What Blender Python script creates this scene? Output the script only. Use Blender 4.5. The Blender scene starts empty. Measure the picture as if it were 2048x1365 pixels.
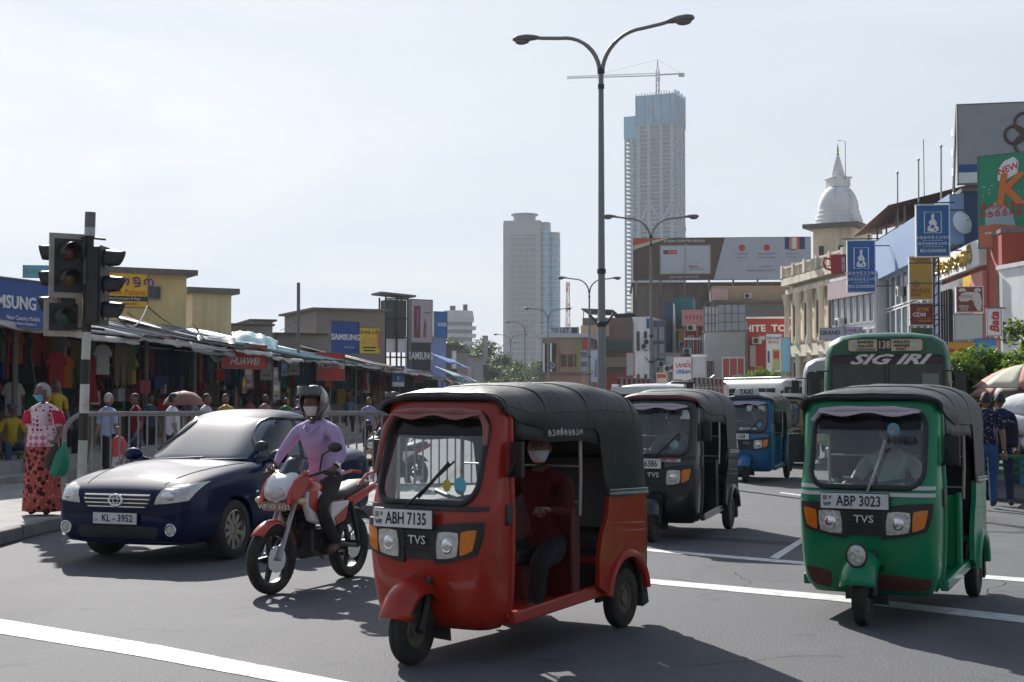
import bpy, bmesh, math, random
from math import sin, cos, pi, radians as R, atan2, sqrt
from mathutils import Vector as V, Matrix, Euler, noise
from mathutils.bvhtree import BVHTree
sc = bpy.context.scene
COL = sc.collection
rnd = random.Random(11)

# ------------------------------------------------------------------ camera, sky, sun, exposure
F_PX, CAM_H = 2844.0, 1.68
PITCH = R(2.30)
cam_d = bpy.data.cameras.new('camera'); cam = bpy.data.objects.new('camera', cam_d); COL.objects.link(cam)
cam_d.sensor_width = 36.0; cam_d.lens = 36.0*F_PX/2048; cam_d.clip_start = .2; cam_d.clip_end = 9000
cam.location = (0, 0, CAM_H); cam.rotation_euler = (pi/2 + PITCH, 0, 0)
sc.camera = cam
sc.render.resolution_x, sc.render.resolution_y = 1024, 682
SUN_EL, SUN_AZ = R(33), R(-19)          # azimuth from +Y towards +X
sun_dir = V((sin(SUN_AZ)*cos(SUN_EL), cos(SUN_AZ)*cos(SUN_EL), sin(SUN_EL)))
sl = bpy.data.lights.new('sun', 'SUN'); sl.energy = 5.0; sl.angle = R(.55); sl.color = (1, .965, .915)
so = bpy.data.objects.new('sun', sl); COL.objects.link(so); so.rotation_euler = sun_dir.to_track_quat('Z', 'Y').to_euler()
W = bpy.data.worlds.new('World'); sc.world = W; W.use_nodes = True
def world_nodes():
    n, l = W.node_tree.nodes, W.node_tree.links
    n.clear()
    out = n.new('ShaderNodeOutputWorld'); bg = n.new('ShaderNodeBackground'); bg.inputs[1].default_value = .10
    sky = n.new('ShaderNodeTexSky'); sky.sky_type = 'NISHITA'; sky.sun_disc = False
    sky.sun_elevation = SUN_EL; sky.sun_rotation = SUN_AZ; sky.altitude = 0; sky.air_density = 1.0; sky.dust_density = 1.6; sky.ozone_density = 1.2
    # a thin bright veil of cirrus: streaky noise mixes pale cloud colour over the clear sky
    tc = n.new('ShaderNodeTexCoord'); mp = n.new('ShaderNodeMapping'); mp.inputs['Scale'].default_value = (1.6, 1.6, 7.5)
    mp.inputs['Rotation'].default_value = (R(8), R(-14), 0)
    nz = n.new('ShaderNodeTexNoise'); nz.inputs['Scale'].default_value = 1.35; nz.inputs['Detail'].default_value = 7; nz.inputs['Roughness'].default_value = .55
    nz.inputs['Distortion'].default_value = .5
    rp = n.new('ShaderNodeMapRange'); rp.inputs[1].default_value = .39; rp.inputs[2].default_value = .62; rp.inputs[3].default_value = .86; rp.inputs[4].default_value = 1
    # the veil is deep towards the horizon and thins towards the zenith
    sp = n.new('ShaderNodeSeparateXYZ'); el = n.new('ShaderNodeMapRange'); el.interpolation_type = 'SMOOTHSTEP'
    el.inputs[1].default_value = .22; el.inputs[2].default_value = .85; el.inputs[3].default_value = 1; el.inputs[4].default_value = .18
    ml = n.new('ShaderNodeMath'); ml.operation = 'MULTIPLY'
    mx = n.new('ShaderNodeMix'); mx.data_type = 'RGBA'; mx.inputs['B'].default_value = (7.6, 8.0, 8.75, 1)
    l.new(tc.outputs['Generated'], mp.inputs[0]); l.new(mp.outputs[0], nz.inputs['Vector']); l.new(nz.outputs[0], rp.inputs[0])
    l.new(tc.outputs['Generated'], sp.inputs[0]); l.new(sp.outputs[2], el.inputs[0])
    # forward scattering: the haze is brightest on the sun's side of the sky
    dp = n.new('ShaderNodeVectorMath'); dp.operation = 'DOT_PRODUCT'; dp.inputs[1].default_value = sun_dir; l.new(tc.outputs['Generated'], dp.inputs[0])
    fs = n.new('ShaderNodeMapRange'); fs.interpolation_type = 'SMOOTHSTEP'; fs.inputs[1].default_value = -.6; fs.inputs[2].default_value = .72; fs.inputs[3].default_value = .62; fs.inputs[4].default_value = 1
    l.new(dp.outputs['Value'], fs.inputs[0])
    vc = n.new('ShaderNodeVectorMath'); vc.operation = 'SCALE'; vc.inputs[0].default_value = (4.22, 4.60, 5.12); cb = n.new('ShaderNodeMapRange'); cb.inputs[1].default_value = .86; cb.inputs[2].default_value = 1; cb.inputs[3].default_value = .87; cb.inputs[4].default_value = 1.07; l.new(rp.outputs[0], cb.inputs[0]); cm = n.new('ShaderNodeMath'); cm.operation = 'MULTIPLY'; l.new(fs.outputs[0], cm.inputs[0]); l.new(cb.outputs[0], cm.inputs[1]); l.new(cm.outputs[0], vc.inputs['Scale']); l.new(vc.outputs[0], mx.inputs['B'])
    l.new(rp.outputs[0], ml.inputs[0]); l.new(el.outputs[0], ml.inputs[1]); l.new(ml.outputs[0], mx.inputs['Factor']); l.new(sky.outputs[0], mx.inputs['A'])
    l.new(mx.outputs['Result'], bg.inputs[0]); l.new(bg.outputs[0], out.inputs[0])
world_nodes()
vs_ = sc.view_settings; vs_.view_transform = 'Standard'; vs_.look = 'None'; vs_.exposure = .56; vs_.gamma = 1; vs_.use_curve_mapping = False
sc.render.engine = 'CYCLES'
cy = sc.cycles; cy.max_bounces = 7; cy.diffuse_bounces = 3; cy.glossy_bounces = 4; cy.transmission_bounces = 4; cy.transparent_max_bounces = 14
cy.volume_bounces = 1; cy.caustics_reflective = False; cy.caustics_refractive = False; cy.use_denoising = True; cy.sample_clamp_indirect = 6

# ------------------------------------------------------------------ pixel helpers (photo pixels, 2048 x 1365)
def ray(x, y):
    u, v = (x-1024)/F_PX, (682.5-y)/F_PX
    return V((u, cos(PITCH)-v*sin(PITCH), sin(PITCH)+v*cos(PITCH)))
def at(x, y, d):
    r = ray(x, y); return V((0, 0, CAM_H)) + r*(d/r.y)
def gnd(x, y, z=0):
    r = ray(x, y); t = (z-CAM_H)/r.z; return V((r.x*t, r.y*t, z))

# ------------------------------------------------------------------ materials
MATS = {}
def mat(name, col=None, rough=.6, metal=0, var=.12, vs=5, bump=0, bs=40, coat=0, spec=.5, dirt=None, da=.5, ds=3, streak=False, emit=0, trans=0):
    if name in MATS: return MATS[name]
    m = bpy.data.materials.new(name); m.use_nodes = True; MATS[name] = m
    n, l = m.node_tree.nodes, m.node_tree.links
    b = n['Principled BSDF']; b.inputs['Roughness'].default_value = rough; b.inputs['Metallic'].default_value = metal
    b.inputs['Specular IOR Level'].default_value = spec
    if coat: b.inputs['Coat Weight'].default_value = coat; b.inputs['Coat Roughness'].default_value = .06
    tc = n.new('ShaderNodeTexCoord'); src = tc.outputs['Object']
    nz = n.new('ShaderNodeTexNoise'); nz.inputs['Scale'].default_value = vs; nz.inputs['Detail'].default_value = 4; l.new(src, nz.inputs['Vector'])
    mx = n.new('ShaderNodeMix'); mx.data_type = 'RGBA'
    mx.inputs['A'].default_value = (*[max(0, c*(1-var)) for c in col], 1); mx.inputs['B'].default_value = (*[min(1, c*(1+var)) for c in col], 1)
    l.new(nz.outputs[0], mx.inputs['Factor']); cur = mx.outputs['Result']
    if dirt:
        mp = n.new('ShaderNodeMapping'); mp.inputs['Scale'].default_value = (1, 1, .18) if streak else (1, 1, 1); l.new(src, mp.inputs[0])
        n2 = n.new('ShaderNodeTexNoise'); n2.inputs['Scale'].default_value = ds; n2.inputs['Detail'].default_value = 6; n2.inputs['Roughness'].default_value = .65
        l.new(mp.outputs[0], n2.inputs['Vector'])
        rp = n.new('ShaderNodeMapRange'); rp.inputs[1].default_value = .48; rp.inputs[2].default_value = .72; rp.inputs[4].default_value = da
        l.new(n2.outputs[0], rp.inputs[0])
        m2 = n.new('ShaderNodeMix'); m2.data_type = 'RGBA'; m2.inputs['B'].default_value = (*dirt, 1)
        l.new(rp.outputs[0], m2.inputs['Factor']); l.new(cur, m2.inputs['A']); cur = m2.outputs['Result']
        m3 = n.new('ShaderNodeMapRange'); m3.inputs[3].default_value = rough; m3.inputs[4].default_value = min(1, rough+.3); l.new(rp.outputs[0], m3.inputs[0]); l.new(m3.outputs[0], b.inputs['Roughness'])
    l.new(cur, b.inputs['Base Color'])
    if bump:
        n3 = n.new('ShaderNodeTexNoise'); n3.inputs['Scale'].default_value = bs; n3.inputs['Detail'].default_value = 3; l.new(src, n3.inputs['Vector'])
        bp = n.new('ShaderNodeBump'); bp.inputs['Strength'].default_value = bump; bp.inputs['Distance'].default_value = .02; l.new(n3.outputs[0], bp.inputs['Height']); l.new(bp.outputs[0], b.inputs['Normal'])
    if emit: b.inputs['Emission Color'].default_value = (*col, 1); b.inputs['Emission Strength'].default_value = emit
    if trans: b.inputs['Transmission Weight'].default_value = trans
    return m
def glass(name, tint=(.8, .86, .86), refl=1.0, rough=.02, film=.06):
    if name in MATS: return MATS[name]
    m = bpy.data.materials.new(name); m.use_nodes = True; MATS[name] = m
    n, l = m.node_tree.nodes, m.node_tree.links; n.clear()
    out = n.new('ShaderNodeOutputMaterial'); tr = n.new('ShaderNodeBsdfTransparent'); tr.inputs[0].default_value = (*tint, 1)
    gl = n.new('ShaderNodeBsdfGlossy'); gl.inputs['Roughness'].default_value = rough; df = n.new('ShaderNodeBsdfDiffuse'); df.inputs[0].default_value = (.45, .45, .43, 1)
    fr = n.new('ShaderNodeFresnel'); fr.inputs[0].default_value = 1.5
    mu = n.new('ShaderNodeMath'); mu.operation = 'MULTIPLY'; mu.inputs[1].default_value = refl; mu.use_clamp = True; l.new(fr.outputs[0], mu.inputs[0])
    m1 = n.new('ShaderNodeMixShader'); m2 = n.new('ShaderNodeMixShader')
    tc = n.new('ShaderNodeTexCoord'); nz = n.new('ShaderNodeTexNoise'); nz.inputs['Scale'].default_value = 4; nz.inputs['Detail'].default_value = 5; l.new(tc.outputs['Object'], nz.inputs['Vector'])
    fm = n.new('ShaderNodeMath'); fm.operation = 'MULTIPLY'; fm.inputs[1].default_value = film*2; l.new(nz.outputs[0], fm.inputs[0]); l.new(fm.outputs[0], m1.inputs[0])
    l.new(tr.outputs[0], m1.inputs[1]); l.new(df.outputs[0], m1.inputs[2])
    l.new(mu.outputs[0], m2.inputs[0]); l.new(m1.outputs[0], m2.inputs[1]); l.new(gl.outputs[0], m2.inputs[2]); l.new(m2.outputs[0], out.inputs[0])
    return m
_pc = {}
def paint(r, g, b, rough=.5, **k):                                    # flat signboard colours
    key = 'paint_%d_%d_%d_%d' % (r*1000, g*1000, b*1000, rough*100)
    return mat(key, (r, g, b), rough, var=.06, dirt=(r*.5, g*.5, b*.5), da=.25, ds=2.5, **k)
def cloth(r, g, b): return mat('cloth_%d_%d_%d' % (r*1000, g*1000, b*1000), (r, g, b), .85, var=.2, vs=9, bump=.9, bs=11, spec=.2)
RUBBER = mat('rubber', (.022, .021, .02), .78, bump=.2, bs=90, dirt=(.11, .095, .08), da=.5, ds=6)
BLACKP = mat('black_plastic', (.018, .018, .02), .45, var=.2, dirt=(.08, .075, .07), da=.3, ds=5)
BLACKM = mat('black_metal', (.02, .02, .022), .38, var=.2)
CHROME = mat('chrome', (.75, .76, .78), .14, 1, var=.04)
STEEL = mat('galvanised_steel', (.42, .43, .44), .45, .75, var=.15, dirt=(.16, .13, .1), da=.4, ds=7)
GREYM = mat('grey_painted_metal', (.17, .17, .165), .5, .2, var=.12, dirt=(.10, .08, .06), da=.4, ds=4)
LAMPM = mat('lamp_grey', (.22, .22, .22), .5, .3, var=.1)
DARK = mat('dark_void', (.012, .012, .013), .9)
WHITE = paint(.78, .78, .77); WHITEG = mat('white_gloss', (.8, .8, .8), .3, var=.04, dirt=(.4, .38, .34), da=.3, ds=4)
DGLASS = mat('dark_glass', (.015, .02, .024), .06, var=.1, spec=.8)
BGLASS = mat('blue_glass', (.05, .085, .11), .1, var=.3, spec=.9)
SKIN = mat('brown_skin', (.22, .11, .07), .5, var=.12, vs=20)
SKIN2 = mat('dark_brown_skin', (.15, .075, .05), .5, var=.12, vs=20)
HAIR = mat('black_hair', (.012, .011, .011), .6, bump=.5, bs=120)
GREYHAIR = mat('grey_hair', (.36, .35, .34), .7, bump=.6, bs=140)
CONC = mat('concrete', (.30, .29, .27), .9, var=.15, bump=.25, bs=25, dirt=(.13, .12, .11), da=.55, ds=1.2, streak=True)
SCREEN = glass('windscreen_glass', (.80, .87, .86), 2.5, .02, .07)
TINT = glass('tinted_film', (.10, .07, .08), .6, .1, .02)
CLEAR = glass('clear_lens', (.92, .94, .95), 1.2, .05, .05)

# ------------------------------------------------------------------ mesh building
class MB:
    def __init__(s): s.v, s.f, s.m, s.k = [], [], [], 0
    def add(s, vs, fs, M=None):
        o = len(s.v)
        s.v += [(M @ V(p)) if M else V(p) for p in vs]
        s.f += [tuple(i+o for i in q) for q in fs]; s.m += [s.k]*len(fs); return s
    def box(s, c, d, M=None, rz=0, rx=0, ry=0):
        x, y, z = d[0]/2, d[1]/2, d[2]/2
        Q = Matrix.Translation(c) @ Euler((rx, ry, rz)).to_matrix().to_4x4()
        if M: Q = M @ Q
        p = [(-x, -y, -z), (x, -y, -z), (x, y, -z), (-x, y, -z), (-x, -y, z), (x, -y, z), (x, y, z), (-x, y, z)]
        return s.add(p, [(0, 3, 2, 1), (4, 5, 6, 7), (0, 1, 5, 4), (1, 2, 6, 5), (2, 3, 7, 6), (3, 0, 4, 7)], Q)
    def rings(s, rs, close=True, cap=True, loop=False, caps=(1, 1)):
        n = len(rs[0]); vs = [p for r in rs for p in r]; fs = []
        nr = len(rs)
        for i in range(nr if loop else nr-1):
            a, b = i*n, ((i+1) % nr)*n
            for j in range(n if close else n-1):
                k = (j+1) % n; fs.append((a+j, a+k, b+k, b+j))
        if cap and close and not loop: fs += [tuple(range(n))[::-1]]*caps[0] + [tuple(range((nr-1)*n, nr*n))]*caps[1]
        return s.add(vs, fs)
    def tube(s, pts, r, n=8, cap=True, loop=False):
        pts = [V(p) for p in pts]; N = len(pts); rs = r if isinstance(r, (list, tuple)) else [r]*N
        out = []; up = None
        for i, p in enumerate(pts):
            a = pts[(i-1) % N] if (i or loop) else p; b = pts[(i+1) % N] if (i < N-1 or loop) else p
            t = (b-a).normalized() if (b-a).length > 1e-9 else V((0, 0, 1))
            if up is None:
                up = V((0, 0, 1)) if abs(t.z) < .9 else V((0, 1, 0))
            q = up - t*up.dot(t)
            if q.length < 1e-5: q = t.orthogonal()
            q.normalize(); up = q; w = t.cross(q)
            out.append([p + (q*cos(2*pi*k/n) + w*sin(2*pi*k/n))*rs[i] for k in range(n)])
        return s.rings(out, True, cap, loop)
    def lathe(s, prof, c=(0, 0, 0), axis='z', n=24, M=None, cap=False):         # prof: (radius, height)
        rs = []
        for r, h in prof:
            ring = []
            for k in range(n):
                a = 2*pi*k/n; x, y = r*cos(a), r*sin(a)
                p = (x, y, h) if axis == 'z' else ((h, x, y) if axis == 'x' else (x, h, y))
                p = V(p)+V(c); ring.append(M @ p if M else p)
            rs.append(ring)
        return s.rings(rs, caps=(int(cap or prof[0][0] < .06), int(cap or prof[-1][0] < .06)))
    def prism(s, poly, a, b, axis='y', M=None):                       # polygon in the other two axes, extruded a..b
        n = len(poly)
        def P(u, v, h): return {'y': (u, h, v), 'x': (h, u, v), 'z': (u, v, h)}[axis]
        return s.add([P(u, v, a) for u, v in poly]+[P(u, v, b) for u, v in poly],
                     [tuple(range(n)), tuple(range(2*n-1, n-1, -1))]+[(i, i+n, (i+1) % n+n, (i+1) % n) for i in range(n)], M)
    def grid(s, fn, nu, nv, keep=None):
        vs = [fn(i/nu, j/nv) for j in range(nv+1) for i in range(nu+1)]; fs = []
        for j in range(nv):
            for i in range(nu):
                if keep is None or keep((i+.5)/nu, (j+.5)/nv):
                    a = j*(nu+1)+i; fs.append((a, a+1, a+nu+2, a+nu+1))
        return s.add(vs, fs)
    def ball(s, c, r, n=12, m=8, M=None):
        r = r if isinstance(r, (tuple, list)) else (r, r, r); rs = []
        for j in range(m+1):
            t = pi*j/m; q = max(sin(t), .02)
            ring = [V((c[0]+r[0]*q*cos(2*pi*k/n), c[1]+r[1]*q*sin(2*pi*k/n), c[2]-r[2]*cos(t))) for k in range(n)]
            rs.append([M @ p for p in ring] if M else ring)
        return s.rings(rs)
    def mesh(s, name, mats, smooth=35):
        me = bpy.data.meshes.new(name); me.from_pydata([tuple(p) for p in s.v], [], s.f)
        mats = mats if isinstance(mats, (list, tuple)) else [mats]
        for m in mats: me.materials.append(m)
        if len(mats) > 1: me.polygons.foreach_set('material_index', s.m)
        bm = bmesh.new(); bm.from_mesh(me); bmesh.ops.recalc_face_normals(bm, faces=bm.faces); bm.to_mesh(me); bm.free()
        if smooth:
            me.polygons.foreach_set('use_smooth', [True]*len(me.polygons)); me.set_sharp_from_angle(angle=R(smooth))
        return me
    def build(s, name, mats, parent=None, smooth=35, bevel=0, solid=0, sub=0, loc=None, rz=None, bs=2):
        o = bpy.data.objects.new(name, s.mesh(name, mats, smooth)); COL.objects.link(o)
        if parent: o.parent = parent
        if loc is not None: o.location = loc
        if rz is not None: o.rotation_euler = (0, 0, rz)
        if sub: q = o.modifiers.new('s', 'SUBSURF'); q.levels = q.render_levels = sub
        if solid: q = o.modifiers.new('t', 'SOLIDIFY'); q.thickness = solid; q.offset = 0
        if bevel: q = o.modifiers.new('b', 'BEVEL'); q.width = bevel; q.segments = bs; q.limit_method = 'ANGLE'; q.angle_limit = R(40)
        return o
def tag(o, label=None, cat=None, group=None, kind=None):
    for k, v in (('label', label), ('category', cat), ('group', group), ('kind', kind)):
        if v: o[k] = v
    return o
def thing(name, label, cat, loc=(0, 0, 0), rz=0, group=None):
    o = bpy.data.objects.new(name, None); COL.objects.link(o); o.location = loc; o.rotation_euler = (0, 0, rz); o.empty_display_size = .2
    return tag(o, label, cat, group)
KIDS = {}
def copy_tree(o, parent=None):
    c = o.copy(); COL.objects.link(c)
    if parent: c.parent = parent
    for ch in [q for q in o.children]: copy_tree(ch, c)
    return c
TXT = {}
def txt(s, size, m, parent, loc=(0, 0, 0), rot=(pi/2, 0, 0), ext=.004, bold=0, shear=0, sx=1, name='lettering', align='CENTER'):
    key = (s, size, ext, bold, shear, align, m.name)
    if key not in TXT:
        c = bpy.data.curves.new(name, 'FONT'); c.body = s; c.size = size; c.extrude = ext; c.offset = bold*size; c.shear = shear
        c.align_x = align; c.align_y = 'CENTER'; c.resolution_u = 2; c.materials.append(m)
        q = bpy.data.objects.new(name, c); COL.objects.link(q); TXT[key] = bpy.data.meshes.new_from_object(q); TXT[key].name = name
        bpy.data.objects.remove(q); bpy.data.curves.remove(c)
    o = bpy.data.objects.new(name, TXT[key]); COL.objects.link(o); o.parent = parent; o.location = loc; o.rotation_euler = rot; o.scale = (sx, 1, 1)
    return o
def interp(tab):
    xs = [a for a, b in tab]; ys = [b for a, b in tab]
    def f(x):
        if x <= xs[0]: return ys[0]
        if x >= xs[-1]: return ys[-1]
        for i in range(len(xs)-1):
            if x <= xs[i+1]:
                h = xs[i+1]-xs[i]; t = (x-xs[i])/h
                m0 = (ys[i+1]-ys[i-1])/(xs[i+1]-xs[i-1])*h if i else ys[i+1]-ys[i]
                m1 = (ys[i+2]-ys[i])/(xs[i+2]-xs[i])*h if i < len(xs)-2 else ys[i+1]-ys[i]
                return (2*t**3-3*t*t+1)*ys[i]+(t**3-2*t*t+t)*m0+(3*t*t-2*t**3)*ys[i+1]+(t**3-t*t)*m1
    return f
def squircle(a, b, k=.34): return a*sqrt(1-k*b*b), b*sqrt(1-k*a*a)
def round_poly(w, h, r, n=5):
    p = []
    for cx, cz, a0 in ((w-r, h-r, 0), (-w+r, h-r, 90), (-w+r, -h+r, 180), (w-r, -h+r, 270)):
        p += [(cx+r*cos(R(a0+90*i/n)), cz+r*sin(R(a0+90*i/n))) for i in range(n+1)]
    return p
def evaluated(o):                                                     # bake an object's modifiers into its mesh
    bpy.context.view_layer.update()
    dg = bpy.context.evaluated_depsgraph_get()
    me = bpy.data.meshes.new_from_object(o.evaluated_get(dg)); me.name = o.name
    o.modifiers.clear(); old = o.data; o.data = me; bpy.data.meshes.remove(old)
    return o
def bvh_of(o):
    me = o.data; return BVHTree.FromPolygons([v.co.copy() for v in me.vertices], [tuple(p.vertices) for p in me.polygons])
def project(bvh, corners, d, off=.004, nu=8, nv=6, rnd_k=.0, both=False):
    """A patch laid on a body: four corners (counter-clockwise) are filled bilinearly and dropped along d onto the surface."""
    d = V(d).normalized(); c = [V(q) for q in corners]; mb = MB()
    def fn(u, v):
        a, b = squircle(2*u-1, 2*v-1, rnd_k) if rnd_k else (2*u-1, 2*v-1); u, v = (a+1)/2, (b+1)/2
        p = c[0]*(1-u)*(1-v)+c[1]*u*(1-v)+c[2]*u*v+c[3]*(1-u)*v
        h = bvh.ray_cast(p-d*2, d)[0]
        return (h if h is not None else p) - d*off
    return mb.grid(fn, nu, nv)
# ------------------------------------------------------------------ people
def human(name, label, cat, loc, rz, J=None, shirt=None, pants=None, skin=SKIN, sleeve='short', hair=HAIR, hs=1.0, yaw=0, nod=0, mask=None, group=None,
          shoes=None, barefoot=False, cover=None, fat=1.0, fingers=True, parent_root=None, grip=False, stature=1.0):
    """A person facing -Y: one skinned body with face, ears and hands; J overrides joint positions."""
    P = dict(pelvis=(0, 0, .95), belly=(0, -.01, 1.10), chest=(0, 0, 1.30), collar=(0, .01, 1.44), neck=(0, -.005, 1.53),
             shL=(-.185, .0, 1.40), elL=(-.235, .03, 1.13), wrL=(-.245, -.05, .89), shR=(.185, .0, 1.40), elR=(.235, .03, 1.13), wrR=(.245, -.05, .89),
             hiL=(-.095, 0, .90), knL=(-.105, -.03, .50), anL=(-.105, .03, .09), toL=(-.115, -.13, .035),
             hiR=(.095, 0, .90), knR=(.105, -.03, .50), anR=(.105, .03, .09), toR=(.115, -.13, .035))
    if J: P.update(J)
    P = {k: V(v)*stature for k, v in P.items()}; f = fat
    rad = dict(pelvis=.145*f, belly=.135*f, chest=.15*f, collar=.10, neck=.052, sh=.068, el=.043, wr=.028, hi=.10, kn=.074, an=.056, to=.038)
    E = [('pelvis', 'belly'), ('belly', 'chest'), ('chest', 'collar'), ('collar', 'neck')]
    for q in 'LR': E += [('collar', 'sh'+q), ('sh'+q, 'el'+q), ('el'+q, 'wr'+q), ('pelvis', 'hi'+q), ('hi'+q, 'kn'+q), ('kn'+q, 'an'+q), ('an'+q, 'to'+q)]
    names = list(P); me = bpy.data.meshes.new('body')
    me.from_pydata([tuple(P[k]) for k in names], [(names.index(a), names.index(b)) for a, b in E], [])
    o = bpy.data.objects.new(name, me); COL.objects.link(o)
    o.modifiers.new('k', 'SKIN')
    sv = me.skin_vertices[0].data
    for i, k in enumerate(names):
        r = rad.get(k, rad.get(k[:2], .05))*stature
        wide = k in ('pelvis', 'belly', 'chest')
        sv[i].radius = (r*.80, r*1.12) if wide else (r, r)
        sv[i].use_root = (k == 'pelvis')
    s = o.modifiers.new('s', 'SUBSURF'); s.levels = s.render_levels = 2
    evaluated(o)
    me = o.data
    shirt = shirt or cloth(.3, .3, .3); pants = pants or cloth(.04, .045, .06); shoes = shoes or (skin if barefoot else BLACKM)
    ml = [shirt, pants, skin, hair, shoes]; me.materials.clear()
    for m in ml: me.materials.append(m)
    seg = []
    for a, b in E:
        k = 0 if a in ('pelvis', 'belly', 'chest') and b in ('belly', 'chest', 'collar') else 2
        if b[:2] == 'sh' or b[:2] == 'el': k = 0
        if b[:2] == 'wr': k = 0 if sleeve == 'long' else 2
        if b[:2] in ('hi', 'kn', 'an'): k = 1
        if b[:2] == 'to': k = 4
        seg.append((P[a], P[b], k, b))
    mi = []
    for p in me.polygons:
        c = p.center; best = (9, 0)
        for a, b, k, nm in seg:
            ab = b-a; t = max(0, min(1, (c-a).dot(ab)/ab.length_squared)); d = (c-(a+ab*t)).length/(rad.get(nm, rad.get(nm[:2], .05))+.03)
            if nm[:2] == 'el' and sleeve == 'short' and t > .72: k2 = 2
            elif nm[:2] == 'wr' and sleeve == 'long' and t > .93: k2 = 2
            elif nm == 'belly' and t < .12: k2 = 1
            elif nm == 'neck': k2 = 0 if t < .25 else 2
            else: k2 = k
            if d < best[0]: best = (d, k2)
        mi.append(best[1])
    me.polygons.foreach_set('material_index', mi)
    # head, ears, hands appended to the same mesh
    mb = MB(); nk = P['neck']; hc = nk + V((0, -.02, .118))*stature
    Q = Matrix.Translation(hc) @ Euler((nod, 0, yaw)).to_matrix().to_4x4() @ Matrix.Scale(hs*stature, 4)
    def head(u, v):
        a = 2*pi*u; t = pi*v; x, y, z = sin(t)*sin(a), -sin(t)*cos(a), cos(t)
        X, Y, Z = .076*x, .097*y, .122*z
        if z < -.2: X *= 1-.28*(-z-.2); 
        if y < 0 and z < -.3: Y += .010*(-z)                        # jaw
        if z < 0 and y > 0: Y *= 1-.22*(-z)
        fr = max(0, -y)
        Y -= .026*math.exp(-((x/.17)**2+((z+.10)/.20)**2))*fr         # nose
        Y += .010*(math.exp(-(((abs(x)-.36)/.18)**2+((z-.10)/.10)**2)))*fr   # eye sockets
        Y -= .006*math.exp(-((x/.3)**2+((z+.48)/.09)**2))*fr          # lips
        return Q @ V((X, Y, Z))
    def is_hair(u, v):
        a = 2*pi*u; t = pi*v; y, z = -sin(t)*cos(a), cos(t)
        return z > .62 or (y > -.15 and z > .30) or (y > .25 and z > -.42)
    nu, nv = 24, 18
    mb.k = 2; mb.grid(head, nu, nv, lambda u, v: True)
    if hair:
        mb.k = 3
        mb.grid(lambda u, v: hc + (head(u, v)-hc)*1.07 + V((0, .004, .004)), nu, nv, is_hair)
    mb.k = 2
    for sx in (-1, 1):
        mb.ball((sx*.078, .012, -.005), (.012, .022, .032), 8, 6, Q)
    mb.k = 3
    for sx in (-1, 1): mb.ball((sx*.029, -.0865, .012), (.013, .006, .006), 8, 5, Q)
    mb.k = 2
    if fingers:
        for q, sx in (('L', -1), ('R', 1)):
            w = P['wr'+q]; e = P['el'+q]; d = (w-e).normalized(); side = V((1, 0, 0)) - d*d.x
            if grip: side = V((sx*.7, .3, 0)) ; side = side - d*side.dot(d)
            side.normalize(); n = d.cross(side).normalized()
            if n.y > 0 or (grip and n.z > 0): n = -n
            hand = [(0, .026, .02), (.03, .034, .016), (.07, .042, .014), (.092, .038, .012)]
            mb.rings([[w + d*l + side*(a*cos(2*pi*k/10)) + n*(b*sin(2*pi*k/10)) for k in range(10)] for l, a, b in hand])
            for k, L in enumerate((.072, .082, .076, .058)):
                b0 = w + d*.082 + side*((k-1.5)*.02)
                c1, c2 = (.9, .5) if not grip else (.45, -.6)
                p1 = b0 + (d*c1 + n*(1-c1))*L*.5; p2 = p1 + (d*c2 + n*(.75))*L*.32; p3 = p2 + (d*(c2-.7) + n*.8)*L*.25
                mb.tube([b0, p1, p2, p3], [.0095, .009, .008, .006], 6)
            ts = -sx
            b0 = w + d*.028 + side*ts*.024; mb.tube([b0, b0 + d*.03 + side*ts*.022 + n*.008, b0 + d*.058 + side*ts*.022 + n*.024, b0 + d*.075 + side*ts*.014 + n*.034], [.012, .011, .0095, .007], 6)
    bm = bmesh.new(); bm.from_mesh(me)
    vs = [bm.verts.new(p) for p in mb.v]
    for q, k in zip(mb.f, mb.m):
        try: fc = bm.faces.new([vs[i] for i in q]); fc.material_index = k
        except ValueError: pass
    bm.to_mesh(me); bm.free()
    me.polygons.foreach_set('use_smooth', [True]*len(me.polygons))
    o.location = loc; o.rotation_euler = (0, 0, rz); tag(o, label, cat, group)
    if mask:
        mm = MB()
        def mk(u, v):
            return hc + (head((u-.5)*.42, .545+v*.255)-hc)*1.035 + Q.to_3x3() @ V((0, -.004*(1-abs(2*u-1)), 0))
        mm.grid(mk, 12, 8)
        for sx in (-1, 1): mm.tube([head(.23*sx, .56)+V((0, 0, 0)), Q @ V((sx*.084, .02, .0))], .003, 4)
        mm.build('face_mask', mask, o, solid=.003)
    o['_hc'] = list(hc)
    return o

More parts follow.
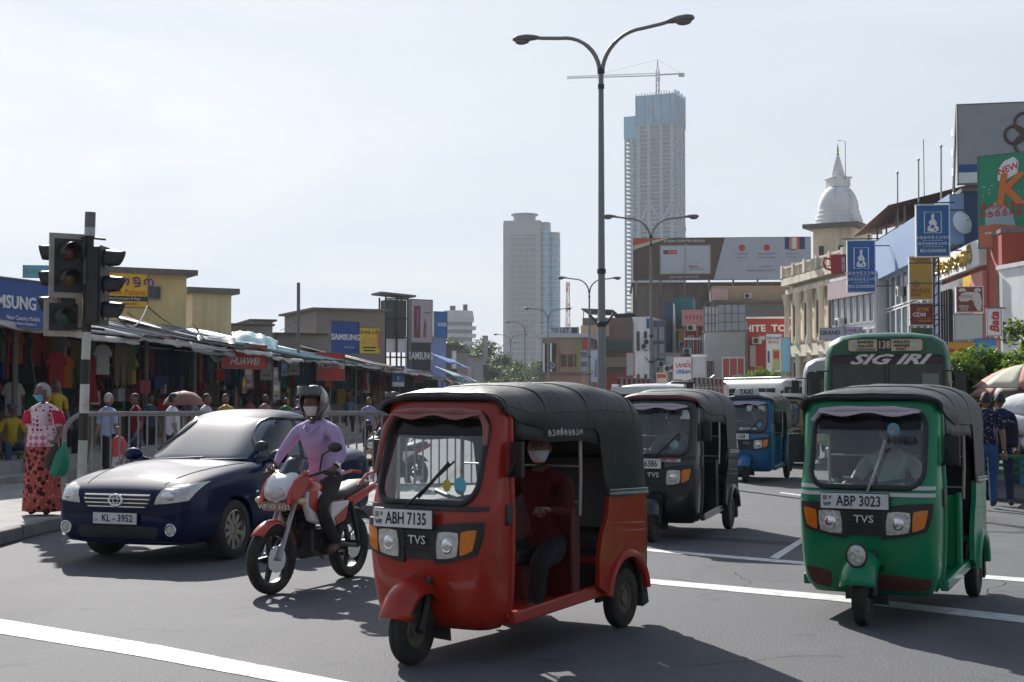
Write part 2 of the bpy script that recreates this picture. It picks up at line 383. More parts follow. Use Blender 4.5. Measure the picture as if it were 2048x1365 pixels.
# ------------------------------------------------------------------ wheels shared by the three-wheelers
def wheel_parts(parent, c, r, w, rim_r, rimmat, spin=0, name='wheel', M=None):
    root = thing(name, None, None, c); root.parent = parent; root.rotation_euler = (0, 0, spin)
    t = MB(); a = w/2
    t.lathe([(rim_r, -a*.8), (rim_r+.01, -a*.95), (r*.86, -a), (r*.96, -a*.86), (r, -a*.55), (r, -a*.12), (r*.985, -a*.06), (r*.985, a*.06), (r, a*.12), (r, a*.55), (r*.96, a*.86), (r*.86, a), (rim_r+.01, a*.95), (rim_r, a*.8)], axis='x', n=36)
    t.build('tyre', RUBBER, root, 40)
    q = MB(); q.lathe([(rim_r+.002, -a*.75), (rim_r*.9, -a*.8), (rim_r*.82, -a*.35), (rim_r*.45, -a*.30), (rim_r*.42, -a*.75), (.01, -a*.8)], axis='x', n=24)
    q.lathe([(rim_r+.002, a*.75), (rim_r*.9, a*.8), (rim_r*.82, a*.35), (rim_r*.45, a*.30), (rim_r*.42, a*.75), (.01, a*.8)], axis='x', n=24)
    for sx in (-1, 1):
        for k in range(4): q.lathe([(.009, 0), (.009, .012)], (sx*a*.34, .62*rim_r*cos(k*pi/2+.4), .62*rim_r*sin(k*pi/2+.4)), 'x', 6)
    q.build('rim', rimmat, root, 40)
    return root
RIMM = mat('dusty_rim', (.16, .13, .10), .6, .3, dirt=(.22, .18, .13), da=.6, ds=8)
HOODM = mat('black_canvas', (.015, .015, .016), .48, var=.25, bump=.5, bs=7, dirt=(.06, .057, .052), da=.4, ds=2.2, spec=.45)
AMBER = mat('amber_lens', (.75, .20, .015), .12, var=.25, vs=30, coat=.6)
LENS = mat('headlight_lens', (.55, .54, .50), .08, .35, var=.4, vs=22, coat=1, bump=.6, bs=28)
PLATEM = mat('plate_white', (.74, .74, .72), .45, var=.05, dirt=(.4, .37, .32), da=.3, ds=6)
PLATEK = mat('plate_black', (.015, .015, .015), .5)
SEATM = mat('dark_seat_vinyl', (.03, .024, .024), .45, var=.2, bump=.1)

wT = interp([(.20, .47), (.27, .525), (.36, .55), (.5, .562), (.7, .57), (.95, .57), (1.2, .557), (1.4, .555), (1.53, .55), (1.62, .53)])
yT = interp([(.20, -.90), (.27, -.955), (.36, -.985), (.5, -1.02), (.7, -1.045), (.88, -1.04), (1.0, -1.005), (1.1, -.965), (1.3, -.895), (1.5, -.815), (1.66, -.765)])
YB = -.70
def FY(x, z):                                                       # front surface of the cab
    w = wT(z); t = min(.999, abs(x)/w); return YB - (YB-yT(z))*(1-t**5)**.2
def cab_patch(mb, cs, off, nu=8, nv=5, k=.2):
    def fn(u, v):
        a, b = squircle(2*u-1, 2*v-1, k); a, b = (a+1)/2, (b+1)/2
        x = cs[0][0]*(1-a)*(1-b)+cs[1][0]*a*(1-b)+cs[2][0]*a*b+cs[3][0]*(1-a)*b
        z = cs[0][1]*(1-a)*(1-b)+cs[1][1]*a*(1-b)+cs[2][1]*a*b+cs[3][1]*(1-a)*b
        return V((x, FY(x, z)-off, z))
    n0 = len(mb.v); mb.grid(fn, nu, nv)
    edge = [i for i in range(nu+1)]+[(j+1)*(nu+1)-1 for j in range(1, nv+1)]+[nv*(nu+1)+i for i in range(nu-1, -1, -1)]+[j*(nu+1) for j in range(nv-1, 0, -1)]
    bk = len(mb.v); mb.v += [mb.v[n0+i]+V((0, off+.012, 0)) for i in edge]; m = len(edge)
    mb.f += [(n0+edge[i], bk+i, bk+(i+1) % m, n0+edge[(i+1) % m]) for i in range(m)]; mb.m += [mb.k]*m
    return mb

def rickshaw(label, body, loc, rz, plate, o):
    """A three-wheeled auto rickshaw facing -Y, origin on the ground; o: options for trims and fittings."""
    T = thing('auto_rickshaw', label, 'auto rickshaw', loc, rz, o.get('group', 'auto rickshaws in the traffic'))
    inner = o.get('inner', body); T.scale = (o.get('w', .88), 1, 1.03)
    # cab shell
    N, zs = 46, [.20+.0352*i for i in range(41)]
    rows = []
    for z in zs:
        w, D = wT(z), YB-yT(z); den = []
        for k in range(241):
            a = pi-pi*k/240; c, s = cos(a), sin(a)
            den.append(V((w*(1 if c > 0 else -1)*abs(c)**.4, YB-D*abs(s)**.4, z)))
        L = [0]
        for p, q in zip(den, den[1:]): L.append(L[-1]+(q-p).length)
        row, j = [], 0
        for i in range(N+1):
            t = L[-1]*i/N
            while j < 239 and L[j+1] < t: j += 1
            row.append(den[j].lerp(den[j+1], (t-L[j])/max(1e-6, L[j+1]-L[j])))
        rows.append(row)
    WZ0, WZ1, WX, WR = .985, 1.535, .455, .13
    def in_ws(p):
        x, z = abs(p.x), p.z; cz = (WZ0+WZ1)/2; h = (WZ1-WZ0)/2; dz = abs(z-cz)
        if p.y > YB-.03 or x > WX or dz > h: return False
        return not (x > WX-WR and dz > h-WR and (x-WX+WR)**2+(dz-h+WR)**2 > WR*WR)
    mb = MB(); mb.v = [p for r in rows for p in r]
    for j in range(len(zs)-1):
        for i in range(N):
            a = j*(N+1)+i; q = (a, a+1, a+N+2, a+N+1)
            if not in_ws(sum((mb.v[k] for k in q), V())/4): mb.f.append(q); mb.m.append(0)
    mb.f.append(tuple(range(N+1))); mb.m.append(0)
    for sx in (-1, 1):                                              # door pillars with a rolled edge
        mb.tube([(sx*wT(z), YB+.012, z) for z in [.22+.07*i for i in range(21)]], .022, 8)
    mb.build('cab', body, T, 50)
    for sx in (-1, 1):
        q = MB(); q.box((sx*.572, YB-.02, .905), (.03, .11, .13)); q.build('corner_guard', BLACKP, T, bevel=.01)
    # floor, sills, partition, rear body
    fb = MB(); fb.box((0, .22, .27), (1.10, 1.86, .05))
    for sx in (-1, 1): fb.prism([(YB, .22), (.60, .26), (.60, .345), (.30, .335), (YB, .30)], sx*.53, sx*.60, 'x')
    fb.build('floor_pan', [body], T, bevel=.012)
    pt = MB(); pt.box((0, .16, .58), (1.08, .05, .58)); pt.box((0, -.0, .40), (.62, .36, .24))
    for sx in (-1, 1): pt.box((sx*.55, .17, .58), (.05, .11, .62))
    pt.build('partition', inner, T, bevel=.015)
    rb = MB()
    arch = [(.86+.30*cos(a), .215+.30*sin(a)) for a in [R(168-156*i/14) for i in range(15)]]
    side = [(.56, .965), (.545, .82), (.46, .70), (.41, .55), (.40, .34), (.53, .275)]+arch+[(1.135, .30), (1.175, .42), (1.185, .68), (1.165, .945)]
    for sx in (-1, 1):
        rb.prism(side, sx*.60, sx*.645, 'x')
        rb.rings([[V((sx*(.63+.055*cos(b)), .86+(.315+.032*sin(b))*cos(a), .215+(.315+.032*sin(b))*sin(a))) for b in [2*pi*k/8 for k in range(8)]] for a in [R(172-164*i/16) for i in range(17)]])
        rb.box((sx*.647, .86, .745), (.008, .56, .012), rx=R(-3)); rb.box((sx*.647, .88, .69), (.008, .50, .010), rx=R(-3))
    rb.box((0, 1.16, .66), (1.24, .03, .58)); rb.box((0, .88, .50), (1.19, .72, .04))
    rb.build('rear_body', body, T, bevel=.012)
    for sx in (-1, 1):
        tr = MB(); tr.tube([(sx*.655, .55, .968), (sx*.655, 1.17, .95)], .011, 6); tr.tube([(sx*.655, .55, .992), (sx*.655, 1.17, .974)], .007, 6)
        tr.build('waist_trim', o.get('trim', STEEL), T)
    wl = MB()
    for sx in (-1, 1): wl.box((sx*.53, .86, .40), (.03, .66, .38))
    wl.box((0, .9, .33), (1.0, .6, .05)); wl.build('wheel_well', DARK, T)
    # canvas hood
    zt_ = interp([(-.82, 1.625), (-.74, 1.665), (-.6, 1.695), (-.3, 1.715), (.2, 1.735), (.7, 1.73), (.92, 1.70), (1.05, 1.63), (1.12, 1.50)])
    Wd = interp([(-.82, .572), (-.5, .595), (.2, .635), (.95, .648), (1.12, .62)])
    zl_ = interp([(-.82, 1.55), (-.55, 1.47), (-.3, 1.43), (.28, 1.42), (.40, 1.38), (.455, 1.15), (.49, .965), (1.3, .955)])
    ys = [-.805, -.795, -.77, -.72, -.62, -.5, -.3, -.1, .1, .25, .34, .40, .43, .46, .49, .56, .7, .82, .93, 1.0, 1.06, 1.10, 1.12]
    rs = []; sd = o.get('seed', 1)
    for y in ys:
        W_, zt, zl = Wd(y), zt_(y), zl_(y); z1 = max(zl, 1.44); pts = []
        for k in range(6): pts.append((W_, zl+(z1-zl)*k/6))
        for k in range(21):
            a = pi*k/20; c, s = cos(a), sin(a); e = 2/3.4
            pts.append((W_*(1 if c > 0 else -1)*abs(c)**e, z1+(zt-z1)*abs(s)**e))
        for k in range(6): pts.append((-W_, z1+(zl-z1)*(k+1)/6))
        ring = []
        for x, z in pts:
            yy = y + (max(0, 1.45-z)*.13 if y > .5 else 0)*min(1, (y-.5)/.5)
            nn = noise.noise(V((x*3+sd*9, y*4, z*3)))*.012 + noise.noise(V((x*9+sd, y*11, z*9)))*.004
            bow = .008*cos((y+.1)*2*pi/.62) if z > 1.5 else 0            # canvas stretched over the hoops
            ring.append(V((x*(1+nn*.6), yy, z+nn+bow)))
        rs.append(ring)
    h = MB(); h.rings(rs, close=False, cap=False)
    back = rs[-1]; n = len(back)
    def bk(u, v):
        i = int(round(v*15)); i = min(i, n//2-1); a, b = back[i], back[n-1-i]; return a.lerp(b, u)
    h.grid(bk, 14, 15, lambda u, v: not (.17 < u < .83 and .32 < v < .62))
    h.tube([p+V((0, -.006, 0)) for p in rs[0]], .016, 6)
    h.build('canvas_hood', o.get('hood', HOODM), T, 55, solid=.008)
    rw = MB(); rw.grid(lambda u, v: bk(.15+.7*u, .3+.34*v)+V((0, .004, 0)), 6, 6); rw.build('rear_window', CLEAR, T)
    hs = MB()                                                       # seams and hoops
    for i in (2, 6, 9, 18): hs.tube([p+V((0, 0, .006)) for p in rs[i][6:-6]], .006, 5)
    for sx in (0, -1): hs.tube([r[7 if sx == 0 else -8]+V((0, 0, .005)) for r in rs[:20]], .006, 5)
    hs.build('hood_seam', o.get('seam', o.get('hood', HOODM)), T)
    if o.get('edge'):
        e = MB(); e.tube([p+V((0, -.02, .008)) for p in rs[0][5:-5]], .014, 6); e.build('hood_edging', o['edge'], T)
    for sx in (-1, 1):                                              # valance over each doorway
        vl = MB()
        def vf(u, v, sx=sx):
            y = -.66+1.12*u; drop = .10+.05*(abs(2*u-1))**4; return V((sx*(Wd(y)-.012), y, zl_(min(y, .25))+.02-v*drop))
        vl.grid(vf, 14, 3)
        vl.build('door_valance', HOODM, T, solid=.006)
    # seats, rails
    s = MB(); s.box((0, .78, .62), (1.1, .52, .14)); s.box((0, 1.06, .93), (1.1, .12, .56), rx=R(-10)); s.box((0, .56, .42), (1.1, .06, .3)); s.build('passenger_seat', SEATM, T, bevel=.03)
    s = MB(); s.box((0, .0, .57), (.52, .36, .10)); s.box((0, .165, .86), (.46, .05, .30)); s.build('driver_seat', o.get('seat', SEATM), T, bevel=.025)
    for sx in (-1, 1):
        p = MB(); p.tube([(sx*.585, .20, .84), (sx*.595, .20, 1.10), (sx*.59, .20, 1.47)], .014, 8)
        p.build('grab_pole', o.get('pole', STEEL), T)
    g = MB()
    for z in (.93, 1.17): g.tube([(-.58, .20, z), (.58, .20, z)], .007, 6)
    g.build('partition_rail', STEEL, T)
    hb = MB(); hb.tube([(-.30, -.50, 1.02), (-.12, -.60, 1.0), (0, -.62, .98), (.12, -.60, 1.0), (.30, -.50, 1.02)], .015, 8); hb.tube([(0, -.62, .98), (0, -.82, .60)], .03, 8); hb.box((0, -.78, .93), (.5, .14, .12))
    hb.build('handlebar', BLACKP, T)
    # windscreen and trims
    ws = MB(); ws.grid(lambda u, v: V(((2*u-1)*WX*1.02, FY((2*u-1)*WX*1.02, WZ0-.01+v*(WZ1-WZ0+.02))+.004, WZ0-.01+v*(WZ1-WZ0+.02))), 16, 10, lambda u, v: True)
    w_o = ws.build('windscreen', SCREEN, T)
    rp = [(x, (WZ0+WZ1)/2+z) for x, z in round_poly(WX+.004, (WZ1-WZ0)/2+.004, WR, 6)]; dense = []
    for (a, b), (c, d) in zip(rp, rp[1:]+rp[:1]):
        L = sqrt((a-c)**2+(b-d)**2); k = max(1, int(L/.05)); dense += [(a+(c-a)*i/k, b+(d-b)*i/k) for i in range(k)]
    gk = MB(); gk.tube([(x, FY(x, z)-.006, z) for x, z in dense], .021, 8, loop=True); gk.build('windscreen_seal', BLACKP, w_o)
    if o.get('strip'):
        sp = MB(); cab_patch(sp, [(-.425, 1.40), (.425, 1.40), (.41, 1.50), (-.41, 1.50)], .006, 12, 3, .05); sp.build('sun_strip', o['strip'], w_o)
    for (x, z, r, m) in o.get('stickers', []):
        st = MB(); st.add([(x+r*cos(2*pi*k/20), FY(x, z)-.007, z+r*sin(2*pi*k/20)) for k in range(20)], [tuple(range(20))]); st.build('sticker', m, w_o)
    x0, z0, x1, z1 = o.get('wiper', (-.05, .93, .33, 1.22))
    wp = MB(); wp.tube([(x0, FY(x0, z0)-.02, z0), (x0+(x1-x0)*.3, FY(x0, z0)-.045, z0+(z1-z0)*.25), (x1, FY(x1, z1)-.035, z1)], [.012, .009, .007], 6)
    wp.box((0, 0, 0), (1, 1, 1), Matrix.Translation(((x0*.35+x1*.65), FY((x0+x1)/2, (z0+z1)/2)-.024, z0*.35+z1*.65)) @ Euler((R(20), -atan2(z1-z0, x1-x0), 0)).to_matrix().to_4x4() @ Matrix.Diagonal((.36, .012, .022, 1)))
    wp.build('wiper', o.get('wipermat', BLACKP), T)
    if o.get('visor'):
        v = MB(); vp = [(-.50, 1.16), (-.485, 1.34), (-.465, 1.46), (-.40, 1.535), (-.2, 1.55), (0, 1.545), (.2, 1.55), (.40, 1.535), (.465, 1.46), (.485, 1.34)]
        if o.get('visor_short'): vp = vp[2:-2]
        v.tube([(x, FY(x, z)-.055, z) for x, z in vp], [.014]+[.022]*(len(vp)-2)+[.014], 8)
        v.grid(lambda a, b: V(((2*a-1)*.42, FY((2*a-1)*.42, 1.53)-.05-.05*b, 1.545-.035*b+.015*cos(a*4*pi)*b)), 16, 2)
        v.build('visor', o['visor'], T, solid=.004)
    bl = MB()
    for z in ((.905, .955) if o.get('belt2') else (.925,)): cab_patch(bl, [(-.545, z+.015), (.545, z+.015), (.545, z+.042), (-.545, z+.042)], .012, 22, 1, 0)
    bl.build('belt_strip', o.get('belt', BLACKP), T)
    g = MB(); cab_patch(g, [(-.24, .635), (.24, .635), (.24, .835), (-.24, .835)], .014, 8, 4, .05)
    for sx in (-1, 1):
        q = [(sx*.13, .60), (sx*.50, .67), (sx*.548, .885), (sx*.13, .85)]; cab_patch(g, q if sx > 0 else [q[1], q[0], q[3], q[2]], .024, 9, 6, .14)
    for k in range(5): g.box((0, FY(0, .7)-.02, .685+.03*k), (.30, .012, .008))
    gr = g.build('front_grille', BLACKP, T, 40)
    txt('TVS', .075, CHROME, gr, (0, FY(0, .75)-.034, .755), bold=.012, sx=1.3, name='badge')
    for sx in (-1, 1):
        q = [(sx*.17, .64), (sx*.36, .662), (sx*.375, .815), (sx*.185, .815)]; m = MB(); cab_patch(m, q if sx > 0 else [q[1], q[0], q[3], q[2]], .036, 8, 6, .18); hl = m.build('headlight', LENS, T)
        m = MB(); m.ball((sx*.27, FY(sx*.27, .75)-.032, .73), (.05, .014, .05), 14, 8); m.build('reflector', CHROME, hl)
        q = [(sx*.378, .667), (sx*.475, .70), (sx*.505, .835), (sx*.388, .818)]; m = MB(); cab_patch(m, q if sx > 0 else [q[1], q[0], q[3], q[2]], .036, 6, 5, .15); m.build('indicator', AMBER, T)
    # number plate
    px, pz = o.get('plate_x', -.12), o.get('plate_z', .885)
    pm = MB(); pm.box((0, 0, 0), (.56, .018, .125)); pl = pm.build('number_plate', BLACKP, T, bevel=.006, loc=(px, FY(px, pz)-.05, pz))
    pm = MB(); pm.box((0, -.011, 0), (.545, .006, .110)); face = pm.build('plate_face', PLATEM, pl)
    txt(plate, .105, PLATEK, pl, (.035, -.0165, -.002), ext=.001, bold=.014, sx=.86)
    em = MB(); em.box((-.238, -.0155, .022), (.034, .002, .034)); em.box((-.196, -.0155, .026), (.022, .002, .022)); em.build('plate_emblem', mat('plate_grey', (.25, .24, .22)), pl)
    txt('WP', .042, PLATEK, pl, (-.222, -.0165, -.026), ext=.001, bold=.01)
    # front fender, fork, wheels
    fy, fz = -1.13, .212
    fd = MB()
    def ff(u, v):
        a = R(18+150*v); x = (2*u-1); drop = .085*abs(x)**2.6; r = .282-drop; rr = r*(1+.05*sin(pi*v))
        return V((x*.142, fy-rr*cos(a), fz+.015+rr*sin(a)*1.02))
    fd.grid(ff, 12, 16); fo = fd.build('front_fender', body, T, 60, solid=.01)
    fl = MB(); fl.prism([(-.10, .40), (.12, .40), (.155, .12), (-.06, .13)], fy+.245, fy+.255, 'y'); fl.build('mud_flap', RUBBER, T)
    wheel_parts(T, (0, fy, fz), fz, .105, .105, RIMM, name='front_wheel')
    fk = MB()
    for sx in (-1, 1): fk.tube([(sx*.085, fy, fz), (sx*.088, fy+.05, .34), (sx*.07, fy+.12, .52)], [.03, .026, .03], 8)
    fk.tube([(-.11, fy, fz), (.11, fy, fz)], .018, 8); fk.box((-.11, fy+.01, fz+.01), (.05, .07, .07)); fk.build('fork', BLACKP, T)
    for sx in (-1, 1): wheel_parts(T, (sx*.565, .86, fz), fz, .115, .105, RIMM, name='rear_wheel')
    ax = MB(); ax.tube([(-.55, .86, .24), (.55, .86, .24)], .035, 8); ax.box((0, .9, .30), (.5, .4, .2)); ax.build('rear_axle', BLACKM, T)
    for sx in (-1, 1):
        m = MB(); m.prism([(1.08, .36), (1.16, .38), (1.23, .14), (1.13, .12)], sx*.50, sx*.63, 'x'); m.build('mud_flap', RUBBER, T)
    # mirrors
    for sx in (-1, 1):
        mr = MB(); mr.tube([(sx*.555, -.70, 1.14), (sx*.60, -.76, 1.16), (sx*.64, -.74, 1.26)], .012, 6); mr.box((sx*.645, -.73, 1.25), (.13, .03, .22), rz=sx*R(-14)); mr.build('wing_mirror', BLACKP, T, bevel=.014)
    if o.get('lamp'):
        m = MB(); c = (.0, fy-.17, .52); m.lathe([(.02, .06), (.07, .03), (.085, -.02), (.088, -.045), (.076, -.05)], c, 'y', 20); lo = m.build('fender_lamp', BLACKP, T)
        m = MB(); m.lathe([(.076, -.046), (.06, -.056), (.01, -.06)], c, 'y', 20)
        for k in range(5): m.ball((c[0]+.04*cos(k*1.257), c[1]-.056, c[2]+.04*sin(k*1.257)), (.018, .008, .018), 8, 5)
        m.build('lamp_lens', LENS, lo)
    return T
# ------------------------------------------------------------------ saloon car
def hits(bv, ps, d): return [h for h in (bv.ray_cast(p, d)[0] for p in ps) if h is not None]
def saloon(label, loc, rz):
    BLUE = mat('navy_car_paint', (.004, .012, .052), .6, 0, var=.05, spec=.05, coat=.38, dirt=(.05, .05, .055), da=.10, ds=2)
    T = thing('saloon_car', label, 'car', loc, rz)
    st = [  # y, half width, bottom, shoulder z, edge z, crown
        (-2.215, .60, .31, .62, .69, .0), (-2.17, .73, .23, .68, .755, .006), (-2.02, .81, .185, .745, .825, .02), (-1.70, .842, .175, .81, .895, .04), (-1.2, .85, .18, .86, .955, .05),
        (-.80, .85, .185, .885, .995, .03), (0, .853, .19, .90, .985, 0), (.8, .852, .19, .915, 1.0, 0), (1.35, .845, .19, .935, 1.02, .02), (1.75, .825, .20, .945, 1.05, .03), (2.02, .78, .25, .91, 1.04, .02), (2.15, .66, .34, .85, .98, .0)]
    rs = []
    for y, w, zb, zs, zt, c in st:
        zm = .47
        half = [(0, zb), (w*.70, zb), (w*.95, zb+.05), (w, zm-.08), (w*1.005, zm+.08), (w*.985, zs-.02), (w*.945, zs+.05), (w*.87, zt), (w*.45, zt+c*.8), (0, zt+c)]
        rs.append([V((x, y, z)) for x, z in half]+[V((-x, y, z)) for x, z in half[-2:0:-1]])
    mb = MB(); mb.rings(rs)
    body = mb.build('body', BLUE, T, 60, sub=2)
    evaluated(body)
    cut = MB()
    for y in (-1.33, 1.27):
        for sx in (-1, 1): cut.lathe([(.352, sx*.50), (.352, sx*1.2)], (0, y, .315), 'x', 40, cap=True)
    co = cut.build('cutter', DARK, T)
    q = body.modifiers.new('b', 'BOOLEAN'); q.operation = 'DIFFERENCE'; q.object = co; q.solver = 'EXACT'
    evaluated(body); bpy.data.objects.remove(co)
    body.data.polygons.foreach_set('use_smooth', [True]*len(body.data.polygons)); body.data.set_sharp_from_angle(angle=R(32))
    bv = bvh_of(body)
    # greenhouse
    g = []
    for z, y0, y1, w, k in ((.90, -.98, 1.74, .765, 5), (.99, -.88, 1.62, .752, 5), (1.225, -.48, 1.28, .69, 4.6), (1.43, -.13, .92, .615, 4.2), (1.50, .06, .76, .55, 3.6), (1.54, .16, .62, .36, 3), (1.552, .25, .5, .12, 2.6)):
        c, h = (y0+y1)/2, (y1-y0)/2
        g.append([V((w*(1 if cos(a) > 0 else -1)*abs(cos(a))**(2/k), c+h*(1 if sin(a) > 0 else -1)*abs(sin(a))**(2/k), z)) for a in [2*pi*i/48 for i in range(48)]])
    mb = MB(); mb.rings(g); roof = mb.build('roof', BLUE, T, 50, sub=1); evaluated(roof); rv = bvh_of(roof)
    w = project(rv, [(-.70, -3, .985), (.70, -3, .985), (.57, -3, 1.455), (-.57, -3, 1.455)], (0, 1, 0), .006, 20, 12, .12).build('windscreen', mat('car_glass', (.02, .03, .033), .06, var=.2, spec=1, coat=1, dirt=(.16, .18, .19), da=.35, ds=1.2), T, 60)  # pale dust tone over the glass is put in to whiten it like sun glare
    MATS['car_glass'].node_tree.nodes['Principled BSDF'].inputs['Coat Roughness'].default_value = .19
    wp = MB()
    for x0, x1 in ((-.50, .12), (.10, .62)):
        pts = []
        for i in range(9):
            x = x0+(x1-x0)*i/8; z = 1.0+.012*i/8+.02*(i/8 if x0 < 0 else .3); h = rv.ray_cast(V((x, -3, z)), V((0, 1, 0)))[0]; pts.append(h+V((0, -.022, .004)))
        wp.tube(pts, .009, 6)
    wp.build('wiper', BLACKP, T)
    SG = mat('tinted_side_glass', (.012, .014, .017), .05, var=.1, spec=.7)
    for sx in (-1, 1):
        for nm, q in (('front_window', [(-.66, .985), (.24, .985), (.24, 1.43), (-.10, 1.42)]), ('rear_window', [(.32, .985), (1.02, 1.0), (.88, 1.36), (.32, 1.43)]), ('quarter_window', [(1.06, 1.0), (1.36, 1.02), (1.18, 1.22), (.95, 1.33)])):
            cs = [(sx*3, y, z) for y, z in q]
            project(rv, cs, (-sx, 0, 0), .005, 10, 6, .06).build(nm, SG, T, 60)
        v = project(rv, [(sx*3, -.52, 1.12), (sx*3, -.44, 1.12), (sx*3, .95, 1.345), (sx*3, -.06, 1.375)], (-sx, 0, 0), .02, 10, 3)
        vz = MB(); vp = []
        for i in range(15):
            t = i/14; y = -.56+t*1.55; z = 1.09+.36*min(1, t*3.0)**.7-.12*max(0, t-.72)/.28
            h = rv.ray_cast(V((sx*3, y, z)), V((-sx, 0, 0)))[0]
            if h: vp.append(h+V((sx*.018, 0, 0)))
        vz.tube(vp, .022, 6); vz.build('window_visor', mat('smoke_visor', (.03, .034, .045), .15, var=.1, coat=.5), T)
        # handles, door gaps, mirror, side marker
        for y in (.18, 1.02):
            m = MB(); h = bv.ray_cast(V((sx*3, y, .80)), V((-sx, 0, 0)))[0]; m.tube([h+V((0, -.09, 0)), h+V((sx*.03, -.06, .005)), h+V((sx*.03, .06, .005)), h+V((0, .09, 0))], .016, 8); m.build('door_handle', CHROME, T)
        for y in (-.72, .30, 1.12):
            pts = []; gp = MB()
            for i in range(10):
                z = .24+.70*i/9; yy = y+(.12*(1-min(1, (z-.2)/.4)) if y > 1 else 0)*-1.6 if y > 1 else y
                h = bv.ray_cast(V((sx*3, yy, z)), V((-sx, 0, 0)))[0]
                if h: pts.append(h-V((sx*.001, 0, 0)))
            gp.tube(pts, .0045, 4); gp.build('door_gap', DARK, T)
        m = MB(); m.tube([(sx*.74, -.60, .985), (sx*.86, -.60, 1.02)], .025, 8); m.ball((sx*.935, -.60, 1.045), (.115, .075, .075), 18, 10); mo = m.build('wing_mirror', BLUE, T, 60); m = MB(); m.ball((sx*.935, -.55, 1.045), (.095, .03, .06), 16, 8); m.build('mirror_glass', CHROME, mo)
        m = MB(); h = bv.ray_cast(V((sx*3, -.90, .68)), V((-sx, 0, 0)))[0]; m.ball(h, (.008, .035, .016), 10, 6); m.build('side_marker', CHROME, T)
        # lamps
        q = [(sx*.43, -4, .615), (sx*.77, -4, .655), (sx*.80, -4, .845), (sx*.50, -4, .785)]
        q = q if sx > 0 else [q[1], q[0], q[3], q[2]]
        hl = project(bv, q, (0, 1, 0), .012, 16, 10, .12).build('headlight', LENS, T, 60)
        m = MB(); h = bv.ray_cast(V((sx*.58, -4, .70)), V((0, 1, 0)))[0]; m.ball(h+V((0, -.008, 0)), (.075, .012, .045), 14, 8); m.build('reflector', CHROME, hl)
        h = bv.ray_cast(V((sx*.62, -4, .37)), V((0, 1, 0)))[0]; m = MB(); m.lathe([(.001, -.015), (.045, -.012), (.052, .0), (.052, .03)], h, 'y', 18); fo = m.build('fog_lamp', LENS, T); m = MB(); m.tube([h+V((.058*cos(a), -.01, .058*sin(a))) for a in [2*pi*i/20 for i in range(20)]], .009, 6, loop=True); m.build('bezel', CHROME, fo)
    gl = project(bv, [(-.37, -4, .575), (.37, -4, .575), (.42, -4, .735), (-.42, -4, .735)], (0, 1, 0), .004, 18, 5, .15).build('grille', BLACKP, T, 60)
    for z, x in ((.592, .34), (.63, .37), (.668, .385), (.706, .385)):
        b = MB(); b.tube([bv.ray_cast(V((x*(2*i/14-1), -4, z)), V((0, 1, 0)))[0]+V((0, -.012, 0)) for i in range(15)], .0105, 6); b.build('grille_bar', CHROME, gl)
    h = bv.ray_cast(V((0, -4, .655)), V((0, 1, 0)))[0]+V((0, -.03, 0))
    b = MB(); b.tube([h+V((.075*cos(a), 0, .055*sin(a))) for a in [2*pi*i/28 for i in range(28)]], .013, 8, loop=True)
    b.tube([h+V((.028*cos(a), -.004, .05*sin(a))) for a in [2*pi*i/20 for i in range(20)]], .007, 6, loop=True); b.tube([h+V((-.06, -.004, .012)), h+V((0, -.006, .022)), h+V((.06, -.004, .012))], .007, 6); b.build('badge', CHROME, gl)
    inn = project(bv, [(-.46, -4, .27), (.46, -4, .27), (.48, -4, .40), (-.48, -4, .40)], (0, 1, 0), .004, 16, 4, .1).build('air_intake', BLACKP, T, 60)
    lp = MB(); lp.tube([q+V((0, -.004, 0)) for q in hits(bv, [V((.74*(2*i/20-1), -4, .245)) for i in range(21)], V((0, 1, 0)))], .016, 6); lp.build('bumper_lip', BLUE, T)
    bl = MB(); bl.tube([q+V((0, .002, 0)) for q in hits(bv, [V((.70*(2*i/20-1), -4, .535-.02*abs(2*i/20-1))) for i in range(21)], V((0, 1, 0)))], .007, 5); bl.build('bumper_gap', DARK, T)
    for sx in (-1, 1):
        hp = []; hb = MB()
        for i in range(12):
            y = -2.06+1.16*i/11; x = sx*(.46+.21*i/11); hp += hits(bv, [V((x, y, 3))], V((0, 0, -1)))
        hb.tube(hp, .006, 5); hb.build('bonnet_gap', DARK, T)
    pm = MB(); pm.box((0, 0, 0), (.53, .02, .125)); h = bv.ray_cast(V((0, -4, .475)), V((0, 1, 0)))[0]
    pl = pm.build('number_plate', PLATEK, T, bevel=.005, loc=h+V((0, -.025, 0)))
    m = MB(); m.box((0, -.012, 0), (.515, .006, .11)); m.build('plate_face', PLATEM, pl)
    txt('KL - 3952', .10, PLATEK, pl, (.03, -.018, 0), ext=.001, bold=.012, sx=.92); txt('CP', .035, PLATEK, pl, (-.225, -.018, -.02), ext=.001)
    ALLOY = mat('alloy_wheel', (.42, .38, .32), .35, .8, var=.1, dirt=(.12, .09, .06), da=.5, ds=9)
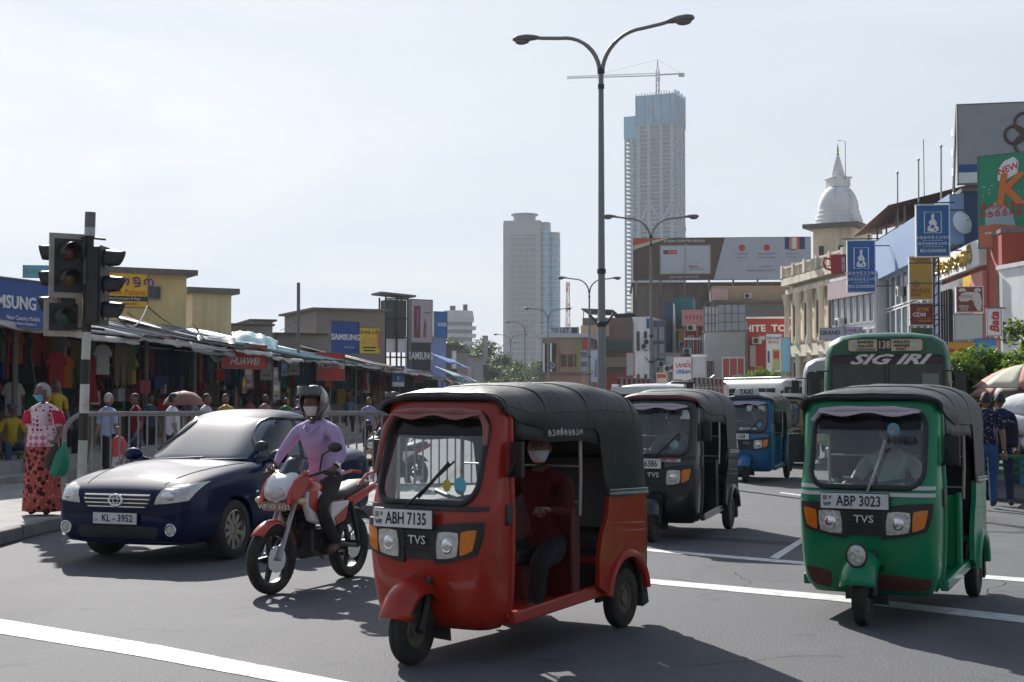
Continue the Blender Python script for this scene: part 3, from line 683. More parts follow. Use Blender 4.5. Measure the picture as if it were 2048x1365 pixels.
    for y in (-1.33, 1.27):
        for sx in (-1, 1):
            w = thing('wheel', None, None, (sx*.745, y, .312)); w.parent = T
            t = MB(); r, a = .312, .10
            t.lathe([(.205, -a*.85), (.215, -a), (r*.88, -a), (r*.97, -a*.82), (r, -a*.5), (r, a*.5), (r*.97, a*.82), (r*.88, a), (.215, a), (.205, a*.85)], axis='x', n=44); t.build('tyre', RUBBER, w, 40)
            q = MB(); q.lathe([(.207, sx*.09), (.197, sx*.095), (.185, sx*.06), (.185, -sx*.08), (.2, -sx*.09)], axis='x', n=36)
            q.lathe([(.002, sx*.062), (.045, sx*.062), (.06, sx*.03), (.06, -.02*sx)], axis='x', n=16)
            for k in range(10):
                c = 2*pi*k/10; rot = Matrix.Rotation(c, 4, 'X')
                q.prism([(-.022, .05), (.022, .05), (.030, .19), (-.030, .19)], sx*.045, sx*.068, 'x', rot)
            q.build('rim', ALLOY, w, 35)
            q = MB(); q.lathe([(.001, -.02*sx), (.18, -.02*sx), (.18, -.03*sx)], axis='x', n=24); q.build('brake_disc', BLACKM, w)
    cb = MB(); cb.box((0, 0, .45), (1.4, 3.4, .3)); cb.build('underbody', DARK, T)
    return T

# ------------------------------------------------------------------ motorcycle
def motorcycle(label, loc, rz, red, fair, plate='', front_only=False, group=None):
    T = thing('motorcycle', label, 'motorcycle', loc, rz, group)
    fy, ry, r = -.645, .645, .302
    wh = mat('black_alloy', (.03, .03, .032), .35, .5, var=.2)
    steer = R(-6)
    def wheel(nm, y, w, sp):
        W_ = thing(nm, None, None, (0, y, r)); W_.parent = T; W_.rotation_euler = (0, 0, sp)
        t = MB(); a = w/2
        t.lathe([(.222, -a*.7), (.24, -a), (r*.93, -a), (r*.985, -a*.6), (r, 0), (r*.985, a*.6), (r*.93, a), (.24, a), (.222, a*.7)], axis='x', n=44); t.build('tyre', RUBBER, W_, 50)
        q = MB(); q.lathe([(.23, -a*.75), (.222, -a*.7), (.20, -a*.5), (.20, a*.5), (.222, a*.7), (.23, a*.75)], axis='x', n=44)
        q.lathe([(.055, -.06), (.055, .06)], axis='x', n=16)
        for k in range(5):
            rot = Matrix.Rotation(2*pi*k/5+.3, 4, 'X'); q.prism([(-.03, .04), (.03, .04), (.013, .212), (-.013, .212)], -.016, .016, 'x', rot)
        q.build('rim', wh, W_, 35)
        q = MB(); q.lathe([(.03, .055), (.115, .055), (.115, .062), (.03, .062)], axis='x', n=30); q.build('brake_disc', CHROME, W_)
    wheel('front_wheel', fy, .085, steer); wheel('rear_wheel', ry, .11, 0)
    f = MB()
    top = V((0, -.32, .90))
    for sx in (-1, 1): f.tube([(sx*.075, fy, r), (sx*.078, fy+.16, .62), (sx*.08, top.y, top.z)], [.024, .021, .019], 10)
    f.box((0, -.36, .80), (.2, .06, .03)); f.tube([(-.1, fy, r), (.1, fy, r)], .014, 8); f.build('fork', STEEL, T)
    fd = MB()
    def ff(u, v):
        a = R(42+118*v); x = 2*u-1; return V((x*.066, fy-(.325-.03*x*x)*cos(a), r+(.335-.03*x*x)*sin(a)))
    fd.grid(ff, 8, 16); fd.build('front_fender', red, T, 60, solid=.008)
    # tank, side panels, seat, tail
    def blob(nm, sts, m, k=2.6):
        q = MB(); q.rings([[V((w*(1 if cos(a) > 0 else -1)*abs(cos(a))**(2/k), y, zc+h*(1 if sin(a) > 0 else -1)*abs(sin(a))**(2/k))) for a in [2*pi*i/20 for i in range(20)]] for y, w, zc, h in sts]); return q.build(nm, m, T, 60)
    blob('fuel_tank', [(-.36, .06, .80, .07), (-.32, .13, .81, .12), (-.2, .165, .83, .145), (-.05, .155, .83, .13), (.08, .11, .81, .09), (.12, .05, .80, .06)], red)
    blob('seat', [(.08, .07, .79, .03), (.14, .12, .79, .045), (.4, .14, .80, .05), (.72, .13, .86, .05), (.86, .10, .87, .04), (.89, .05, .87, .02)], SEATM)
    for sx in (-1, 1):
        q = MB(); q.prism([(-.34, .86), (-.12, .86), (-.04, .72), (-.16, .56), (-.30, .60), (-.37, .74)], sx*.12, sx*.18, 'x'); q.build('tank_shroud', WHITEG if sx else red, T, bevel=.02)
        q = MB(); q.prism([(-.33, .88), (-.20, .87), (-.22, .66), (-.34, .74)], sx*.18, sx*.19, 'x'); q.build('shroud_panel', red, T, bevel=.006)
        q = MB(); q.prism([(.12, .74), (.44, .74), (.36, .56), (.2, .52), (.10, .6)], sx*.10, sx*.135, 'x'); q.build('side_panel', WHITEG, T, bevel=.015)
        q = MB(); q.prism([(.16, .60), (.40, .70), (.36, .57), (.2, .53)], sx*.135, sx*.143, 'x'); q.build('side_stripe', red, T, bevel=.004)
        q = MB(); q.prism([(.42, .76), (.95, .88), (.97, .82), (.5, .66)], sx*.07, sx*.12, 'x'); q.build('tail_panel', red, T, bevel=.015)
    gr = MB()
    for sx in (-1, 1): gr.tube([(sx*.12, .62, .86), (sx*.14, .74, .96), (sx*.13, .92, .98), (sx*.06, .98, .97)], .016, 8)
    gr.build('grab_rail', red, T)
    # engine and frame
    e = MB(); e.box((0, -.05, .40), (.26, .36, .24)); e.box((0, -.17, .60), (.20, .18, .20), rx=R(-25))
    for k in range(6): e.box((0, -.19-.012*k, .53+.03*k), (.24, .2, .010), rx=R(-25))
    e.lathe([(.01, -.16), (.10, -.15), (.115, -.10), (.115, .10), (.10, .15), (.01, .16)], (0, .02, .38), 'x', 20); e.build('engine', mat('engine_dark', (.035, .034, .035), .5, .5, var=.3), T, bevel=.008)
    fr = MB(); fr.tube([(0, -.34, .86), (0, -.30, .5), (0, -.18, .27), (0, .18, .27), (0, .3, .5), (0, .2, .74)], .022, 8); fr.tube([(0, -.34, .82), (0, .1, .74), (0, .7, .80)], .025, 8)
    for sx in (-1, 1): fr.tube([(sx*.09, .18, .36), (sx*.10, ry, r)], .02, 8); fr.tube([(sx*.11, ry, r), (sx*.12, .48, .72)], [.022, .022], 8); fr.tube([(sx*.14, -.22, .52), (sx*.2, -.3, .36), (sx*.18, -.1, .26)], .012, 8)
    fr.build('frame', BLACKM, T)
    ex = MB(); ex.tube([(-.09, -.2, .5), (-.12, -.3, .3), (-.13, 0, .24), (-.16, .35, .28), (-.18, .5, .32), (-.19, .95, .42)], [.02, .02, .02, .03, .045, .045], 10); ex.build('exhaust', CHROME, T)
    rfm = MB()
    def rf(u, v):
        a = R(20+120*v); x = 2*u-1; return V((x*.07, ry-(.34-.02*x*x)*cos(a)+.02, r+(.36-.02*x*x)*sin(a)))
    rfm.grid(rf, 6, 10); rfm.build('rear_fender', BLACKP, T, 60, solid=.008)
    pg = MB()
    for sx in (-1, 1): pg.tube([(sx*.14, .06, .30), (sx*.30, .06, .29)], .016, 8); pg.tube([(sx*.12, .45, .36), (sx*.26, .45, .36)], .014, 8)
    pg.build('foot_peg', RUBBER, T)
    # steering head: bars, fairing, lamp, screen, mirrors
    b = MB(); b.tube([(-.37, -.17, 1.02), (-.25, -.22, 1.03), (-.12, -.30, .985), (0, -.32, .97), (.12, -.30, .985), (.25, -.22, 1.03), (.37, -.17, 1.02)], .012, 8); b.build('handlebar', BLACKM, T)
    for sx in (-1, 1):
        b = MB(); b.tube([(sx*.25, -.22, 1.03), (sx*.38, -.165, 1.02)], .019, 8); b.tube([(sx*.24, -.25, 1.03), (sx*.36, -.24, 1.01)], .007, 6); b.build('grip', RUBBER, T)
        b = MB(); b.tube([(sx*.22, -.23, 1.04), (sx*.27, -.27, 1.18), (sx*.36, -.25, 1.24)], .008, 6); b.ball((sx*.38, -.24, 1.25), (.075, .025, .045), 14, 8); b.build('mirror', BLACKP, T)
        b = MB(); b.tube([(sx*.10, -.48, .79), (sx*.20, -.50, .79)], .012, 6); b.ball((sx*.22, -.51, .79), (.04, .035, .03), 12, 8); b.build('indicator', mat('pale_lens', (.6, .5, .3), .2, var=.2), T)
    fa = [(-.61, .07, .85, .05), (-.595, .115, .87, .08), (-.53, .135, .90, .10), (-.44, .135, .94, .10), (-.36, .12, .98, .075)]
    blob('headlamp_fairing', fa, fair, 2.8)
    q = MB(); q.ball((0, -.585, .86), (.11, .045, .07), 16, 10); q.build('headlamp', LENS, T)
    for sx in (-1, 1):
        q = MB(); q.prism([(-.61, .76), (-.40, .82), (-.28, .98), (-.33, 1.05), (-.50, .97), (-.58, .88)], sx*.118, sx*.160, 'x'); q.build('fairing_wing', red, T, bevel=.012)
    q = MB(); q.grid(lambda u, v: V(((2*u-1)*(.135-.05*v), -.55+.20*v+.10*(2*u-1)**2, .95+.21*v)), 8, 6); q.build('wind_deflector', mat('smoked_screen', (.03, .03, .035), .08, var=.1, coat=.6), T, solid=.004)
    q = MB(); q.box((0, -.605, .745), (.24, .012, .075), rx=R(8)); pl = q.build('front_plate', mat('old_plate', (.30, .21, .15), .5, var=.2, dirt=(.15, .1, .07), da=.5, ds=10), T, bevel=.004)
    if plate: txt(plate, .06, PLATEM, pl, (0, -.614, .742), (pi/2+R(8), 0, 0), ext=.001, bold=.01)
    return T

# ------------------------------------------------------------------ buses
def bus(label, paint_m, loc, rz, o):
    """A flat-fronted bus facing -Y: two-pane windscreen, roof dome with a destination box, side windows, wheels."""
    T = thing('bus', label, 'bus', loc, rz, o.get('group', 'buses in the queue'))
    L, w, H = o.get('L', 9.5), 1.2, o.get('H', 2.95)
    def sec(y, s, dz=0, zb=.45):
        pts = [(w*s, zb), (w*s, 1.25), (w*s*.995, 2.1), (w*s*.97, H-.38-dz), (w*s*.90, H-.18-dz), (w*s*.72, H-.06-dz), (w*s*.4, H-.01-dz), (0, H-dz)]
        return [V((x, y, z)) for x, z in pts]+[V((-x, y, z)) for x, z in pts[-2::-1]]
    rs = [sec(-.02, .93, .10), sec(.05, .97, .045), sec(.25, 1, .01), sec(.8, 1), sec(L-.6, 1), sec(L-.2, .99, .03), sec(L, .94, .12)]
    mb = MB(); mb.rings(rs, True, True, caps=(0, 1))
    z0, z1 = o.get('ws', (1.62, 2.36)); s0 = rs[0]; hw = lambda z: next((p.x+(q.x-p.x)*(z-p.z)/max(1e-6, q.z-p.z) for p, q in zip(s0[:8], s0[1:8]) if p.z-1e-4 <= z <= q.z+1e-4), .0)
    zb_, zt_ = s0[0].z, s0[7].z; NV = 54
    mb.grid(lambda u, v: V(((2*u-1)*hw(zb_+v*(zt_-zb_-.002)), -.02, zb_+v*(zt_-zb_-.002))), 56, NV, lambda u, v: not (z0 < zb_+v*(zt_-zb_) < z1 and .035 < abs(2*u-1)*hw(zb_+v*(zt_-zb_)) < 1.04))
    body = mb.build('body', paint_m, T, 40)
    q = MB(); q.box((0, L/2, .85), (2.2, L-.3, .1)); q.build('floor', GREYM, T)
    for k in range(4):
        for sx in (-1, 1): q = MB(); q.box((sx*.62, 1.6+.85*k, 1.25), (.85, .12, .8)); q.build('seat_back', SEATM, T, bevel=.03)
    q = MB(); q.box((0, .30, 1.35), (2.1, .45, .25)); q.build('dashboard', BLACKP, T, bevel=.05); q = MB(); q.tube([(-.55+.22*cos(t), .62, 1.66+.2*sin(t)) for t in [2*pi*i/18 for i in range(18)]], .016, 5, loop=True); q.build('steering_wheel', BLACKP, T)
    lw = o.get('lower'); 
    fr = o.get('frame', paint_m)
    def flat(x0, x1, a_, b_, off, nm, m, k=.14):
        q = MB(); cx, cz, hx, hz = (x0+x1)/2, (a_+b_)/2, (x1-x0)/2, (b_-a_)/2
        q.grid(lambda u, v: V((cx+hx*squircle(2*u-1, 2*v-1, k)[0], -.02-off, cz+hz*squircle(2*u-1, 2*v-1, k)[1])), 8, 6); return q.build(nm, m, T, 60)
    for sx in (-1, 1):
        a, b = (.035, 1.04) if sx > 0 else (-1.04, -.035)
        q = MB(); q.tube([(x, -.028, z) for x, z in [((a+b)/2+u, (z0+z1)/2+v) for u, v in round_poly((b-a)/2, (z1-z0)/2, .09)]], .022, 6, loop=True); q.build('windscreen_seal', BLACKP, T)
        flat(a, b, z0, z1, .006, 'windscreen', glass('bus_windscreen', (.62, .70, .70), 1.6, .03, .05), .02)
        flat(a, b, z1-.17, z1, .014, 'sun_strip', mat('dark_red_film', (.035, .012, .016), .25), .02)
    if o.get('dest'):
        q = MB(); q.prism(round_poly(.70, .125, .07), -.075, .04, 'y'); d = q.build('destination_box', mat('destination_panel', (.62, .48, .30), .45, var=.05, dirt=(.4, .3, .2), da=.3), T, bevel=.012, loc=(-.03, -.01, H-.265))
        rim = MB(); rim.tube([(x, -.078, z) for x, z in round_poly(.70, .125, .07)], .014, 6, loop=True); rim.build('box_rim', paint_m, d)
        o['dest'](d)
    n = 7
    SW = mat('bus_side_glass', (.03, .035, .04), .12, var=.4, vs=2)
    for sx in (-1, 1):
        for k in range(n):
            y = .75+k*(L-1.6)/n; q = MB(); q.box((sx*w*.992, y+.5*(L-1.6)/n, 1.98), (.05, (L-1.6)/n-.14, .66)); wn = q.build('side_window', SW, T)
            q = MB()
            for zz in (1.66, 2.0, 2.30): q.box((sx*w*1.005, y+.5*(L-1.6)/n, zz), (.06, (L-1.6)/n-.10, .03))
            q.build('window_bar', o.get('bars', STEEL), wn)
        q = MB(); q.box((sx*w*1.004, L*.5, 1.32), (.03, L-1.0, .10)); q.build('side_stripe', o.get('stripe', WHITE), T)
        q = MB(); q.tube([(sx*1.08, -.02, 2.2), (sx*1.32, -.16, 2.2), (sx*1.34, -.18, 2.05)], .016, 6); q.box((sx*1.34, -.18, 1.95), (.20, .07, .38)); q.build('wing_mirror', BLACKP, T, bevel=.02)
        for y in (1.9, L-2.4):
            wheel_parts(T, (sx*1.02, y, .48), .48, .28, .25, RIMM)
        q = MB(); q.ball((sx*.80, -.04, .95), (.12, .05, .12), 14, 8); q.build('headlight', LENS, T)
    q = MB(); q.box((0, -.08, .62), (2.3, .14, .22)); q.build('bumper', o.get('bumper', STEEL), T, bevel=.03)
    q = MB(); q.box((0, -.045, 1.12), (1.1, .03, .34)); q.build('radiator_grille', BLACKP, T)
    if o.get('rack'):
        q = MB()
        for sx in (-1, 1): q.tube([(sx*.8, .8, H+.1), (sx*.8, L-1, H+.1)], .02, 5)
        for k in range(9): q.tube([(-.8, .8+k*(L-1.8)/8, H+.1), (.8, .8+k*(L-1.8)/8, H+.1)], .02, 5); 
        q.build('roof_rack', STEEL, T)
    return T
# ------------------------------------------------------------------ ground, pavements, markings
def asphalt():
    m = mat('asphalt', (.100, .102, .112), .82, var=.10, vs=.35, bump=.55, bs=55, spec=.35)
    n, l = m.node_tree.nodes, m.node_tree.links; b = n['Principled BSDF']; tc = n['Texture Coordinate'].outputs['Object']
    base = b.inputs['Base Color'].links[0].from_socket
    def layer(base, scale, lo, hi, col, amt, sc=(1, 1, 1), detail=6):
        mp = n.new('ShaderNodeMapping'); mp.inputs['Scale'].default_value = sc; l.new(tc, mp.inputs[0])
        z = n.new('ShaderNodeTexNoise'); z.inputs['Scale'].default_value = scale; z.inputs['Detail'].default_value = detail; z.inputs['Roughness'].default_value = .6; l.new(mp.outputs[0], z.inputs['Vector'])
        r = n.new('ShaderNodeMapRange'); r.inputs[1].default_value = lo; r.inputs[2].default_value = hi; r.inputs[4].default_value = amt; l.new(z.outputs[0], r.inputs[0])
        x = n.new('ShaderNodeMix'); x.data_type = 'RGBA'; x.inputs['B'].default_value = (*col, 1); l.new(r.outputs[0], x.inputs['Factor']); l.new(base, x.inputs['A']); return x.outputs['Result']
    base = layer(base, 130, .45, .75, (.15, .145, .14), .55)           # pale stones in the surface
    base = layer(base, 90, .52, .8, (.02, .02, .022), .6)
    base = layer(base, .55, .52, .68, (.05, .05, .054), .75, (1, .30, 1))   # worn and oily lanes
    base = layer(base, 1.7, .60, .74, (.032, .031, .032), .6)          # drips
    base = layer(base, .9, .55, .75, (.16, .15, .135), .55)
    base = layer(base, 38, .50, .72, (.045, .045, .05), .45); base = layer(base, 30, .55, .75, (.19, .19, .19), .35)           # dust
    l.new(base, b.inputs['Base Color'])
    return m
ASPH = asphalt()
def sheet(name, pts, z, m, kind='structure', thick=0):
    mb = MB()
    if thick: mb.prism([(p[0], p[1]) for p in pts], z-thick, z, 'z')
    else: mb.add([(p[0], p[1], z) for p in pts], [tuple(range(len(pts)))])
    return tag(mb.build(name, m, smooth=0), kind=kind)
sheet('ground', [(-900, -60), (900, -60), (900, 1110), (-900, 1110)], -.02, mat('dry_earth', (.16, .14, .11), .95, var=.25, vs=.2))
sheet('road_surface', [(-60, -40), (60, -40), (60, 420), (-60, 420)], 0, ASPH)
LINE = mat('road_paint', (.62, .62, .60), .7, var=.06, bump=.3, bs=60, dirt=(.16, .16, .16), da=.75, ds=9)
def stripe(pix, name='road_marking'):
    sheet(name, [gnd(x, y) for x, y in pix], .004, LINE)
stripe([(-500, 1160), (-60, 1229), (320, 1292), (700, 1366), (1200, 1470), (1080, 1480), (560, 1366), (280, 1314), (-60, 1259), (-500, 1184)])
stripe([(1290, 1158), (1680, 1192), (2090, 1238), (2700, 1306), (2700, 1326), (2090, 1252), (1680, 1204), (1290, 1168)])
stripe([(1290, 1098), (1640, 1127), (2090, 1160), (2700, 1205), (2700, 1215), (2090, 1168), (1640, 1133), (1290, 1103)])
stripe([(1538, 1116), (1612, 1072), (1622, 1075), (1556, 1119)])
stripe([(1770, 1010), (1560, 985), (1560, 987), (1770, 1014)])
# tar-filled cracks and a patched trench
cr = MB(); TAR = mat('tar', (.05, .05, .052), 1, spec=0)
for x0, y0, a, n in ((-.6, 13.9, -.2, 20), (1.6, 12.2, .9, 12), (3.2, 15, .2, 22), (.9, 8.9, .15, 9)):
    p = V((x0, y0, 0)); L, Rr = [], []
    for i in range(n):
        a += rnd.uniform(-.45, .45); q = V((cos(a), sin(a), 0)); w = q.cross(V((0, 0, 1)))*rnd.uniform(.0012, .004)
        L.append(p+w); Rr.append(p-w); p = p+q*.17
    o = len(cr.v); cr.v += [V((v.x, v.y, .003)) for v in L+Rr]; cr.f += [(o+i, o+i+1, o+n+i+1, o+n+i) for i in range(n-1)]; cr.m += [0]*(n-1)
tag(cr.build('road_cracks', TAR, smooth=0), kind='structure')
sheet('road_patch', [gnd(1320, 1068), gnd(1700, 1092), gnd(1700, 1100), gnd(1320, 1075)], .002, mat('newer_asphalt', (.04, .04, .042), .85, bump=.5, bs=55))
mh = MB(); c = gnd(1190, 1330); mh.lathe([(.001, .006), (.30, .006), (.31, .004)], (c.x+1.2, c.y-.4, 0), 'z', 32)
PAVE = mat('pavement_concrete', (.30, .29, .275), .9, var=.12, vs=1.5, bump=.3, bs=30, dirt=(.14, .13, .115), da=.5, ds=1.1)
KERB = mat('kerb_stone', (.22, .215, .20), .9, var=.15, bump=.3, bs=20, dirt=(.09, .085, .08), da=.6, ds=3)
isl = [(-5.95, 6), (-5.95, 17.9), (-5.7, 18.7), (-5.1, 19.2), (1.2, 21.6), (1.2, 25.6), (-8.6, 25.6), (-15, 24.6), (-15, 6)]
sheet('pavement_island', isl, .145, PAVE, thick=.16)
# kerb stones along the island, one by one
kp = [V((x, y, 0)) for x, y in isl[0:5]]
island_root = thing('kerb', None, None); tag(island_root, kind='structure')
kb = MB(); kb.box((0, 0, .08), (.16, .88, .165)); km = kb.build('kerb_stone', KERB, island_root, bevel=.02); first = True
for a, b in zip(kp, kp[1:]):
    L = (b-a).length; n = max(1, round(L/.92)); ang = atan2(b.y-a.y, b.x-a.x)-pi/2
    for i in range(n):
        q = km if first else km.copy()
        if not first: COL.objects.link(q)
        first = False
        c = a.lerp(b, (i+.5)/n); q.location = (c.x+.06*cos(ang), c.y+.06*sin(ang), rnd.uniform(-.006, .004)); q.rotation_euler = (0, 0, ang+rnd.uniform(-.01, .01)); q.scale = (1, L/n/.90, 1)
# market platform, street line on the left
def mk(d, off=0, z=0):                                             # point on the market front line at depth d, off metres into the market
    x = -10.5+.075*(d-29)-max(0, d-80)*.055; return V((x-off*.997, d+off*.075, z))
sheet('market_platform', [mk(d, -1.3) for d in (20, 30, 60, 90, 120, 160)]+[mk(160, 14), mk(90, 14), mk(20, 16)], .5, CONC, thick=.52)
sheet('market_step', [mk(d, -1.75) for d in (20, 30, 60, 90, 120, 160)]+[mk(160, -1.2), mk(90, -1.2), mk(20, -1.2)], .26, CONC, thick=.28)
def rk(d, off=0, z=0): return V((17.2+.08*d-max(0, d-100)*.13+off, d, z))
sheet('pavement', [rk(d, -4.2) for d in (26, 60, 100, 160, 230)]+[rk(230, 20), rk(26, 40)], .15, PAVE, thick=.17)
med = [(1.2, 27), (2.9, 29), (7.2, 66), (6.4, 98), (4.3, 130), (3.9, 130), (5.6, 98), (6.0, 66), (1.2, 31)]
sheet('median_strip', med, .15, KERB, thick=.17)

# ------------------------------------------------------------------ street lamps, railing, signals
def lamp(label, loc, rz):
    T = thing('street_lamp', label, 'street lamp', loc, rz, 'double arm street lamps along the median')
    m = MB(); m.tube([(0, 0, 0), (0, 0, .8), (0, 0, 3.2), (0, 0, 3.25), (0, 0, 8.96)], [.125, .11, .10, .085, .058], 14); m.lathe([(.2, 0), (.2, .04), (.13, .06)], n=16); m.build('pole', LAMPM, T)
    m = MB()
    for z, r in ((8.95, .085), (8.6, .075), (3.2, .115), (4.4, .1)): m.lathe([(r-.02, z-.06), (r, z-.05), (r, z+.05), (r-.02, z+.06)], n=12, cap=True)
    for sx in (-1, 1): m.tube([(0, 0, 3.1), (sx*.28, 0, 3.42)], .025, 6)
    m.build('bracket', BLACKM, T)
    for sx in (-1, 1):
        h = .0
        pts = [(sx*(.03+1.82*(1-cos(t))*1.0 if False else .03+.98*(1-cos(t))), 0, 8.9+.92*sin(t)) for t in [pi/2*i/10 for i in range(11)]]+[(sx*1.45, 0, 9.87), (sx*1.62, 0, 9.90)]
        m = MB(); m.tube(pts, [.05]*6+[.042]*7, 10); m.build('arm', LAMPM, T)
        m = MB(); m.rings([[V((sx*(1.56+y), w*cos(a), 9.90+.03*y+(h1 if sin(a) > 0 else h2)*sin(a))) for a in [2*pi*k/16 for k in range(16)]] for y, w, h1, h2 in ((0, .04, .04, .04), (.10, .075, .07, .05), (.28, .13, .10, .06), (.50, .135, .10, .06), (.62, .09, .07, .05), (.66, .03, .03, .03))])
        hd = m.build('lamp_head', GREYM, T, 50)
        m = MB(); m.ball((sx*1.98, 0, 9.86), (.19, .105, .085), 14, 8); m.build('bowl', mat('lamp_bowl', (.16, .13, .10), .15, var=.3, coat=.6), hd)
    return T
L0 = lamp('tallest double arm street lamp standing behind the red three wheeler', (2.02, 32, .14), R(-26))
for (x, yh, rz, lb) in ((1303, 440, 0, 'second tallest street lamp, in front of the wide brown billboard'), (1179, 561, 3, 'street lamp just beside the tallest pole, before the brown market houses'), (1096, 621, 2, 'street lamp reaching in front of the glass side of the twin tower'),
                        (1050, 648, 0, 'street lamp in front of the pale flank of the twin tower'), (1021, 672, 0, 'small street lamp near the corner of the twin tower'), (1002, 688, 0, 'smallest far street lamp above the treetops')):
    d = 8.2*F_PX/(797-yh); p = at(x, 797, d); c = copy_tree(L0); c.location = (p.x, d, .14); c.rotation_euler = (0, 0, R(rz)); c['label'] = lb

RAILM = mat('dull_rail_steel', (.25, .25, .25), .5, .55, var=.2, dirt=(.12, .10, .085), da=.5, ds=6)
def railing(label, pts, cat='railing'):
    a, b = V(pts[0]), V(pts[1]); L = (b-a).length; T = thing('pedestrian_railing', label, cat, a, atan2(b.y-a.y, b.x-a.x), 'steel pedestrian railings')
    m = MB(); r = .30; arc = [(r*(1-cos(t)), 0, 1.31-r+r*sin(t)) for t in [pi/2*i/8 for i in range(9)]]
    m.tube([(0, 0, 0)]+arc+[(L-q[0], 0, q[2]) for q in arc[::-1]]+[(L, 0, 0)], .036, 10); m.build('top_rail', RAILM, T)
    m = MB(); m.tube([(0, 0, .22), (L, 0, .22)], .024, 8); m.build('bottom_rail', RAILM, T)
    q = MB(); q.tube([(0, 0, .22), (0, 0, 1.30)], .0145, 6); b0 = None
    n = int(L/.126)
    for i in range(2, n-1):
        x = i*L/n
        if b0 is None: o = b0 = q.build('baluster', RAILM, T)
        else: o = b0.copy(); COL.objects.link(o)
        o.location = (x, 0, 0)
    q = MB(); q.tube([(0, 0, 0), (0, 0, 1.3)], .03, 8); p0 = None
    for i in range(1, max(2, round(L/2.2))):
        if p0 is None: o = p0 = q.build('post', RAILM, T)
        else: o = p0.copy(); COL.objects.link(o)
        o.location = (i*L/max(2, round(L/2.2)), 0, 0)
    return T
railing('grey steel railing running behind the dark car and the motorcyclist', [(-6.38, 20.3, .145), (.6, 22.3, .145)])
railing('grey steel railing at the kerb nearer the camera', [(-6.15, 5.5, .145), (-6.15, 14.5, .145)])

def signal():
    b = V((-6.10, 20.2, .145)); T = thing('traffic_light', 'traffic light on a black and white banded pole beside the woman', 'traffic light', b)
    PW, PB = mat('pole_white', (.55, .55, .52), .6, var=.1, dirt=(.25, .24, .22), da=.6, ds=6), mat('pole_black', (.02, .02, .021), .55, var=.2, dirt=(.09, .09, .085), da=.4, ds=6)
    PG = mat('pole_pale_green', (.36, .44, .39), .6, var=.1, dirt=(.2, .2, .18), da=.5, ds=6)
    zz = lambda y: CAM_H + (797-y)*20.2/F_PX - .145
    X = lambda z: (z/4.2)*.085
    bands = [(1010, PG), (881, PG), (827, PB), (769, PW), (720, PB), (665, PW), (569, PB), (517, PW), (472, PB), (455, STEEL), (424, GREYM)]
    for (y0, m0), (y1, m1) in zip(bands, bands[1:]):
        q = MB(); z0, z1 = max(0, zz(y0)), zz(y1); r = .066 if y1 > 700 else .062; r = .075 if y1 < 470 else r
        q.tube([(X(z0), 0, z0), (X(z1), 0, z1)], r, 16); q.build('pole_band', m1, T)
    BEZ = mat('backplate_cream', (.40, .36, .30), .6, var=.1, dirt=(.2, .17, .13), da=.5, ds=7)
    def head(x, z, rz, n, plate, y=0):
        H = thing('signal_head', None, None, (x, y, z), rz); H.parent = T; h = n*.37
        q = MB(); q.box((0, .10, 0), (.36, .20, h)); q.build('housing', BLACKP, H, bevel=.02)
        if plate:
            q = MB(); q.prism([(-.27, -h/2-.09), (.27, -h/2-.09), (.27, h/2+.09), (-.27, h/2+.09)], -.012, .012, 'y'); q.build('backplate', BEZ, H, bevel=.006)
        q = MB(); q.box((0, -.02, 0), (.40, .014, h+.02)); q.build('face_panel', BLACKP, H)
        for i in range(n):
            zc = h/2-.185-.37*i; col = [(.30, .02, .015), (.28, .14, .01), (.01, .16, .10)][i if n > 1 else 2]
            q = MB(); q.ball((0, -.035, zc), (.115, .03, .115), 16, 8); q.build('lens', mat('signal_lens_%d' % (i if n > 1 else 2), tuple(c*.35 for c in col), .25, var=.3, coat=.5), H)
            v = MB(); 
            def vf(u, w, zc=zc): a = R(-32)+R(244)*u; rr = .150-.025*w; return V((rr*cos(a), -.03-.30*w*(.45+.55*max(0, sin(a*.5+.5))), zc+rr*sin(a)))
            v.grid(vf, 18, 5); v.build('visor', BLACKP, H, 60, solid=.006)
        return H
    head(-.19, zz(533), R(32), 2, True, -.10); head(-.28, zz(635), R(32), 1, True, -.02)
    head(.26, zz(572), R(88), 3, False, .05); head(-.35, zz(560), R(-78), 3, False, .12)
    q = MB()
    for z in (zz(478), zz(520), zz(660)): q.tube([(-.25, -.02, z), (.07, 0, z+.02), (.30, .03, z)], .018, 6)
    q.build('bracket', BLACKM, T)
signal()
# slack wires over the stalls
def wire(label, pts, r=.012):
    P = []
    for a, b in zip(pts, pts[1:]):
        a, b = V(a), V(b); s = (b-a).length*.035
        P += [a.lerp(b, i/10)-V((0, 0, s*4*(i/10)*(1-i/10))) for i in range(10)]
    q = MB(); q.tube(P+[V(pts[-1])], r, 5); tag(q.build('overhead_cable', BLACKM), label, 'cable')
wire('black cable sagging from the traffic light across the tin roofs', [at(225, 618, 21), at(295, 612, 31), at(390, 655, 36), at(462, 690, 44)], .016)
wire('thin pale cable looping over the corrugated roofs', [at(255, 625, 31), at(310, 648, 33), at(385, 648, 38), at(450, 672, 44)], .012)
wire('guy wire running down from the thin mast', [at(598, 640, 58), at(560, 662, 58)], .012)
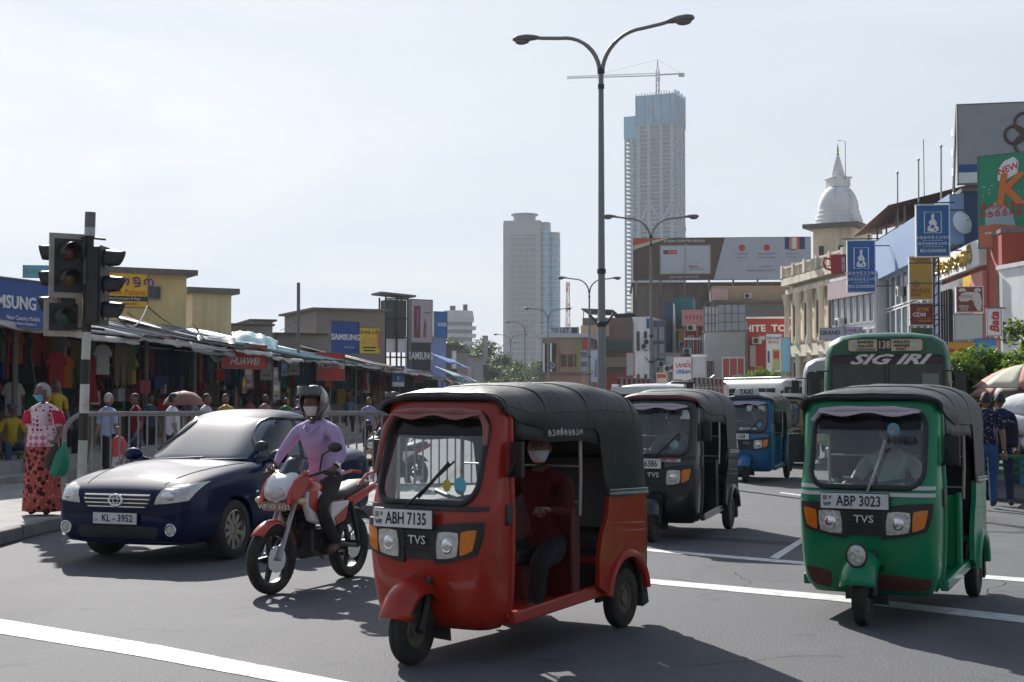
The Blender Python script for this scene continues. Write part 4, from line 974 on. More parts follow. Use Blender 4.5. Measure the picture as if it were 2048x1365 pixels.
# ------------------------------------------------------------------ signs and facades
def span(x0, x1, d, rz, xm=None):
    """Centre, start and end along a facade turned by rz whose middle sits at depth d, so that it spans the given bearings."""
    xc = (x0+x1)/2; u0, u1, uc = [(x-1024)/F_PX/cos(PITCH) for x in (x0, x1, xc)]; c, s = cos(rz), sin(rz)
    X, Y = uc*d, d; t0 = (u0*Y-X)/(c-u0*s); t1 = (u1*Y-X)/(c-u1*s); return X, Y, t0, t1
def sign(name, label, x0, y0, x1, y1, d, rz, m, th=.14, cat='sign', group=None, edge=None):
    X, Y, t0, t1 = span(x0, x1, d, rz); w = t1-t0; tm = (t0+t1)/2; z1, z0 = at(1024, y0, d).z, at(1024, y1, d).z; h = z1-z0
    T = thing(name, label, cat, (X+tm*cos(rz), Y+tm*sin(rz), z0), rz, group)
    q = MB(); q.box((0, 0, h/2), (w, th, h)); q.build('panel', m, T)
    q = MB(); e = edge or GREYM; t = min(.05, h*.03)
    for a, b, c_, d_ in ((0, 0, w+2*t, t), (0, h, w+2*t, t)): q.box((a, -.01, b), (c_, th+.03, d_))
    for sx in (-1, 1): q.box((sx*(w/2+t*.2), -.012, h/2), (t, th+.03, h+t))
    q.build('sign_frame', e, T)
    T['w'], T['h'], T['th'] = w, h, th
    return T
def on(T, s, fx, fz, fs, m, **k):                                      # lettering placed by fractions of the board
    w, h, th = T['w'], T['h'], T['th']; return txt(s, fs*h, m, T, (fx*w, -th/2-.012, fz*h), **k)
def patch(T, fx, fz, fw, fh, m, name='printed_panel', lift=.006):
    w, h, th = T['w'], T['h'], T['th']; q = MB(); q.box((fx*w, -th/2-lift, fz*h), (fw*w, .008, fh*h)); return q.build(name, m, T)
def shape(T, pts, m, name='printed_shape', lift=.008):
    w, h, th = T['w'], T['h'], T['th']; q = MB(); q.prism([(a*w, b*h) for a, b in pts], -th/2-lift-.004, -th/2-lift+.003, 'y'); return q.build(name, m, T)
def ring(T, fx, fz, r, t, m, name='printed_ring'):
    w, h, th = T['w'], T['h'], T['th']; q = MB(); q.tube([(fx*w+r*h*cos(a), -th/2-.008, fz*h+r*h*sin(a)) for a in [2*pi*i/24 for i in range(24)]], t*h, 6, loop=True); return q.build(name, m, T)
GL = [  # rounded letter shapes in the manner of the local script, as strokes in a unit box
    [[(.2, .3), (.05, .5), (.2, .75), (.5, .8), (.7, .6), (.6, .35), (.4, .4), (.45, .6)], [(.7, .6), (.9, .4), (.8, .1), (.4, .05), (.1, .15)]],
    [[(.5, .5), (.35, .65), (.2, .5), (.35, .3), (.6, .3), (.8, .5), (.75, .8), (.4, .9), (.1, .75)], [(.8, .5), (.8, .1), (.3, .0)]],
    [[(.1, .2), (.1, .6), (.3, .8), (.5, .6), (.5, .3), (.5, .6), (.7, .8), (.9, .6), (.9, .2), (.7, .05), (.5, .2)]],
    [[(.8, .75), (.5, .85), (.15, .65), (.15, .25), (.5, .05), (.85, .25), (.8, .55), (.5, .55), (.5, .35)], [(.3, .85), (.4, 1.05), (.6, 1.05)]],
    [[(.15, .05), (.15, .55), (.4, .8), (.65, .6), (.5, .4), (.35, .5)], [(.65, .6), (.85, .8), (.9, .4), (.75, .1)]],
    [[(.2, .8), (.6, .8), (.8, .6), (.6, .45), (.3, .45), (.6, .45), (.85, .25), (.6, .05), (.15, .1)]]]
def script(T, n, fx, fz, fs, m, wide=1.0, bold=.07, seed=1):
    w, h, th = T['w'], T['h'], T['th']; r = random.Random(seed); s = fs*h; q = MB(); x = fx*w-n*s*wide*.5
    for i in range(n):
        for st in GL[r.randrange(6)]:
            q.tube([(x+a*s*.85*wide, -th/2-.012, fz*h+(b-.45)*s) for a, b in st], bold*s, 4)
        x += s*wide
    return q.build('lettering', m, T)
WINM = {}
def window(T, x, z, w, h, fm, pm, y=0, mull=0, name='window', proud=.06):
    key = (round(w, 2), round(h, 2), fm.name, pm.name, mull)
    if key not in WINM:
        q = MB(); t = min(.09, w*.08)
        for sx in (-1, 1): q.box((sx*(w/2-t/2), 0, 0), (t, .12, h))
        for sz in (-1, 1): q.box((0, .001, sz*(h/2-t/2)), (w-2*t, .118, t))
        for k in range(mull): q.box((-w/2+w*(k+1)/(mull+1), .002, 0), (t*.6, .11, h-2*t))
        p = MB(); p.box((0, .03, 0), (w-1.6*t, .04, h-1.6*t)); WINM[key] = (q.mesh(name, fm), p.mesh('pane', pm))
    a = bpy.data.objects.new(name, WINM[key][0]); COL.objects.link(a); a.parent = T; a.location = (x, y-proud+.02, z)
    b = bpy.data.objects.new('pane', WINM[key][1]); COL.objects.link(b); b.parent = a
    return a
def block(name, label, x0, x1, ytop, d, depth, rz, m, cat='building', group='shop houses down the street', roof=None, over=.15, ybot=None, rt=.18):
    X, Y, t0, t1 = span(x0, x1, d, rz); w = t1-t0; tm = (t0+t1)/2; H = at(1024, ytop, d).z; zb = at(1024, ybot, d).z if ybot else 0
    T = thing(name, label, cat, (X+tm*cos(rz), Y+tm*sin(rz), zb), rz, group); H -= zb
    q = MB(); q.box((0, depth/2, H/2), (w, depth, H)); q.build('wall', m, T)
    if roof is not None:
        q = MB(); q.box((0, depth/2, H+rt/2+.002), (w+2*over, depth+2*over, rt)); q.build('roof', roof, T)
    T['w'], T['h'], T['th'] = w, H, 0.0
    return T
def wins(T, nx, nz, fx0, fx1, fz0, fz1, fw, fh, fm, pm, mull=0):
    w, h = T['w'], T['h']
    for i in range(nx):
        for j in range(nz):
            window(T, w*(fx0+(fx1-fx0)*(i/(nx-1) if nx > 1 else .5)), h*(fz0+(fz1-fz0)*(j/(nz-1) if nz > 1 else .5)), w*fw, h*fh, fm, pm, 0, mull)
def band(T, fx, fz, fw, fh, m, name='cornice', proud=.15):
    w, h = T['w'], T['h']; q = MB(); q.box((fx*w, -proud/2, fz*h), (fw*w, proud, fh*h)); return q.build(name, m, T)

# ------------------------------------------------------------------ the market on the left
TIN = [mat('tin_grey', (.30, .31, .33), .5, .35, var=.12, dirt=(.17, .12, .09), da=.5, ds=1.2), mat('tin_pale', (.42, .42, .41), .55, .25, var=.12, dirt=(.2, .15, .11), da=.55, ds=1), mat('tin_rust', (.16, .075, .05), .8, .1, var=.3, dirt=(.28, .16, .1), da=.5, ds=1.3),
       mat('tin_blue', (.22, .38, .42), .55, .2, var=.1, dirt=(.2, .19, .17), da=.4, ds=1.2), mat('tin_dark', (.10, .095, .09), .7, .2, var=.2, dirt=(.2, .15, .11), da=.5, ds=1.2)]
WOOD = mat('weathered_wood', (.10, .075, .055), .85, var=.3, vs=9, bump=.2)
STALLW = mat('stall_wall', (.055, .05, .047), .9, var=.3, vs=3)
bounds = [22.4, 26.2, 30.2, 34.4, 38.6, 43, 47.6, 52.4, 57.6, 63.2, 69.4, 76.5, 85, 95, 107, 122, 140]
looks = ['under the big blue phone sign', 'beside the banded pole', 'with striped football shirts', 'with hanging bags and slippers', 'under the flapping grey sheet', 'with the dark red slanted sign', 'with the rusty brown lean-to', 'with the red phone sign', 'under the pale blue tin roof', 'with the yellow roof poster', 'below the tall poster tower', 'with the hanging blue phone card', 'with the blue sheet roof', 'in the shade near the street bend', 'toward the trees', 'last before the trees']
rooft = [0, 0, 1, 0, 0, 4, 2, 3, 3, 1, 2, 0, 3, 4, 0, 4]
GC = {'navy': (.012, .018, .045), 'black': (.012, .012, .014), 'red': (.42, .02, .018), 'grey': (.12, .12, .13), 'dark blue': (.02, .045, .16), 'white': (.62, .62, .60), 'orange': (.55, .12, .02), 'teal': (.02, .16, .18), 'maroon': (.10, .012, .02), 'yellow': (.55, .34, .03), 'olive': (.08, .08, .035), 'pink': (.50, .10, .14), 'green': (.03, .20, .07), 'tan': (.26, .19, .11)}
def gmesh():
    M_ = {}
    def sheet_of(poly, name, th=.05):
        q = MB(); n = len(poly)
        q.prism(poly, -th/2, th/2, 'y'); me = q.mesh(name, cloth(.1, .1, .1), 40)
        return me
    M_['shirt'] = sheet_of([(-.07, 0), (.07, 0), (.2, -.04), (.32, -.24), (.24, -.30), (.20, -.22), (.215, -.72), (-.215, -.72), (-.20, -.22), (-.24, -.30), (-.32, -.24), (-.2, -.04)], 'hanging_shirt')
    M_['trousers'] = sheet_of([(-.19, 0), (.19, 0), (.21, -.3), (.19, -1.02), (.05, -1.02), (.0, -.36), (-.05, -1.02), (-.19, -1.02), (-.21, -.3)], 'hanging_trousers', .06)
    M_['dress'] = sheet_of([(-.05, 0), (.05, 0), (.15, -.03), (.2, -.2), (.14, -.24), (.14, -.42), (.28, -1.05), (-.28, -1.05), (-.14, -.42), (-.14, -.24), (-.2, -.2), (-.15, -.03)], 'hanging_dress')
    q = MB(); q.prism(round_poly(.19, .17, .06), -.07, .07, 'y', Matrix.Translation((0, 0, -.42))); q.tube([(-.12, 0, -.26), (-.09, 0, -.04), (0, 0, 0), (.09, 0, -.04), (.12, 0, -.26)], .012, 5); M_['bag'] = q.mesh('hanging_bag', cloth(.1, .1, .1), 40)
    q = MB()
    for sx in (-1, 1): q.rings([[V((sx*.055+w*cos(a), h*sin(a), z)) for a in [2*pi*k/10 for k in range(10)]] for z, w, h in ((-.28, .02, .02), (-.26, .045, .03), (-.14, .04, .035), (-.05, .05, .03), (-.01, .02, .02))])
    M_['slippers'] = q.mesh('hanging_slippers', cloth(.1, .1, .1), 40)
    return M_
GM = gmesh()
GC = {k: tuple(c*(.48 if max(v) > .1 else 1) for c in v) for k, v in GC.items()}  # bright goods darkened so the stalls' deep shade sits in their colours
SEEN = {}; NTH = ['', 'second ', 'third ', 'fourth ', 'fifth ', 'sixth ', 'seventh ', 'eighth ', 'ninth ', 'tenth ']
def garment(kind, col, p, rz, where, row='in front of'):
    key = (kind, col, where, row); k = SEEN.get(key, 0); SEEN[key] = k+1
    o = bpy.data.objects.new('hanging_'+kind, GM[kind]); COL.objects.link(o); o.location = p; o.rotation_euler = (0, 0, rz)
    o.material_slots[0].link = 'OBJECT'; o.material_slots[0].material = cloth(*GC[col])
    tag(o, '%s%s %s hanging %s the stall %s' % (NTH[k], col, kind, row, where), {'bag': 'bag', 'slippers': 'slippers'}.get(kind, kind), 'goods hanging in the market stalls'); return o
def dl(x, off):                                                     # depth at which bearing x meets the line off metres behind the stall fronts
    u, lo, hi = (x-1024)/F_PX, 12, 400
    for _ in range(50):
        m = (lo+hi)/2; p = mk(m, off)
        if p.x/p.y < u: lo = m
        else: hi = m
    return mk(lo, off).y
STALLS = []
for i, (d0, d1) in enumerate(zip(bounds, bounds[1:])):
    a, b = mk(d0), mk(d1); L = (b-a).length; rz = atan2(b.y-a.y, b.x-a.x); dp = 4.0
    T = thing('market_stall', 'market stall '+looks[i], 'market stall', (a.x, a.y, .5), rz, 'stalls of the street market'); STALLS.append(T)
    hf = 2.75+[.0, .05, .0, .1, -.05, .1, 0, .05, .1, .1, 0, .05, .1, 0, 0, 0][i]; hb = hf+.75+.3*rnd.random()
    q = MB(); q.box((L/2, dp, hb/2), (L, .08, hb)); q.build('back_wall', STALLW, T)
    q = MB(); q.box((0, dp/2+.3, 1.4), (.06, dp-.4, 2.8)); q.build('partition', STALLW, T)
    q = MB(); q.box((L/2, 1.3, .45), (L-.2, 1.2, .9)); q.build('counter', WOOD, T)
    for z in (1.25, 1.7, 2.15):
        q = MB(); q.box((L/2, dp-.35, z), (L-.2, .45, .04)); q.build('shelf', WOOD, T)
    for x in (.05, L-.05):
        q = MB(); q.tube([(x, .15, -.02), (x, .15, hf+.03)], .045, 8); q.build('post', mat('stall_post', (.16, .15, .13), .7, .2, var=.2), T)
    q = MB(); q.tube([(0, .25, hf-.12), (L, .25, hf-.12)], .018, 6); q.tube([(0, 1.7, hf-.10), (L, 1.7, hf-.10)], .018, 6); q.build('hanging_rail', STEEL, T)
    ns = max(2, round(L/1.05))
    fine = d0 < 60
    for k in range(ns):                                             # corrugated sheets laid side by side
        x0, x1 = L*k/ns-.03, L*(k+1)/ns+.03; yo = -1.0+rnd.uniform(-.22, .14); dz = rnd.uniform(-.03, .03)+k % 2*.025; tl = rnd.uniform(-.02, .02)
        nu = int((x1-x0)/(.028 if fine else .06)); q = MB()
        q.grid(lambda u, v: V((x0+(x1-x0)*u, yo+(dp+.6-yo)*v, hf-.12+dz+tl*u+(hb-hf+.3)*v+.022*sin(2*pi*(x0+(x1-x0)*u)/(.11 if fine else .24))-.05*sin(pi*v))), nu, 3)
        q.build('roof_sheet', TIN[rooft[i]] if rnd.random() < .72 else TIN[rnd.randrange(3)], T, 60, solid=.006)
    q = MB()                                                       # frayed plastic sheet along the eaves
    q.grid(lambda u, v: V((L*u, -1.06-.06*v+.03*noise.noise(V((u*7+i*3, v, 0))), hf-.13-v*(.14+.10*noise.noise(V((u*5, i, 2))))-.03*sin(u*pi))), 24, 3)
    q.build('eaves_sheet', [mat('plastic_sheet', (.42, .40, .37), .5, var=.2, dirt=(.15, .13, .11), da=.6, ds=2), mat('dark_tarp', (.06, .06, .065), .5, var=.3)][1 if i in (4, 7, 10, 13) else 0], T, 60, solid=.005)
    # stock on the shelves: boxes too small to tell apart
    q = MB()
    for z in (1.27, 1.72, 2.17, .92):
        x = .2; yy = dp-.35 if z > 1 else 1.3
        while x < L-.3:
            w, h = rnd.uniform(.12, .35), rnd.uniform(.1, .36); q.k = rnd.randrange(6); q.box((x+w/2, yy, z+h/2), (w*.92, rnd.uniform(.2, .4), h)); x += w
    st = q.build('stock', [cloth(*GC[c]) for c in ('navy', 'grey', 'red', 'white', 'tan', 'dark blue')], T, 0); st['kind'] = 'stuff'
    T['L'], T['hf'] = L, hf
def goods(i, n, kinds, cols, y, zt, x0=.03, x1=.97, seed=0):
    T = STALLS[i]; r = random.Random(i*17+seed); q = Matrix.Translation(T.location) @ Matrix.Rotation(T.rotation_euler.z, 4, 'Z')
    for k in range(n):
        f = x0+(x1-x0)*(k+.5)/n; p = q @ V((f*T['L']+r.uniform(-.08, .08), y+r.uniform(-.12, .12), T['hf']-zt+r.uniform(-.1, .03)))
        garment(r.choice(kinds), r.choice(cols), p, T.rotation_euler.z+r.uniform(-.5, .5)+(pi/2 if r.random() < .45 else 0), looks[i], 'deep inside' if y > 1 else ('low across' if zt > 1 else 'high across'))
dk = ['navy', 'black', 'grey', 'dark blue', 'maroon']
for i in range(1, 5):
    goods(i, 10, ['shirt', 'trousers', 'dress'], dk+(['red', 'orange', 'white', 'olive', 'teal'] if i < 4 else ['grey']), .25, .12)
    goods(i, 8, ['shirt', 'trousers'], dk, 1.7, .1, seed=3)
    goods(i, 9, ['bag', 'slippers', 'bag', 'shirt'], dk+['red', 'green', 'dark blue', 'tan', 'white', 'pink'], .35, 1.15, seed=5)
for i in range(5, 12):
    goods(i, 8, ['shirt', 'trousers', 'bag', 'dress'], dk+['red', 'teal', 'dark blue', 'white', 'maroon', 'orange'], .25, .15)
    goods(i, 6, ['bag', 'shirt', 'slippers'], dk+['tan', 'white', 'pink', 'yellow'], .3, 1.15, seed=5)
for kind, col, x, y, d in (('shirt', 'red', 112, 705, 29.5), ('shirt', 'orange', 128, 712, 29.8), ('dress', 'red', 180, 716, 33), ('trousers', 'tan', 240, 690, 35.5), ('trousers', 'olive', 252, 690, 35.8), ('shirt', 'green', 258, 684, 35.4), ('shirt', 'yellow', 259, 712, 35.4), ('bag', 'pink', 287, 742, 36.5), ('bag', 'red', 438, 724, 43), ('bag', 'red', 322, 780, 36), ('slippers', 'white', 327, 768, 36), ('bag', 'dark blue', 316, 735, 37), ('shirt', 'white', 205, 690, 34)):
    d = dl(x, -.25); w = min(range(16), key=lambda k: abs((bounds[k]+bounds[k+1])/2-d)); garment(kind, col, at(x, y, d), R(60), looks[w])
# boards, phones and cards in front of the middle stalls
SB = paint(.025, .085, .31); SY = paint(.92, .52, .015); SR = paint(.55, .025, .02); SC = paint(.12, .50, .72)
s = sign('shop_sign', 'wide blue shop sign with white lettering on the market eaves', -175, 552, 118, 652, 26.6, R(72), SB)
on(s, 'SAMSUNG', .10, .50, .37, WHITE, bold=.02, ext=.02); on(s, 'New Cancies Mobile', .20, .20, .13, WHITE); on(s, 'Main Street, Pettah, Colombo 11', .18, .09, .08, WHITE)
s = sign('shop_sign', 'small pale blue cartoon banner behind the blue shop sign', 45, 532, 100, 556, dl(72, 3), R(10), SC); script(s, 5, .1, .5, .5, paint(.5, .35, .1), 1.0)
s = sign('shop_sign', 'yellow shoe shop board with purple script behind the traffic light', 180, 546, 294, 615, dl(240, 4.6)-1, R(24), SY)
script(s, 5, .10, .74, .30, paint(.16, .05, .28), 1.15, .09, 3); on(s, 'Shoe Palace', .10, .44, .24, paint(.75, .16, .04), bold=.015); patch(s, 0, .255, 1, .14, BLACKP); on(s, 'Gents Footwears & Bags', .06, .255, .10, WHITE); on(s, 'Tel: 011 243 5097', .1, .10, .09, BLACKP)
YEL = mat('yellow_wash_wall', (.66, .52, .26), .9, var=.12, vs=1.5, dirt=(.22, .18, .12), da=.6, ds=1.0, streak=True); SLAB = mat('weathered_slab', (.17, .155, .14), .9, var=.25, dirt=(.07, .065, .06), da=.6, ds=1.5)
t = block('market_house', 'yellow washed market house with a flat slab roof and small poster', 180, 372, 548, dl(276, 5.5), 6, R(28), YEL, group='houses behind the stalls', roof=SLAB, over=.35, rt=.2)
s = sign('wall_poster', 'small pale poster on the yellow market house', 317, 571, 366, 617, dl(342, 4.6), R(28), paint(.45, .62, .68), .03, 'poster'); on(s, 'BAGS & FOOTWEAR', 0, .85, .13, paint(.6, .08, .05), bold=.02); script(s, 8, 0, .68, .1, paint(.6, .08, .05), 1, .1, 8); script(s, 4, .05, .38, .28, SB, 1.1, .1, 5); patch(s, -.36, .42, .14, .25, paint(.3, .05, .05)); patch(s, 0, .06, 1, .1, paint(.05, .08, .4))
window(t, .15*t['w'], .89*t['h'], .5, .5, GREYM, DGLASS)
t = block('market_house', 'ochre market house with a stained roof edge behind the grey tin roof', 384, 462, 588, dl(423, 5.5), 6, R(30), mat('ochre_wall', (.66, .54, .33), .9, var=.1, dirt=(.22, .19, .14), da=.6, ds=1, streak=True), group='houses behind the stalls', roof=SLAB, over=.3, rt=.25)
for x0, x1, yt, d, lb in ((462, 540, 652, dl(501, 5), 'low block-work hut behind the blue tarpaulin'), (505, 545, 643, dl(525, 6), 'small hut with a curved tin roof beyond the tarpaulin'), (555, 660, 670, dl(607, 4.8), 'low shed of grey boards behind the pale blue roof')):
    block('market_shed', lb, x0, x1, yt, d, 5, R(20), CONC, group='houses behind the stalls', roof=TIN[4], over=.2, rt=.1)
q = MB(); T0 = dl(464, 2.5); T1_ = dl(556, 1.2)
def tp(u, v): return at(464+92*u, 648+6*v, T0+(T1_-T0)*u-v*3.0)+V((0, 0, -.30*v-.55*u-.15*(1-u)**3+.16*noise.noise(V((u*5, v*3.5, 1)))+.10*sin(u*pi)*(1-v)-.15))
q.grid(tp, 16, 8); tag(q.build('blue_tarpaulin', mat('tarp_blue', (.06, .21, .26), .5, var=.15, vs=2), smooth=60, solid=.01), 'faded blue tarpaulin draped over the stall roof', 'tarpaulin')
q = MB()
G0 = dl(395, .6); G1 = dl(470, .3)
def gp(u, v): return at(395+75*u, 672+4*u, G0+(G1-G0)*u-v*2.0)+V((0, 0, -.55*v+.25*sin(u*7+1)*v+.08*noise.noise(V((u*6, v*4, 3)))))
q.grid(gp, 18, 8); tag(q.build('grey_plastic_sheet', mat('grey_sheet', (.26, .26, .27), .45, var=.25, vs=3), smooth=60, solid=.008), 'loose grey plastic sheet hanging from the stall eaves', 'plastic sheet')
q = MB(); p = at(597, 670, 58); q.tube([(p.x, p.y, 3), at(597, 566, 58)], .07, 8); tag(q.build('thin_mast', GREYM), 'thin bare mast rising above the market roofs', 'mast')
s = sign('shop_sign', 'dark red board with slanted white letters under the stall roof', 440, 690, 530, 738, dl(485, -.3), R(55), SR); on(s, 'HUAWEI', 0, .3, .42, WHITE, bold=.02, shear=.3)
s = sign('shop_sign', 'red phone shop board with white letters hung below pale blue roof', 632, 706, 687, 761, dl(660, -.6), R(42), SR); on(s, 'HUAWEI', .02, .52, .30, WHITE, bold=.03)
s = sign('shop_sign', 'tilted blue phone shop sign standing on the pale blue roof', 660, 643, 716, 708, dl(688, -.2), R(46), SB); on(s, 'SAMSUNG', .02, .5, .25, WHITE, bold=.03, ext=.02); on(s, 'Mobile Centre', .15, .2, .07, WHITE)
s = sign('shop_sign', 'bright yellow poster beside the tilted blue phone sign', 715, 656, 760, 708, dl(738, 0), R(30), paint(.78, .62, .05)); script(s, 5, 0, .82, .16, SR, 1.0, .08, 4); patch(s, 0, .5, .7, .28, paint(.75, .45, .1)); patch(s, 0, .24, .6, .05, BLACKP); patch(s, 0, .12, .5, .05, BLACKP); patch(s, .42, .55, .12, .7, paint(.6, .2, .1))
t = block('market_house', 'raw grey concrete house with a tilted flat roof above the stalls', 632, 770, 622, dl(700, 6), 9, R(24), mat('raw_render', (.26, .225, .19), .95, var=.15, vs=1, dirt=(.13, .11, .09), da=.5, ds=1), group='houses behind the stalls', roof=SLAB, over=.4, rt=.16)
t = thing('steel_frame_tower', 'rusty open steel frame with torn sheeting beside concrete house', 'steel frame', at(793, 797, dl(793, 3)).xy.to_3d(), R(24), 'houses behind the stalls'); t.scale = [dl(793, 3)/73]*3; q = MB()
for x in (-.6, .0, .6): q.tube([(x, 0, 0), (x, 0, 6.3)], .05, 6); q.tube([(x, 1, 0), (x, 1, 6.3)], .05, 6)
for z in (3.2, 4.2, 5.2, 6.2): q.tube([(-.6, 0, z), (.6, 0, z)], .04, 6)
q.build('frame', BLACKM, t); q = MB(); q.box((0, .5, 5.2), (1.1, .9, 1.9)); q.build('mesh_sheeting', mat('dark_mesh', (.10, .09, .085), .9, var=.3), t); q = MB(); q.box((0, .1, 3.9), (1.0, .04, .9)); q.build('white_board', WHITE, t)
q = MB(); q.box((0, .5, 6.42), (1.9, 1.6, .1), ry=R(4)); q.build('roof', SLAB, t)
s = sign('poster_tower', 'tall pinkish poster tower with a dark base and white letters', 820, 600, 862, 686, dl(841, .5), R(38), paint(.50, .42, .44), .3, 'billboard'); patch(s, -.22, .48, .30, .74, paint(.20, .05, .06)); patch(s, -.2, .55, .12, .5, paint(.55, .2, .38)); shape(s, [(.05, .12), (.2, .12), (.22, .42), (.14, .6)], paint(.28, .1, .1)); patch(s, .25, .70, .3, .02, BLACKP)
s = sign('poster_tower', 'dark grey lower board of the poster tower with white letters', 820, 686, 858, 742, dl(841, .5), R(38), paint(.045, .043, .05), .3, 'billboard'); on(s, 'SAMSUNG', .02, .52, .36, WHITE, bold=.03, sx=.62)
s = sign('shop_sign', 'upright blue shop board with pale letters beside the poster tower', 868, 624, 893, 676, dl(880, 1), R(30), paint(.02, .16, .42), .2); on(s, 'NOKIA', .1, .5, .2, WHITE, bold=.03, sx=.6)
block('market_house', 'narrow blue market house below the upright blue board', 858, 892, 676, dl(875, 4), 8, R(25), paint(.14, .22, .45), group='houses behind the stalls', roof=WHITE, over=.2)
block('market_house', 'dark timber market house with clutter on its roof', 890, 914, 690, dl(902, 4), 8, R(20), WOOD, group='houses behind the stalls', roof=SLAB, over=.15)
s = sign('shop_sign', 'plain white upright board by dark timber house', 903, 702, 912, 738, dl(907, 2), R(40), WHITE, .2)
block('market_house', 'mauve walled market house before the trees', 912, 935, 706, dl(923, 4), 8, R(20), paint(.30, .24, .26), group='houses behind the stalls', roof=TIN[4], over=.2)
t = block('market_house', 'low house with a flat canopy and two faded posters', 922, 968, 714, dl(945, 4), 9, R(15), paint(.36, .33, .32), group='houses behind the stalls', roof=TIN[4], over=.7); band(t, -.2, .55, .3, .5, paint(.52, .40, .36), 'poster'); band(t, .22, .55, .34, .5, paint(.36, .36, .38), 'poster')
s = sign('shop_sign', 'slim grey upright hoarding at the end of the market', 966, 672, 975, 722, dl(970, 1), R(35), paint(.33, .32, .33), .2); s = sign('shop_sign', 'slim black upright board under the grey hoarding', 966, 730, 974, 757, dl(970, 1), R(35), BLACKP, .2)
s = sign('shop_sign', 'blue phone card hanging at the stall front', 784, 733, 808, 774, dl(796, -.4), R(40), paint(.04, .16, .38), .05); on(s, 'NOKIA', 0, .85, .16, WHITE, bold=.02, sx=.8); patch(s, 0, .12, 1, .22, WHITE); patch(s, 0, .42, .12, .2, WHITE)
for x0, y0, x1, y1, d, c, lb in ((520, 715, 545, 760, 50, (.24, .21, .19), 'grey price board hung between the stalls'), (545, 735, 556, 764, 51, (.55, .55, .56), 'white phone shaped cut-out at the stall front'), (561, 720, 575, 752, 52, (.20, .28, .42), 'pale blue phone poster at the stall front'), (577, 708, 598, 750, 54, (.26, .23, .2), 'brown cloth panel closing a stall'), (488, 720, 505, 775, 48, (.45, .36, .34), 'patchy white poster column on the stall post'), (507, 706, 522, 724, 49, (.45, .32, .04), 'small yellow and black board in the stall'), (484, 755, 492, 787, 48, (.55, .26, .05), 'orange strip banner at the stall post'), (545, 762, 560, 800, 51, (.5, .42, .36), 'framed phone advert standing by the stall'), (108, 785, 122, 900, 27.6, (.42, .41, .38), 'tall cabinet of small goods beside the banded pole'), (830, 740, 846, 765, 80, (.4, .06, .04), 'red board among far stalls'), (845, 742, 862, 760, 84, (.3, .18, .12), 'brown crate board among far stalls'), (922, 757, 930, 770, 100, (.05, .3, .6), 'tiny bright blue board among far stalls')):
    s = sign('stall_board', lb, x0, y0, x1, y1, dl((x0+x1)/2, -.15), R(45), paint(*c), .05, 'board', 'boards in the stalls')
    patch(s, 0, .62, .7, .3, paint(*[min(.8, v*1.7) for v in c])); patch(s, 0, .2, .6, .14, paint(*[v*.4 for v in c]))
    if x0 == 108:
        for k in range(6): patch(s, 0, .12+.15*k, .7, .09, BLACKP)
# canvas flaps over the farther stalls
for x0, y0, x1, d, m, lb in ((858, 706, 905, 88, paint(.05, .16, .45), 'bright blue canvas flap above far stalls'), (870, 733, 912, 90, TIN[3], 'teal tin lean-to over far stalls'), (885, 752, 915, 92, paint(.16, .3, .42), 'faded blue flap over far stalls'), (920, 748, 952, 104, TIN[3], 'pale green tin lean-to near the trees'), (862, 746, 884, 86, paint(.24, .15, .06), 'brown canvas flap over far stalls')):
    d = dl((x0+x1)/2, -.3); a = at(x0, y0, d-3); b = at(x1, y0+14, d+3); q = MB(); q.grid(lambda u, v: a.lerp(b, u)+V((1.4*v, -.5*v, -.7*v-.1*sin(u*3*pi)*v)), 10, 4); tag(q.build('canvas_flap', m, smooth=60, solid=.02), lb, 'awning', 'awnings over the far stalls')
# ------------------------------------------------------------------ right side of the street
NAVY = paint(.035, .06, .16); LBLUE = mat('pale_blue_cladding', (.24, .34, .52), .55, var=.12, vs=.8, dirt=(.15, .2, .3), da=.4, ds=.8)
CREAM = mat('cream_stucco', (.70, .62, .48), .9, var=.1, vs=1, dirt=(.20, .17, .13), da=.65, ds=.9, streak=True); CREAM2 = mat('cream_trim', (.72, .65, .52), .9, var=.1, dirt=(.18, .15, .11), da=.6, ds=1.5, streak=True)
WHT = mat('white_render', (.80, .80, .79), .85, var=.06, vs=1, dirt=(.34, .34, .33), da=.5, ds=.7, streak=True)
SG2 = paint(.008, .12, .36); GOLD = mat('gold_letters', (.50, .34, .08), .35, .6, var=.1)
g = 'shops lining the far side of the street'
# blue jeweller's building
t = block('shop_building', 'dark blue shop building with pale blue parapet and tall glazing', 1752, 1931, 440, 82, 26, R(-95), NAVY, group=g, roof=GREYM, over=.1)
w, h = t['w'], t['h']
q = MB(); q.box((0, -.35, h-1.35), (w, .7, 2.5)); q.build('parapet_cladding', LBLUE, t)
for i in range(9):
    for j in range(4): window(t, -w*.46+w*.058*i*1.3, 1.0+j*2.15+1.0, w*.07, 2.05, WHITE, BGLASS, 0, 0)
s = MB(); s.lathe([(.02, .05), (.3, .12), (.58, .3), (.6, .32)], (0, 0, 0), 'y', 24); ds = s.build('satellite_dish', WHITE, None); p = at(1934, 441, 70.5); ds.location = p; ds.rotation_euler = (R(-12), 0, R(20)); tag(ds, 'white satellite dish on the navy side wall', 'satellite dish')
s = MB(); s.tube([(0, .05, 0), (0, -.3, 0)], .02, 6); s.ball((0, -.32, 0), .05, 8, 6); k = s.build('receiver', BLACKP, ds)
